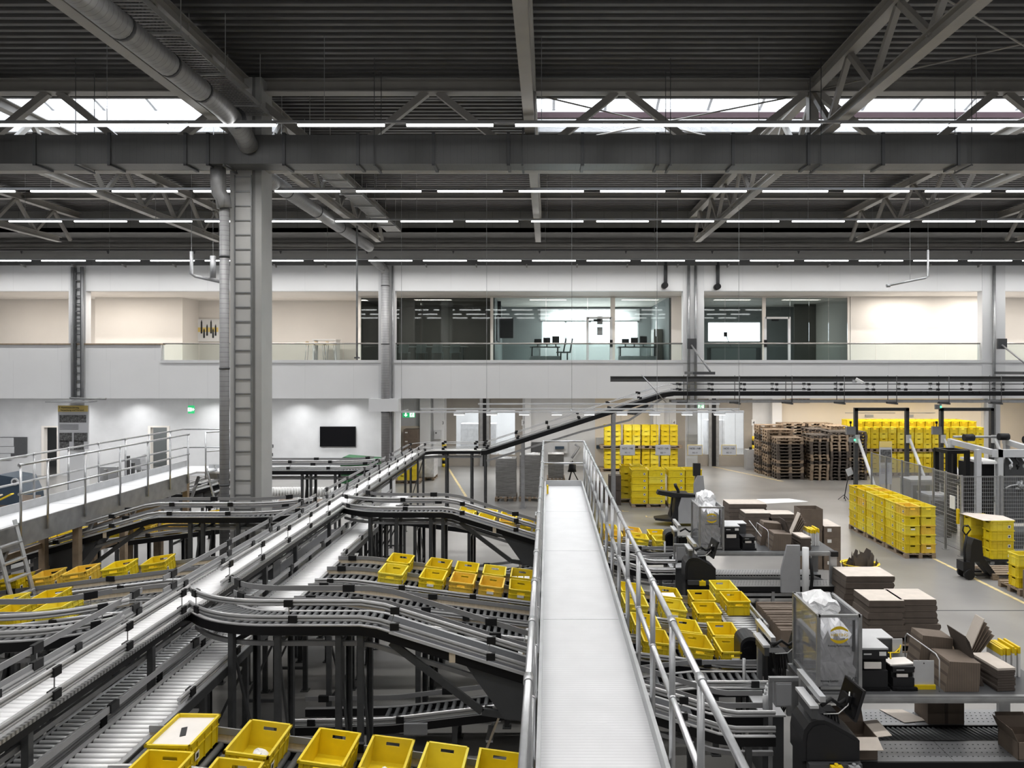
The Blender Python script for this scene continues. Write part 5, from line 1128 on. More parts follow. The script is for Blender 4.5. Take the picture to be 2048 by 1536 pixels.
# cartons
for k in range(4):
    o = thing('closed_carton', 'labelled brown carton, %s of the pile beyond the far table' % ('topmost' if k == 3 else ORD[k]+' from below'), 'carton', (7.05, 18.9, 0.27*k), 'labelled carton pile')
    build(MB().box(6.86, 7.26, 18.6, 19.5, 0.27*k, 0.27*k+0.268), 'body', M['card'], o); build(MB().box(6.93, 7.03, 18.595, 18.6, 0.27*k+0.14, 0.27*k+0.22), 'label_sticker', M['sticker'], o)
    if k == 3: build(MB().box(6.86, 7.26, 18.6, 19.5, 1.078, 1.084), 'top_sheet', M['cardlt'], o)
for k in range(3):
    o = thing('closed_carton', 'plain brown carton, %s of the pile under the tall open carton' % ['bottom', 'middle', 'top'][k], 'carton', (6.5, 18.9, 0.32*k), 'plain carton pile'); build(MB().box(6.25, 6.82, 18.65, 19.2, 0.32*k, 0.32*k+0.318), 'body', M['card'], o); build(MB().box(6.51, 6.56, 18.648, 19.202, 0.32*k-0.0005 if k else 0.001, 0.32*k+0.3185), 'tape', M['carddk'], o)
open_carton('open_carton', 'tall open brown carton standing on the plain carton pile', 6.28, 6.84, 18.66, 19.15, 0.96, 1.50, (0, 0, 0, 0))
# yellow tub with scraps
t = thing('waste_tub', 'oval yellow tub full of dark cardboard scraps behind the wide carton stack', 'tub', (7.0, 16.9, 0))
pt = lambda r, z, n=20: [(7.03+0.40*r*math.cos(2*math.pi*i/n), 16.9+0.34*r*math.sin(2*math.pi*i/n), z) for i in range(n)]
vs = pt(0.8, 0)+pt(0.95, 0.5)+pt(1.0, 0.62)+pt(1.08, 0.62)+pt(0.92, 0.6)+pt(0.76, 0.03); n_ = 20
fs = [tuple(reversed(range(20)))]+[(j*20+i, j*20+(i+1) % 20, (j+1)*20+(i+1) % 20, (j+1)*20+i) for j in range(5) for i in range(20)]+[tuple(range(100, 120))]
build(MB().add(vs, fs), 'tub', M['yellow'], t)
for k in range(13):
    a = RN.uniform(-.35, .35); x = 6.76+0.045*k; hh = RN.uniform(0.75, 1.05)
    tag(build(MB().prism([(-0.2, 0), (0.2, 0), (0.18+RN.uniform(-.05, .05), hh-0.35), (0.05, hh-0.32+RN.uniform(0, .1)), (-0.12, hh-0.42), (-0.2, hh-0.3)], (x+0.02, 16.75+RN.uniform(-.1, .2), 0.2), (math.cos(a+0.6)*0.9, math.sin(a+0.6)*0.9, 0), (a*0.5, 0.1, 1), (0.006, 0.004, 0)), 'cardboard_scrap', M['carddk']), 'torn dark cardboard scrap, %s in the oval yellow tub' % (ORD[k]+' from left'), 'cardboard scrap', 'cardboard scraps in the tub')
# stand-on pallet truck
t = thing('pallet_truck', 'grey and black stand-on pallet truck in the aisle before the crate stacks', 'truck', (4.2, 24, 0))
build(MB().prism([(0.0, 0), (0.45, -0.24), (0.62, 0), (0.62, 0.42), (0.45, 0.62), (0.0, 0.36)], (3.42, 23.9, 0.16), (1, 0, 0), (0, 1, 0), (0, 0, 0.07)), 'foot_plate', M['machine'], t)
build(MB().prism([(0.42, 0.1), (1.0, 0.1), (1.0, 1.0), (0.55, 1.0), (0.5, 0.5), (0.42, 0.25)], (3.5, 23.75, 0), (1, 0, 0), (0, 0, 1), (0, 0.8, 0)), 'body', M['machine'], t)
build(MB().prism([(0.62, 0.1), (1.45, 0.1), (1.45, 0.92), (0.72, 0.92), (0.62, 0.6)], (3.5, 23.7, 0), (1, 0, 0), (0, 0, 1), (0, 0.85, 0)), 'cover', M['mgrey'], t)
build(MB().prism([(0.0, 1.02), (0.5, 0.92), (1.4, 0.94), (1.4, 1.0), (0.55, 1.06), (0.05, 1.14)], (3.45, 23.7, 0), (1, 0, 0), (0, 0, 1), (0, 0.3, 0)), 'armrest', M['machine'], t)
build(MB().path([(4.15, 23.85, 0.98), (4.14, 23.85, 1.12), (4.06, 23.85, 1.26), (4.04, 23.85, 1.34)], 0.05, 8), 'control_lever', M['machine'], t)
build(MB().box(4.70, 4.84, 24.0, 24.15, 0.2, 1.75), 'mast', M['galv'], t); build(MB().prism([(0, 0.95), (0.3, 0.95), (0.34, 1.15), (0.3, 1.6), (0.12, 1.6), (0, 1.35)], (4.62, 23.75, 0), (1, 0, 0), (0, 0, 1), (0, 0.08, 0)), 'mast_panel', M['mgrey'], t)
build(MB().box(4.62, 4.85, 23.85, 23.95, 1.58, 1.98), 'display', M['machine'], t); build(MB().path([(3.97, 23.9, 0.95), (3.92, 23.9, 0.55), (3.95, 23.9, 0.22)], 0.025, 8), 'grab_bar', M['machine'], t)
for x in (4.1, 4.8): build(MB().tube((x, 23.8, 0.1), (x, 24.5, 0.1), 0.1, 14), 'wheel', M['clamp'], t)
for x in (4.98,): build(MB().box(x, x+1.1, 23.85, 24.02, 0.06, 0.12).box(x, x+1.1, 24.3, 24.47, 0.06, 0.12), 'fork', M['machine'], t)
# hand pallet jack and its pallet
pallet((11.1, 18.1, 0.0), 'wooden pallet on the floor at the black hand pallet jack')
t = thing('pallet_jack', 'black hand pallet jack with upright handle by the yellow floor line', 'pallet jack', (9.95, 17.9, 0))
build(MB().path([(9.9, 17.8, 0.35), (9.88, 17.8, 0.7), (9.93, 17.8, 1.05)], 0.03, 8), 'handle', M['machine'], t)
build(MB().path([(9.93, 17.8, 1.03), (9.84, 17.8, 1.15), (9.86, 17.8, 1.26), (9.97, 17.8, 1.28), (10.03, 17.8, 1.18), (9.93, 17.8, 1.05)], 0.017, 8), 'grip_loop', M['machine'], t)
build(MB().prism([(0, 0), (0.2, 0), (0.5, -0.35), (0.66, -0.36), (0.3, 0.12), (0.27, 0.5), (0.08, 0.55), (0.02, 0.4)], (10.0, 17.75, 0.42), (1, 0, 0), (0, 0, 1), (0, 0.3, 0)), 'frame', M['machine'], t)
build(MB().box(9.83, 10.1, 17.75, 18.05, 0.2, 0.42), 'pump', M['machine'], t)
for y in (17.72, 18.0): build(MB().tube((9.97, y, 0.12), (9.97, y+0.08, 0.12), 0.12, 14), 'wheel', M['clamp'], t)
build(MB().box(10.2, 11.5, 17.84, 17.98, 0.05, 0.095).box(10.2, 11.5, 18.2, 18.34, 0.05, 0.095), 'fork', M['machine'], t)
# crates on dollies, crate pile at the edge
for i, (x, y, rz, nm) in enumerate(((11.56, 19.25, 0.0, 'front dolly stack by the fence'), (11.35, 19.85, 0.06, 'rear dolly stack by the fence'))):
    t = thing('crate_dolly', 'black wheeled dolly under the '+nm, 'dolly', (x, y, 0), 'crate dollies')
    build(MB().box(x-0.32, x+0.32, y-0.22, y+0.22, 0.10, 0.15), 'deck', M['machine'], t)
    for a in (-0.24, 0.24):
        for b in (-0.15, 0.15): build(MB().tube((x+a, y+b-0.015, 0.05), (x+a, y+b+0.015, 0.05), 0.05, 12), 'wheel', M['mgrey'], t)
    for k in range(4): crate((x, y, 0.152+PITCH*k), math.pi/2+rz, 'yellow crate, %s layer of the %s' % (LAY(k, 4), nm), 'crates on dollies', side=-1)
tag(build(MB().prism([(-0.42, -0.28), (0.38, -0.28), (0.40, 0.28), (-0.30, 0.72), (-0.55, 0.66)], (11.5, 19.35, 1.135), (1, 0, 0.01), (0, 1, 0.02), (0, 0, 0.006)), 'cardboard_sheet', M['cardlt']), 'pale cardboard sheet covering the dolly crate stacks', 'cardboard')
pallet((10.95, 16.85, 0), 'wooden pallet under the crate pile at the right picture edge', False)
for k in range(3):
    for j in range(2): crate((10.68+0.62*j, 16.75, 0.146+PITCH*k), math.pi/2, 'yellow crate, %s layer, %s column of the pile at the right edge' % (LAY(k, 3), ORD[j]), 'crates at the right edge', side=-1)
for k in range(3): tag(build(MB().box(10.75, 11.3, 16.6, 16.95, 0.884+0.035*k, 0.915+0.035*k), 'folded_sack', M['mgrey']), 'grey folded cover, %s of three on the pile at the right edge' % ['bottom', 'middle', 'top'][k], 'cover', 'grey folded covers')
o = thing('closed_carton', 'brown carton before the crate pile at the right edge', 'carton', (10.4, 16.2, 0)); build(MB().box(10.35, 10.9, 15.95, 16.35, 0, 0.62), 'body', M['card'], o); build(MB().box(10.6, 10.64, 15.948, 16.352, 0.001, 0.621), 'tape', M['carddk'], o)
# wire fence cell
ZF = 2.13
fy = [19.95, 20.75, 21.4, 22.2, 23.3, 24.4, 25.5]; fx = [11.0, 12.05, 13.1, 14.15, 15.2]
FN = thing('wire_fence', 'silver wire mesh safety fence enclosing the wrapping machine on the right', 'fence', (11.0, 20, 0))
for y in fy: build(MB().box(10.975, 11.025, y-0.025, y+0.025, 0, ZF+0.03).box(10.93, 11.07, y-0.07, y+0.07, 0, 0.012), 'post', M['galv'], FN)
for x in fx[1:]: build(MB().box(x-0.025, x+0.025, 19.925, 19.975, 0, ZF+0.03).box(x-0.07, x+0.07, 19.88, 20.02, 0, 0.012), 'post', M['galv'], FN)
def panel(a, b, sheet):
    a = V(a); b = V(b); L = (b-a).length; d = (b-a)/L; mb = MB(); p = a+d*0.04; q = b-d*0.04
    for z in (0.15, 1.0, ZF): mb.bar(p+UP*z, q+UP*z, 0.02, 0.02)
    for e in (p, q): mb.bar(e+UP*0.15, e+UP*ZF, 0.02, 0.02)
    build(mb, 'panel_frame', M['galv'], FN)
    if sheet: build(MB().bar((p+q)/2+UP*1.14-d*(L/2-0.05), (p+q)/2+UP*1.14+d*(L/2-0.05), 0.006, 1.96), 'panel_infill', M['netpanel'], FN)
    else:
        mb = MB(); z = 0.2
        while z < ZF: mb.bar(p+UP*z, q+UP*z, 0.006, 0.006); z += 0.1
        s_ = 0.05
        while s_ < L-0.08: mb.bar(p+d*s_+UP*0.15, p+d*s_+UP*ZF, 0.0045, 0.0045); s_ += 0.05
        build(mb, 'wire_mesh', M['mesh'], FN)
for a, b in zip(fy, fy[1:]): panel((11, a, 0), (11, b, 0), a > 21.3)
for a, b in zip(fx, fx[1:]): panel((a, 19.95, 0), (b, 19.95, 0), False)
build(MB().box(10.95, 10.97, 20.2, 20.45, 1.2, 1.55), 'warning_sign', M['sticker'], FN); build(MB().box(13.3, 13.48, 19.91, 19.92, 1.3, 1.65), 'warning_sign', M['sticker'], FN)
build(MB().box(10.93, 10.98, 20.0, 20.08, 0.85, 1.25), 'gate_lock', M['yellow'], FN)
t = thing('wrapping_machine', 'grey framed wrapping machine with arched dark panel inside the wire fence', 'machine', (13.6, 22.5, 0))
for x in (12.62, 13.25, 14.35): build(MB().box(x-0.07, x+0.07, 21.95, 22.1, 0, 2.62), 'upright', M['mlight'], t)
for x in (12.62, 14.35): build(MB().box(x-0.07, x+0.07, 23.4, 23.55, 0, 2.75), 'upright', M['mlight'], t)
build(MB().bar((12.62, 23.6, 2.72), (13.0, 21.95, 2.55), 0.14, 0.16), 'top_beam', M['mlight'], t); build(MB().box(13.0, 14.5, 21.95, 22.1, 2.40, 2.62), 'top_beam', M['mlight'], t); build(MB().bar((14.35, 23.6, 2.72), (14.4, 21.95, 2.55), 0.14, 0.16), 'top_beam', M['mlight'], t); build(MB().tube((12.7, 23.5, 2.86), (14.3, 23.5, 2.86), 0.04, 8), 'shaft', M['galv'], t)
ar = [(-0.42, 0)]+[(-0.42*math.cos(k*math.pi/12), 1.75+0.42*math.sin(k*math.pi/12)) for k in range(13)]+[(0.42, 0)]
build(MB().prism(ar, (13.85, 22.05, 0.45), (1, 0, 0), (0, 0, 1), (0, 0.06, 0)), 'arched_panel', M['mdark'], t)
build(MB().box(12.75, 13.2, 22.2, 23.3, 0.4, 2.15), 'film_cabinet', M['black'], t); build(MB().box(12.75, 13.3, 22.0, 23.2, 2.2, 2.27), 'white_shelf', M['sticker'], t)
for k in range(4): build(MB().path([(13.5+0.2*k, 22.0, 2.38), (13.55+0.2*k, 21.9, 2.25), (13.5+0.22*k, 21.92, 2.05)], 0.025, 6).tube((13.5+0.2*k, 21.92, 2.15), (13.56+0.2*k, 21.92, 2.15), 0.05, 8), 'gripper', M['clamp' if k % 2 else 'mlight'], t)
mb = MB()
for k in range(8): mb.tube((13.8+RN.uniform(-.1, .1), 21.95, 1.55+RN.uniform(-.15, .15)), (13.9+RN.uniform(-.1, .1), 22.04, 1.6+RN.uniform(-.15, .15)), 0.035, 7)
build(mb, 'valve_cluster', M['galv'], t); build(MB().path([(13.4, 21.96, 1.5), (13.55, 21.94, 1.58), (13.75, 21.95, 1.6)], 0.02, 6), 'hose', M['mlight'], t)
for x, y in ((12.9, 23.0), (14.15, 23.3), (14.3, 22.3)): build(MB().tube((x-0.15, y, 2.88), (x+0.15, y, 2.88), 0.11, 10), 'drive_motor', M['clamp'], t)
t = thing('lift_frame', 'open black steel frame left of the wrapping machine inside the fence', 'frame', (12.0, 22.6, 0))
for x, y in ((11.85, 22.2), (12.4, 22.2), (11.85, 22.9), (12.4, 22.9)): build(MB().box(x-0.06, x+0.06, y-0.06, y+0.06, 0, 2.55), 'upright', M['black'], t)
for z in (2.48, 1.55): build(MB().box(11.8, 12.46, 22.15, 22.27, z, z+0.1).box(11.8, 12.46, 22.85, 22.95, z, z+0.1).box(11.8, 11.9, 22.2, 22.9, z, z+0.1).box(12.36, 12.46, 22.2, 22.9, z, z+0.1), 'cross_bar', M['black'], t)
for i, (x, y, h_) in enumerate(((11.55, 23.6, 1.5), (12.1, 24.1, 1.45), (11.6, 22.6, 1.2))):
    t = thing('machine_housing', 'grey machine housing with dark window behind the fence, %s' % ['middle one', 'rear one', 'nearest one'][i], 'machine', (x, y, 0), 'grey machine housings')
    build(MB().box(x-0.3, x+0.35, y-0.35, y+0.35, 0, h_), 'body', M['mgrey'], t); build(MB().box(x-0.24, x+0.29, y-0.358, y-0.35, h_-0.55, h_-0.12), 'window', M['mdark'], t); build(MB().box(x-0.32, x+0.37, y-0.37, y+0.37, h_, h_+0.05), 'lid', M['mlight'], t)
mb = MB()
for k in range(5): mb.path([(13.6+0.15*k, 20.9, 0.2), (13.5+0.2*k, 20.7, 0.55), (13.8+0.1*k, 20.9, 0.9+0.05*k)], 0.03, 6)
o = thing('hose_machine', 'dark machine base with hoses low inside the fence', 'machine', (13.6, 21.2, 0)); build(MB().box(12.2, 15.0, 20.8, 21.6, 0, 0.45).box(13.4, 15.0, 20.5, 21.0, 0.2, 0.75), 'base', M['mdark'], o); build(mb, 'hose', M['clamp'], o)
# portal frames, boxes and lamps on them, sign stand, info board
for i, (a, b) in enumerate(((11.62, 13.55), (14.85, 16.75))):
    t = thing('portal_frame', ['grey steel portal frame right of the empty pallet stacks', 'grey steel portal frame in front of the store wall crates, right one'][i], 'portal', ((a+b)/2, 28.3, 0), 'steel portal frames')
    for x in (a, b): build(MB().box(x-0.06, x+0.06, 28.25, 28.4, 0, 3.5).box(x-0.12, x+0.12, 28.2, 28.45, 0, 0.015), 'upright', M['post'], t)
    build(MB().box(a-0.06, b+0.06, 28.25, 28.4, 3.4, 3.52), 'lintel', M['post'], t)
    for x in (a, b): build(MB().bar((x+0.05, 28.2, 2.35), (x+0.28, 27.0, 0.35), 0.09, 0.06).box(x-0.06, x+0.1, 28.18, 28.26, 2.2, 2.5), 'slanted_brace', M['sticker'], t)
    c = thing('switch_box', 'grey switch box with black lamp stalk on the %s portal frame' % ['left', 'right'][i], 'box', (a-0.25, 28.2, 2.5), 'switch boxes on the portals'); build(MB().box(a-0.42, a-0.08, 28.12, 28.24, 2.52, 2.82), 'case', M['mgrey'], c); build(MB().tube((a-0.25, 28.18, 2.82), (a-0.25, 28.18, 2.93), 0.02, 6).tube((a-0.25, 28.18, 2.93), (a-0.25, 28.18, 3.02), 0.045, 8), 'lamp_stalk', M['clamp'], c)
    z = 2.28 if i == 0 else 3.52
    c = thing('signal_lamp', 'green lit signal lamp %s' % ['on the left portal upright', 'at the top of the right portal'][i], 'lamp', (a-0.12, 28.15, z), 'green signal lamps'); build(MB().tube((a-0.12, 28.15, z), (a-0.12, 28.15, z+0.08), 0.045, 10), 'lens', M['ledgreen'], c); build(MB().tube((a-0.12, 28.15, z+0.08), (a-0.12, 28.15, z+0.16), 0.045, 10).box(a-0.32, a-0.15, 28.12, 28.2, z-0.05, z+0.13), 'housing', M['mgrey'], c)
t = thing('sign_stand', 'small sign on a black tripod stand in the aisle', 'sign', (11.3, 28.5, 0))
build(MB().tube((11.25, 28.5, 0.05), (11.42, 28.5, 0.95), 0.018, 6), 'pole', M['black'], t); build(MB().obox((11.45, 28.48, 1.08), (0.11, 0, 0.05), (0, 0.006, 0), (-0.05, 0, 0.13)), 'board', M['sticker'], t)
for a in range(3): build(MB().tube((11.25, 28.5, 0.2), (11.25+0.22*math.cos(2.1*a+0.4), 28.5+0.22*math.sin(2.1*a+0.4), 0.0), 0.012, 6), 'leg', M['black'], t)
t = thing('info_board', 'upright grey information board with a yellow header at the fence', 'board', (11.75, 25.9, 0))
build(MB().box(11.45, 11.88, 25.9, 25.93, 1.0, 2.48), 'board', M['poster'], t); build(MB().box(11.45, 11.88, 25.895, 25.9, 2.28, 2.48), 'header', M['posterhead'], t); build(MB().box(11.48, 11.85, 25.895, 25.9, 1.75, 2.2), 'photo', M['photo'], t)
for k in range(6): build(MB().box(11.5, 11.78, 25.895, 25.9, 1.38+0.05*k, 1.395+0.05*k), 'text_line', M['mdark'], t)
for x in (11.48, 11.85): build(MB().box(x-0.015, x+0.015, 25.93, 25.96, 0, 1.1), 'leg', M['galv'], t)
# wrapped loads
def wrapped(x0, x1, y0, y1, z1, who, m='filmdk'):
    pallet(((x0+x1)/2, (y0+y1)/2, 0), 'wooden pallet under the %s' % who, turned=(x1-x0) < 1.0)
    t = thing('wrapped_load', who, 'wrapped load', ((x0+x1)/2, (y0+y1)/2, 0.145), 'film wrapped pallet loads')
    mb = MB(); n = 12; m_ = 14; vs = []; cx_, cy_ = (x0+x1)/2, (y0+y1)/2
    for j in range(n+1):
        z = 0.146+(z1-0.146)*j/n; k = 1+RN.uniform(-.012, .012)
        for i in range(m_*4):
            s_ = i % m_/m_; e = i//m_
            px, py = [(x0+(x1-x0)*s_, y0), (x1, y0+(y1-y0)*s_), (x1-(x1-x0)*s_, y1), (x0, y1-(y1-y0)*s_)][e]; d_ = RN.uniform(-.008, .008)
            vs.append((cx_+(px-cx_)*(k+d_), cy_+(py-cy_)*(k+d_), z))
    N = m_*4; fs = [(j*N+i, j*N+(i+1) % N, (j+1)*N+(i+1) % N, (j+1)*N+i) for j in range(n) for i in range(N)]+[tuple(range(n*N, n*N+N)), tuple(reversed(range(N)))]
    build(mb.add(vs, fs), 'film_wrap', M[m], t)
    mb = MB()
    for k in range(5): mb.dome((cx_+RN.uniform(-.25, .25)*(x1-x0), cy_+RN.uniform(-.25, .25)*(y1-y0), z1-0.01), 0.28*(x1-x0), 0.28*(y1-y0), RN.uniform(.02, .06), 9, 3, 0.15)
    build(mb, 'film_top', M['film'], t)
wrapped(-1.98, -1.22, 28.4, 29.2, 1.58, 'film-wrapped grey load left of the walkway end')
wrapped(-1.08, -0.30, 28.4, 29.2, 1.72, 'film-wrapped grey load nearest the walkway end, with loose film on top')
wrapped(0.0, 0.7, 33.2, 34.0, 1.2, 'lower film-wrapped load behind the walkway end rail')
wrapped(-5.9, -5.1, 33.5, 34.7, 1.1, 'white film-wrapped load by the yellow bollard', 'film'); wrapped(-6.8, -6.0, 33.3, 34.3, 0.9, 'low brown wrapped load beside the dock', 'filmdk')
for x in (-3.4, -4.4, 7.9, 9.4): wrapped(x-0.5, x+0.5, 42.0, 43.0, 1.9 if x < 8 else 2.1, 'white wrapped load in the loading bay, %s' % {-3.4: 'right pane of left door', -4.4: 'left pane of left door', 7.9: 'left pane of right door', 9.4: 'right pane of right door'}[x], 'film')
for i, (px, z1) in enumerate(((890, 1.15), (1505, 1.55))):
    t = thing('bollard', 'yellow and black striped bollard beside the %s dock door' % ['left', 'right'][i], 'bollard', (dx(px), 38.2, 0), 'striped bollards')
    for k in range(7): build(MB().tube((dx(px), 38.2, z1*k/7), (dx(px), 38.2, z1*(k+1)/7), 0.11, 12), 'band', M['yellow' if k % 2 == 0 else 'black'], t)
for k in range(4):
    o = thing('closed_carton', 'large brown carton, %s in the pile in the doorway under the green exit sign' % ['bottom', 'second', 'third', 'top'][k], 'carton', (-6.8, 38.2, 0.62*k), 'cartons in the doorway'); build(MB().box(dx(813), dx(841), 37.7, 38.38, 0.14+0.45*k, 0.14+0.45*k+0.445), 'body', M['card'], o); build(MB().box(dx(816), dx(821), 37.69, 37.7, 0.4+0.45*k, 0.46+0.45*k), 'label_sticker', M['sticker'], o)
pallet((dx(827), 38.04, -0.005), 'wooden pallet under the cartons in the doorway')
for i, (x, w_, z1) in enumerate(((dx(1518), 0.5, 1.75), (10.0, 0.45, 1.0))):
    t = thing('steel_cabinet', ['tall grey cabinet beside the empty pallet stacks', 'low grey cabinet in front of the pallet stacks'][i], 'cabinet', (x, 37.5, 0), 'grey cabinets'); y = 37.4 if i == 0 else 36.9
    build(MB().box(x-w_/2, x+w_/2, y, y+0.5, 0, z1), 'body', M['mgrey'], t); build(MB().box(x-w_/2+0.03, x+w_/2-0.03, y-0.01, y, 0.08, z1-0.08), 'door', M['mgrey'], t)
    build(MB().box(x-0.06, x+0.06, y+0.1, y+0.2, z1, z1+0.12), 'scanner', M['clamp'], t)
t = thing('tripod_stand', 'black tripod with a cloth draped over it behind the walkway end', 'tripod', (1.07, 33.3, 0))
for a in range(3): build(MB().tube((1.07, 33.3, 0.55), (1.07+0.28*math.cos(2.1*a), 33.3+0.28*math.sin(2.1*a), 0), 0.025, 6), 'leg', M['black'], t)
build(MB().dome((1.07, 33.3, 0.42), 0.2, 0.2, 0.42, 10, 5, 0.2), 'cloth', M['black'], t)
for i, (x, s1) in enumerate(((3.2-0.75, 0.5), (3.0-1.1, 0.0))):
    o = thing('dark_carton', 'dark carton on the floor left of the crate stacks, %s' % ['taller', 'lower'][i], 'carton', (x, 27.6, 0), 'dark cartons by the crate stacks')
    for k in range(2+i*0): build(MB().box(x-0.22, x+0.22, 27.4+0.5*i, 27.85+0.5*i, 0.55*k*(1-0.3*i), (0.55*k+0.53)*(1-0.3*i)), 'body', M['carddk'], o)
# ---------------------------------------------------------------- signs, wall fittings
def hung_sign(name, label, cat, x0, x1, y, z0, z1, m, group=None, wires=True, ztop=3.83):
    t = thing(name, label, cat, ((x0+x1)/2, y, z0), group)
    build(MB().box(x0, x1, y, y+0.03, z0, z1), 'panel', M[m], t)
    if wires: build(MB().tube((x0+0.03, y+0.015, z1), (x0+0.03, y+0.015, ztop), 0.004, 5).tube((x1-0.03, y+0.015, z1), (x1-0.03, y+0.015, ztop), 0.004, 5), 'hanger', M['galv'], t)
    return t
def arrow(t, x, z, s, d, y):
    """white arrow pictogram: d = 'down' / 'left' / 'right'"""
    P = [(-0.5, 0), (0, -0.5), (0.5, 0), (0.18, 0), (0.18, 0.5), (-0.18, 0.5), (-0.18, 0)]
    if d != 'down': P = [(b, a) if d == 'left' else (-b, -a) for a, b in P]
    build(MB().prism([(a*s, b*s) for a, b in P], (x, y-0.004, z), (1, 0, 0), (0, 0, 1), (0, 0.003, 0)), 'arrow', M['exitw'], t)
def runner(t, x, z, s, y):
    mb = MB(); mb.box(x-0.5*s, x+0.5*s, y-0.004, y-0.002, z-0.5*s, z+0.5*s); build(mb, 'door_field', M['exitw'], t)
    mb = MB(); mb.tube((x+0.05*s, y-0.006, z+0.3*s), (x+0.05*s, y-0.002, z+0.3*s), 0.09*s, 8)
    for p, q in (((0, 0.2), (-0.08, -0.1)), ((-0.08, -0.1), (0.15, -0.4)), ((-0.08, -0.1), (-0.35, -0.35)), ((0, 0.15), (0.28, 0.05)), ((0, 0.15), (-0.25, 0.1))): mb.bar((x+p[0]*s, y-0.005, z+p[1]*s), (x+q[0]*s, y-0.005, z+q[1]*s), 0.09*s, 0.004, (0, 1, 0))
    build(mb, 'running_figure', M['exitg'], t)
y = 36.0
t = hung_sign('exit_sign', 'green exit sign with a down arrow by the left dock door', 'exit sign', X_(805, y), X_(830, y), y, Z_(835, y), Z_(824, y), 'exitg', 'green exit signs'); arrow(t, X_(811.5, y), Z_(829.5, y), 0.2, 'down', y); runner(t, X_(824, y), Z_(829.5, y), 0.22, y)
y = 30.0
t = hung_sign('exit_sign', 'green exit sign with a left arrow below the elevated conveyor', 'exit sign', X_(1380, y), X_(1409, y), y, Z_(819, y), Z_(805, y), 'exitg', 'green exit signs'); arrow(t, X_(1387.5, y), Z_(812, y), 0.22, 'left', y); runner(t, X_(1402, y), Z_(812, y), 0.24, y)
y = 33.5
t = hung_sign('exit_sign', 'small green exit sign with a right arrow left of the grey column', 'exit sign', X_(376, y), X_(388.5, y), y, Z_(827, y), Z_(811, y), 'exitg', 'green exit signs'); arrow(t, X_(385.3, y), Z_(819, y), 0.17, 'right', y); runner(t, X_(379.6, y), Z_(819, y), 0.17, y)
for k, px in enumerate((1240, 1311, 1375, 1443)):
    x0, x1 = X_(px, 22), X_(px+30, 22)
    t = hung_sign('lane_sign', 'grey hanging lane sign, %s from left of the four' % ORD[k], 'sign', x0, x1, 22, 2.45, 2.76, 'posterhead' if k > 1 else 'poster', 'hanging lane signs', True, 3.68)
    build(MB().box(x0+0.015, x1-0.015, 21.99, 22.0, 2.465, 2.745), 'face', M['poster'], t); txt('NOS - NB', 0.075, ((x0+x1)/2, 21.988, 2.63), M['ink'], t); txt('SG 11', 0.065, ((x0+x1)/2, 21.988, 2.51), M['ink'], t)
t = thing('lamp_rack', 'thin hanging rail frame with small lamps above the far stations', 'rail', (0.7, 22, 3.68))
for yy, (a, b), z in ((22.0, (-4.5, 5.75), 3.70), (22.9, (-3.9, 5.85), 3.74), (23.6, (-2.2, 5.4), 3.86)): build(MB().box(a, b, yy-0.02, yy+0.02, z, z+0.05), 'rail', M['mlight'], t)
for x in (-4.3, -1.8, 0.7, 3.2, 5.6): build(MB().tube((x, 22, 3.7), (x, 22, 11.15), 0.006, 5).box(x-0.02, x+0.02, 22, 23.0, 3.72, 3.75), 'hanger', M['galv'], t)
for k in range(9):
    px = 908+65*k; x = X_(px, 22)
    o = thing('rack_lamp', 'small white rectangular lamp under the hanging rail frame, %s from left' % ORD[k], 'lamp', (x+0.15, 22, 3.6), 'small rail lamps'); build(MB().box(x, x+0.31, 21.9, 22.1, 3.655, 3.70), 'housing', M['mlight'], o); build(MB().box(x+0.01, x+0.30, 21.89, 22.08, 3.63, 3.655), 'diffuser', M['lampdim'], o)
# wall screen, poster, pinboard
o = thing('wall_screen', 'large black flat screen on the white wall right of the grey column', 'screen', (tx(676), 34.95, Z_(893, 34.95))); build(MB().box(tx(641), tx(712), 34.90, 34.97, Z_(893, 34.95), Z_(853, 34.95)), 'frame', M['black'], o); build(MB().box(tx(642), tx(711), 34.893, 34.90, Z_(892, 34.95), Z_(854, 34.95)), 'display', M['screen'], o)
t = thing('poster', 'grey information poster with yellow header on the left wall column', 'poster', (sx(146), 29.2, Z_(900, 29.2)))
x0, x1, z0, z1 = X_(116, 29.2), X_(176, 29.2), Z_(898, 29.2), Z_(811, 29.2)
build(MB().box(x0, x1, 29.2, 29.25, z0, z1), 'board', M['poster'], t); build(MB().box(x0, x1, 29.19, 29.2, z1-0.24, z1), 'header', M['posterhead'], t)
txt('5. Kommissionierung,', 0.09, (x0+0.05, 29.185, z1-0.11), M['ink'], t, align='LEFT'); txt('Verpackung und Versand', 0.09, (x0+0.1, 29.185, z1-0.21), M['ink'], t, align='LEFT')
for a, b, c, d in ((0.05, 0.94, 0.37, 0.17*3.3), (0.05, 0.47, 1.06, 1.3), (0.53, 0.98, 1.06, 1.3), (0.05, 0.37, 1.37, 1.62), (0.53, 0.86, 1.37, 1.62)): build(MB().box(x0+a*(x1-x0), x0+b*(x1-x0), 29.19, 29.2, z1-d-0.1, z1-c), 'photo', M['photo'], t)
for k in range(4): build(MB().box(x0+0.07, x0+0.8, 29.19, 29.2, z1-0.76-0.055*k, z1-0.745-0.055*k), 'text_line', M['mdark'], t)
t = thing('pinboard', 'black pinboard with pale sheets at the left picture edge', 'board', (tx(20), 34.9, 1.0)); build(MB().box(tx(-20), tx(55), 34.92, 34.99, 0.9, Z_(874, 35)), 'board', M['mdark'], t)
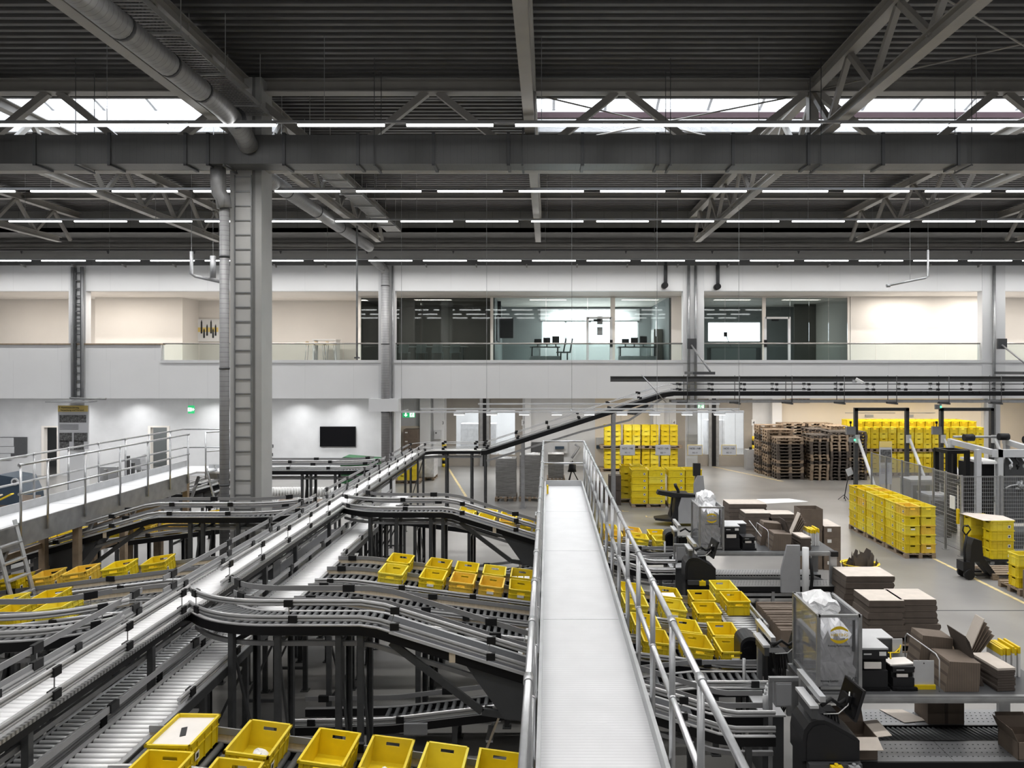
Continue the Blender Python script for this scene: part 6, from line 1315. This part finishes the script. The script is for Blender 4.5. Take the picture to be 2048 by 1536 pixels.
for k, (a, b, c, d) in enumerate(((0, 30, 875, 892), (0, 31, 893, 906), (0, 24, 907, 919))): build(MB().box(tx(a), tx(b), 34.91, 34.92, Z_(d, 35), Z_(c, 35)), 'sheet', M['mlight'], t)
for k, (px, py) in enumerate(((544, 892), (543, 909))): o = thing('wall_switch', ['small square wall switch right of the grey column', 'tiny wall socket below the square switch'][k], 'switch', (tx(px), 34.97, Z_(py, 35)), 'wall switches'); build(MB().box(tx(px-3), tx(px+3), 34.96, 35, Z_(py+3, 35), Z_(py-3, 35)), 'plate', M['mdark'], o); build(MB().box(tx(px-1.5), tx(px+1.5), 34.955, 34.96, Z_(py+1.5, 35), Z_(py-1.5, 35)), 'rocker', M['mlight'], o)
struct(MB().box(tx(523), tx(536), 34.94, 35.0, 0, Z_(859, 35)), 'door_7', M['pale'])
for k, (px, s) in enumerate(((887, '3'), (1047, '3'), (1348, '4'), (1507, '4'))):
    o = thing('door_number', 'black number %s on the wall %s of the %s dock door' % (s, 'left' if k % 2 == 0 else 'right', 'left' if k < 2 else 'right'), 'number', (dx(px), 38.1, dz(850)), 'dock door numbers'); build(MB().box(dx(px-4), dx(px+4), 38.28 if k < 1 else 38.47, 38.29 if k < 1 else 38.48, dz(851), dz(839)), 'plate', M['white'], o); txt(s, 0.22, (dx(px), 38.27 if k < 1 else 38.46, dz(848)), M['ink'], o)
t = thing('wall_cabinet', 'pale control cabinet on the wall by the left dock door', 'cabinet', (dx(878), 38.2, dz(880))); build(MB().box(dx(871), dx(884), 38.08, 38.3, dz(877), dz(860)), 'case', M['mlight'], t); build(MB().box(dx(873), dx(876), 38.07, 38.08, dz(866), dz(863)), 'display', M['mdark'], t)
t = thing('ventilation_grille', 'dark slatted grille high on the store wall above the empty pallets', 'grille', (dx(1600), 38.4, dz(806))); build(MB().box(dx(1580), dx(1619), 38.44, 38.5, dz(806), dz(797)), 'frame', M['timber'], t)
for k in range(5): build(MB().box(dx(1582+7.5*k), dx(1588+7.5*k), 38.43, 38.44, dz(805), dz(798)), 'opening', M['mdark'], t)
for k, px in enumerate((1730, 1810)): o = thing('wall_plate', 'small grey plate on the store wall, %s' % ['left', 'right'][k], 'plate', (dx(px), 38.45, dz(834)), 'grey wall plates'); build(MB().box(dx(px), dx(px+16), 38.44, 38.5, dz(834), dz(829)), 'plate', M['mgrey'], o); build(MB().box(dx(px-40 if k == 0 else px), dx(px+60), 38.46, 38.5, dz(826), dz(825)), 'conduit', M['mgrey'], o)
# apparatus on the wall behind the walkway end
t = thing('control_station', 'grey wall apparatus with black trays behind the walkway end rail', 'control station', (dx(1120), 38, 0.5), 'wall apparatus')
build(MB().box(dx(1108), dx(1135), 38.2, 38.48, dz(905), dz(878)), 'case', M['mlight'], t); build(MB().box(dx(1110), dx(1128), 38.0, 38.2, dz(896), dz(891)), 'tray', M['navy'], t); build(MB().path([(dx(1150), 38.3, dz(888)), (dx(1158), 38.2, dz(893)), (dx(1150), 38.2, dz(905)), (dx(1143), 38.2, dz(915))], 0.06, 6), 'hose', M['mgrey'], t); build(MB().box(dx(1064), dx(1086), 38.2, 38.48, dz(945), dz(884)), 'cabinet', M['mdark'], t)
t = thing('control_station', 'grey wall panel with black tray left of the dock crate stacks', 'control station', (dx(1200), 38, 1.0), 'wall apparatus'); build(MB().box(dx(1192), dx(1207), 38.2, 38.48, dz(889), dz(875)), 'case', M['mlight'], t); build(MB().box(dx(1192), dx(1207), 38.1, 38.4, dz(896), dz(890)), 'tray', M['navy'], t)
# pipes and fittings in front of the gallery
xp = X_(770, 29.0)
t = thing('spiral_pipe', 'upright spiral pipe on the gallery column left of the glass rooms', 'air duct', (xp, 29.05, 1.3), 'upright spiral pipes'); build(MB().tube((xp, 29.06, 1.3), (xp, 29.06, 8.75), 0.16, 14), 'pipe', M['spiralv'], t); build(MB().path([(xp, 29.06, 8.7), (xp-0.03, 29.03, 8.85), (xp-0.25, 28.95, 9.05), (xp-0.45, 28.9, 9.2)], 0.17, 14), 'elbow', M['spiral'], t)
for z in (3.3, 5.95, 8.2): build(MB().tube((xp, 29.06, z-0.02), (xp, 29.06, z+0.02), 0.17, 14), 'clamp_ring', M['mdark'], t)
tag(build(MB().tube((X_(784, 29.1), 29.2, 1.6), (X_(784, 29.1), 29.2, 9.0), 0.035, 8), 'conduit_pipe', M['galv']), 'thin conduit right of the upright spiral pipe', 'pipe')
for k, px in enumerate((1378, 1392, 1990)): tag(build(MB().tube((X_(px, 29.15), 29.2, 3.4 if k < 2 else 1.5), (X_(px, 29.15), 29.2, 9.0), 0.055, 8), 'conduit_pipe', M['galv']), 'thin grey conduit on the gallery column, %s' % ['left one at the green arrow sign', 'right one above the arrow sign', 'at the right picture edge'][k], 'pipe', 'gallery conduits')
t = thing('cable_ladder', 'upright cable ladder with cables on the left gallery column', 'cable ladder', (sx(154), 29.2, 3.8), 'upright cable ladders')
for px in (143, 148, 164): build(MB().tube((X_(px, 29.15), 29.18, 3.8), (X_(px, 29.15), 29.18, 8.95), 0.045 if px != 148 else 0.03, 8), 'cable', M['mgrey' if px != 148 else 'mdark'], t)
for px in (150, 161): build(MB().box(X_(px, 29.15)-0.02, X_(px, 29.15)+0.02, 29.15, 29.22, 3.8, 8.95), 'side_rail', M['mdark'], t)
for k in range(17): build(MB().box(X_(150, 29.15), X_(161, 29.15), 29.16, 29.2, 3.9+0.3*k, 3.94+0.3*k), 'rung', M['mdark'], t)
t = thing('bracket_shelf', 'small steel shelf with cables where the left cable ladder ends', 'shelf', (sx(150), 28.9, 3.7)); build(MB().box(X_(97, 28.8), X_(182, 28.8), 28.6, 29.2, 3.70, 3.75), 'plate', M['mgrey'], t); build(MB().tube((X_(140, 28.9), 28.9, 3.86), (X_(212, 28.9), 28.9, 3.83), 0.04, 8), 'pipe', M['galv'], t)
for k, (px, zb_) in enumerate(((1332, 8.2), (1437, 8.15))):
    x = X_(px, 29.1); t = thing('hose_pipe', 'black downpipe with round end under the fourth light row, %s' % ['left of the column', 'right of the column'][k], 'pipe', (x, 29.17, zb_), 'black downpipes'); build(MB().tube((x, 29.2, zb_+0.1), (x, 29.2, 9.2), 0.07, 8), 'pipe', M['mdark'], t); build(MB().tube((x-0.05, 28.95, zb_+0.02), (x-0.05, 29.27, zb_+0.02), 0.12, 12), 'end_cap', M['black'], t)
t = thing('vent_pipe', 'pale bent vent pipe hanging left of the grey column', 'pipe', (X_(405, 24), 24, 7.6), 'pale vent pipes')
build(MB().path([(X_(383, 24), 24, Z_(503, 24)), (X_(383, 24), 24, Z_(548, 24)), (X_(390, 24), 24, Z_(552, 24)), (X_(440, 24), 24.5, Z_(563, 24))], 0.055, 10), 'pipe', M['mgrey'], t); build(MB().tube((X_(426, 24), 24, Z_(512, 24)), (X_(426, 24), 24, Z_(556, 24)), 0.09, 10), 'riser', M['mgrey'], t); build(MB().tube((X_(383, 24), 24, Z_(505, 24)), (X_(383, 24), 24, 11.25), 0.006, 5).tube((X_(426, 24), 24, Z_(515, 24)), (X_(426, 24), 24, 11.25), 0.006, 5), 'hanger_wire', M['galv'], t)
t = thing('vent_pipe', 'thin pale pipe bending down under the light rows at right', 'pipe', (X_(1820, 24), 24, 7.5), 'pale vent pipes'); build(MB().path([(X_(1856, 24), 24, Z_(500, 24)), (X_(1856, 24), 24, Z_(553, 24)), (X_(1850, 24), 24, Z_(556, 24)), (X_(1776, 24), 24, Z_(571, 24))], 0.035, 8), 'pipe', M['mgrey'], t); build(MB().tube((X_(1780, 24), 24, Z_(571, 24)), (X_(1773, 24), 24, Z_(571.5, 24)), 0.055, 8), 'nozzle', M['mgrey'], t); build(MB().tube((X_(1856, 24), 24, Z_(502, 24)), (X_(1856, 24), 24, 11.25), 0.006, 5).tube((X_(1820, 24), 24, Z_(562, 24)), (X_(1820, 24), 24, 11.25), 0.006, 5), 'hanger_wire', M['galv'], t)
t = thing('drop_pipe', 'thin grey drop pipe hanging from the roof left of the spiral pipe', 'pipe', (X_(714, 25), 25, Z_(720, 25))); build(MB().tube((X_(714, 25), 25, Z_(720, 25)), (X_(714, 25), 25, 11.1), 0.035, 8), 'pipe', M['galv'], t); build(MB().box(X_(709, 25), X_(719, 25), 24.95, 25.05, Z_(717, 25), Z_(714, 25)), 'end_bracket', M['mdark'], t)
t = thing('camera_unit', 'small white security camera on the grey support beam', 'camera', (X_(1716, 27), 27.1, Z_(764, 27))); build(MB().box(X_(1708, 27), X_(1714, 27), 27.05, 27.15, Z_(766, 27), Z_(760, 27)), 'mount', M['mlight'], t); build(MB().bar((X_(1713, 27), 27.05, Z_(758, 27)), (X_(1724, 27), 26.9, Z_(766, 27)), 0.1, 0.1), 'camera_body', M['sticker'], t)
# balustrades of the gallery
for k, (a, b, n_) in enumerate(((322, 757, 6), (790, 1366, 8), (1408, 1964, 8), (2010, 2070, 1))):
    t = thing('balustrade', 'gallery glass balustrade with slim steel handrail, %s' % ['left part with the bar stools', 'before the wide glass rooms', 'right of the green arrow sign column', 'at the right picture edge'][k], 'balustrade', (sx((a+b)/2), 29.45, 5.3), 'glass balustrades')
    build(MB().tube((sx(a), 29.45, 5.98), (sx(b), 29.45, 5.98), 0.03, 10), 'handrail', M['handrail'], t)
    for q in range(n_): build(MB().box(sx(a)+(sx(b)-sx(a))*q/n_+0.01, sx(a)+(sx(b)-sx(a))*(q+1)/n_-0.01, 29.44, 29.455, 5.31, 5.95), 'glass_panel', M['railglass'], t)
# gallery furniture
t = thing('wall_picture', 'wide painting with small dark figures on a yellow band in the gallery', 'picture', (X_(406, 33.4), 33.45, 6.1)); q = lambda px: X_(px, 33.45); zz = lambda py: Z_(py, 33.45)
build(MB().box(q(376), q(438), 33.42, 33.49, zz(683), zz(638)), 'canvas', M['sticker'], t); build(MB().box(q(377), q(437), 33.41, 33.42, zz(664), zz(655)), 'yellow_band', M['posterhead'], t)
for k, px in enumerate((386, 390, 404, 409, 415, 423, 427, 432)): build(MB().prism([(-0.05, 0), (0.05, 0), (0.04, 0.5), (0.0, 0.62), (-0.04, 0.5)], (q(px), 33.405, zz(676)+0.1*(k % 3)), (0.8, 0, 0), (0, 0, 0.7+0.3*((k*7) % 3)/2), (0, 0.004, 0)), 'painted_figure', M['ink'], t)
t = thing('bar_table', 'high white table with bar stools in the gallery', 'table', (X_(645, 32.5), 32.5, 5.25)); build(MB().box(X_(628, 32.5), X_(676, 32.5), 32.2, 32.9, 6.22, 6.26), 'top', M['sticker'], t)
for px in (630, 674): build(MB().box(X_(px, 32.5)-0.03, X_(px, 32.5)+0.03, 32.25, 32.85, 5.25, 6.22), 'leg', M['sticker'], t)
for k, px in enumerate((622, 640, 662)):
    t = thing('bar_stool', 'bar stool with pale seat at the gallery table, %s from left' % ORD[k], 'stool', (X_(px, 32), 31.9, 5.25), 'bar stools'); x = X_(px, 31.9); build(MB().box(x-0.18, x+0.18, 31.7, 32.08, 6.0, 6.04).box(x-0.18, x-0.15, 31.7, 32.08, 6.0, 6.16), 'seat', M['pale'], t)
    for a in (-0.15, 0.15):
        for b in (31.74, 32.04): build(MB().tube((x+a, b, 6.0), (x+a*1.4, b, 5.25), 0.014, 6), 'leg', M['galv'], t)
for k, px in enumerate((808, 843, 875, 910)):
    x = X_(px, 33); t = thing('conference_chair', 'white conference chair in the dark glass room, %s from left' % ORD[k], 'chair', (x, 33, 5.25), 'white conference chairs'); build(MB().prism([(-0.24, 0), (0.2, 0), (0.27, 0.38), (-0.17, 0.38)], (x, 32.85, 5.72), (1, 0, 0), (0, -0.15, 1), (0, 0.03, 0)), 'backrest', M['mlight'], t); build(MB().box(x-0.23, x+0.23, 32.85, 33.3, 5.68, 5.72), 'seat', M['mlight'], t)
    for a in (-0.2, 0.2): build(MB().tube((x+a, 32.9, 5.7), (x+a, 32.85, 5.28), 0.015, 6).tube((x+a, 33.25, 5.7), (x+a, 33.3, 5.28), 0.015, 6), 'leg', M['galv'], t)
t = thing('conference_table', 'long white conference table in the dark glass room', 'table', (X_(860, 33.8), 33.9, 5.25)); build(MB().box(X_(795, 33.8), X_(935, 33.8), 33.45, 34.4, 5.96, 6.0), 'top', M['mlight'], t)
for px in (805, 925): build(MB().box(X_(px, 33.8)-0.03, X_(px, 33.8)+0.03, 33.6, 34.2, 5.27, 5.96), 'leg', M['galv'], t)
t = thing('wall_display', 'black display panels on the partition of the glass office', 'screen', (-2.1, 33.5, 6.3)); build(MB().box(-2.28, -2.2, 32.6, 34.6, 6.2, 7.3), 'panel', M['machine'], t); build(MB().box(-2.2, -1.6, 34.6, 34.66, 6.4, 7.35), 'second_panel', M['machine'], t); build(MB().box(-2.25, -2.1, 33.4, 33.6, 7.3, 8.0), 'mount', M['machine'], t)
for k, (a, b) in enumerate(((1060, 1120), (1235, 1312))):
    x0, x1 = X_(a, 33.5), X_(b, 33.5); t = thing('office_desk', 'office desk with equipment in the glass office, %s of the door' % ['left', 'right'][k], 'desk', ((x0+x1)/2, 33.5, 5.25), 'office desks')
    build(MB().box(x0, x1, 33.1, 33.9, 5.93, 5.97), 'top', M['mdark'], t); build(MB().box(x0, x1, 33.1, 33.14, 5.25, 5.55), 'modesty_panel', M['mlight'], t)
    for x in (x0+0.1, x1-0.1): build(MB().box(x-0.03, x+0.03, 33.2, 33.8, 5.25, 5.93), 'leg', M['mdark'], t)
    for q_ in range(3):
        x = x0+0.35+0.4*q_; m_ = thing('desk_monitor', 'dark monitor on the %s office desk, %s from left' % (['left', 'right'][k], ORD[q_]), 'monitor', (x, 33.5, 5.97), 'office monitors'); build(MB().box(x-0.16, x+0.16, 33.45, 33.48, 6.07, 6.32+0.06*q_), 'panel', M['machine'], m_); build(MB().box(x-0.03, x+0.03, 33.48, 33.52, 5.97, 6.2).box(x-0.1, x+0.1, 33.42, 33.58, 5.97, 5.985), 'stand', M['machine'], m_)
for k, px in enumerate((1124, 1137)):
    x = X_(px, 32.9); t = thing('office_chair', 'dark office chair left of the office door, %s one' % ['left', 'right'][k], 'chair', (x, 32.9, 5.25), 'office chairs'); build(MB().obox((x+0.12, 32.9, 6.03), (0.05, 0, 0.28), (0, 0.2, 0), (0.03, 0, -0.005)), 'backrest', M['mdark'], t); build(MB().box(x-0.25, x+0.1, 32.7, 33.1, 5.68, 5.74), 'seat', M['mdark'], t); build(MB().tube((x-0.05, 32.9, 5.35), (x-0.05, 32.9, 5.7), 0.03, 8), 'gas_post', M['machine'], t)
    for a in range(5): build(MB().tube((x-0.05, 32.9, 5.36), (x-0.05+0.25*math.cos(a*1.257), 32.9+0.25*math.sin(a*1.257), 5.27), 0.018, 6), 'foot', M['machine'], t)
t = thing('filing_cabinet', 'brown filing cabinet at the right end of the glass office', 'cabinet', (5.0, 34, 5.25)); build(MB().box(4.7, 5.08, 33.3, 34.2, 5.25, 6.75), 'body', M['taupe'], t); build(MB().box(4.74, 5.04, 33.28, 33.3, 5.3, 6.7), 'door', M['taupe'], t)
o = thing('desk_lamp', 'thin black desk lamp before the right glass room window', 'lamp', (X_(1455, 34), 34, 5.9)); build(MB().tube((X_(1462, 34), 34, 5.97), (X_(1452, 34), 34, 6.5), 0.015, 6), 'arm', M['black'], o); build(MB().box(X_(1448, 34), X_(1454, 34), 33.95, 34.05, 6.45, 6.65), 'head', M['black'], o)
t = thing('office_desk', 'grey office desk in the right glass room', 'desk', (X_(1465, 34), 34, 5.25), 'office desks'); build(MB().box(X_(1415, 34), X_(1520, 34), 33.6, 34.4, 5.93, 5.97), 'top', M['greyroom'], t)
for x in (X_(1418, 34), X_(1517, 34)): build(MB().box(x-0.03, x+0.03, 33.7, 34.3, 5.25, 5.93), 'leg', M['mdark'], t)
# ---------------------------------------------------------------- left background
t = thing('waste_container', 'dark green container with sloping lid before the white wall', 'container', (-8.0, 32, 0)); build(MB().box(-8.75, -7.15, 31.6, 32.4, 0.15, 1.1), 'body', M['green'], t); build(MB().prism([(-8.8, 1.1), (-7.1, 1.1), (-7.1, 1.16), (-8.6, 1.28), (-8.75, 1.2)], (0, 31.55, 0), (1, 0, 0), (0, 0, 1), (0, 0.9, 0)), 'lid', M['green'], t)
for x in (-8.5, -7.4): build(MB().tube((x, 31.7, 0.1), (x, 31.8, 0.1), 0.1, 10).tube((x, 32.2, 0.1), (x, 32.3, 0.1), 0.1, 10), 'wheel', M['clamp'], t)
for k in range(2):
    x0 = (-9.9, -8.5)[k]; pallet((x0+0.6, 26.9, 0), 'wooden pallet under the white bottle packs, %s pallet' % ['left', 'right'][k])
    for j in range(2):
        for i in range(3):
            t = thing('bottle_pack', 'white bottle pack, %s layer, %s from left on the %s pallet' % (['lower', 'upper'][j], ORD[i], ['left', 'right'][k]), 'bottle pack', (x0+0.2+0.4*i, 26.7, 0.15+0.33*j), 'white bottle packs')
            mb = MB()
            for a in range(4):
                for b in range(2): mb.tube((x0+0.06+0.4*i+0.095*a, 26.55+0.12*b, 0.146+0.33*j), (x0+0.06+0.4*i+0.095*a, 26.55+0.12*b, 0.45+0.33*j), 0.045, 8)
            build(mb, 'bottles', M['sticker'], t)['kind'] = 'stuff'
for k in range(3): o = thing('closed_carton', 'brown carton on the floor behind the main conveyor, %s from left' % ORD[k], 'carton', (-10.2+1.2*k, 25.6, 0), 'cartons behind the main conveyor'); build(MB().box(-10.4+1.2*k, -9.7+1.2*k, 25.3, 25.9, 0, 0.5), 'body', M['card'], o); build(MB().box(-10.08+1.2*k, -10.02+1.2*k, 25.298, 25.902, 0.001, 0.501), 'tape', M['carddk'], o)
stack(-6.55, 32.6, 2, 1, 3, 'pallet under the far conveyor turn', 'crates under the far turn')
t = thing('floor_scrubber', 'dark blue cleaning machine with a round dial at the left picture edge', 'machine', (-15.6, 24.2, 0)); build(MB().prism([(0, 0.2), (1.3, 0.2), (1.5, 0.5), (1.45, 0.95), (1.2, 1.5), (0.6, 1.6), (0.4, 1.2), (0, 1.15)], (-18.2, 24, 0), (1, 0, 0), (0, 0, 1), (0, 0.9, 0)), 'body', M['navy'], t); build(MB().tube((-17.05, 23.97, 1.38), (-17.05, 24.0, 1.38), 0.12, 16), 'dial', M['mlight'], t); build(MB().tube((-17.05, 23.965, 1.38), (-17.05, 23.97, 1.38), 0.07, 12), 'dial_centre', M['mdark'], t)
for x in (-17.9, -17.0): build(MB().tube((x, 23.95, 0.2), (x, 24.95, 0.2), 0.2, 14), 'wheel', M['clamp'], t)
t = thing('packing_table', 'packing table behind the left walkway with printers on it', 'table', (-14.5, 20.5, 0), 'packing tables'); build(MB().box(-16.5, -12.2, 20.0, 20.9, 0.95, 1.0), 'top', M['mgrey'], t)
for x in (-16.4, -14.4, -12.3):
    for y in (20.05, 20.85): build(MB().box(x-0.04, x+0.04, y-0.04, y+0.04, 0, 2.2 if y > 20.5 and x > -14 else 0.95), 'leg', M['galv'], t)
for k, (x, h_) in enumerate(((-13.6, 0.48), (-13.1, 0.3))):
    o = thing('label_printer', 'black label printer behind the left walkway, %s' % ['taller one', 'lower one'][k], 'printer', (x, 20.3, 1.0), 'label printers'); build(MB().box(x-0.2, x+0.2, 20.2, 20.6, 1.0, 1.0+h_), 'housing', M['machine'], o); build(MB().box(x-0.15, x-0.05, 20.19, 20.2, 0.9+h_, 0.94+h_), 'front_badge', M['mlight'], o)
for k in range(4): open_carton('open_carton', 'open carton of packing material behind the left walkway, %s from left' % ORD[k], -16.4+0.62*k, -15.85+0.62*k, 20.1, 20.6, 1.0, 1.25+0.05*(k % 2), (1, 0, 1, 0) if k % 2 else (1, 1, 0, 1), 'open cartons behind the left walkway')
for k in range(6): tag(build(MB().obox((-16.2+0.3*k, 20.3, 1.36+0.03*k), (0.2, 0, 0.1), (0, 0.06, 0), (-0.01, 0, 0.015)), 'envelope', M['yellow' if k % 2 else 'cardlt']), 'loose %s card envelope over the left open cartons, %s' % (['pale', 'yellow'][k % 2], ORD[k]), 'envelope', 'loose card envelopes')
t = thing('work_station', 'white work station with screen arm and cables behind the left walkway', 'work station', (-12.3, 21.6, 0)); build(MB().box(-12.9, -12.1, 21.4, 21.9, 0.6, 1.75), 'cabinet', M['mlight'], t); build(MB().box(-12.05, -11.98, 21.4, 21.5, 0, 2.5).box(-11.9, -11.84, 21.4, 21.5, 0, 2.3), 'post', M['mdark'], t); build(MB().box(-12.75, -12.25, 21.3, 21.4, 1.8, 2.2), 'printer_box', M['mgrey'], t); build(MB().path([(-12.6, 21.35, 1.5), (-12.4, 21.3, 1.35), (-12.2, 21.35, 1.5)], 0.03, 6), 'yellow_cable', M['yellow'], t); build(MB().box(-11.7, -10.6, 21.6, 21.65, 0.9, 2.1), 'screen_panel', M['mgrey'], t)
t = thing('door_counter', 'dark counter with white appliances in the side room doorway', 'counter', (tx(318), 36.6, 0)); build(MB().box(tx(300), tx(345), 36.6, 37.2, 0, 0.85), 'body', M['mdark'], t); build(MB().box(tx(298), tx(347), 36.55, 37.25, 0.85, 0.9), 'top', M['sticker'], t); build(MB().box(tx(312), tx(330), 36.8, 37.1, 0.9, 1.3), 'appliance', M['sticker'], t)
t = thing('swivel_screen', 'grey terminal with a film-covered screen in front of the side room doorway', 'terminal', (X_(290, 27), 27, 0)); build(MB().box(X_(262, 27), X_(283, 27), 27, 27.3, 1.35, 1.75), 'case', M['mgrey'], t); build(MB().obox((X_(291, 27), 26.9, 1.5), (0.1, 0, 0.05), (0, 0.01, 0), (-0.05, 0, 0.4)), 'screen_cover', M['film'], t); build(MB().box(X_(270, 27), X_(276, 27), 27.1, 27.2, 0, 1.35), 'post', M['galv'], t)
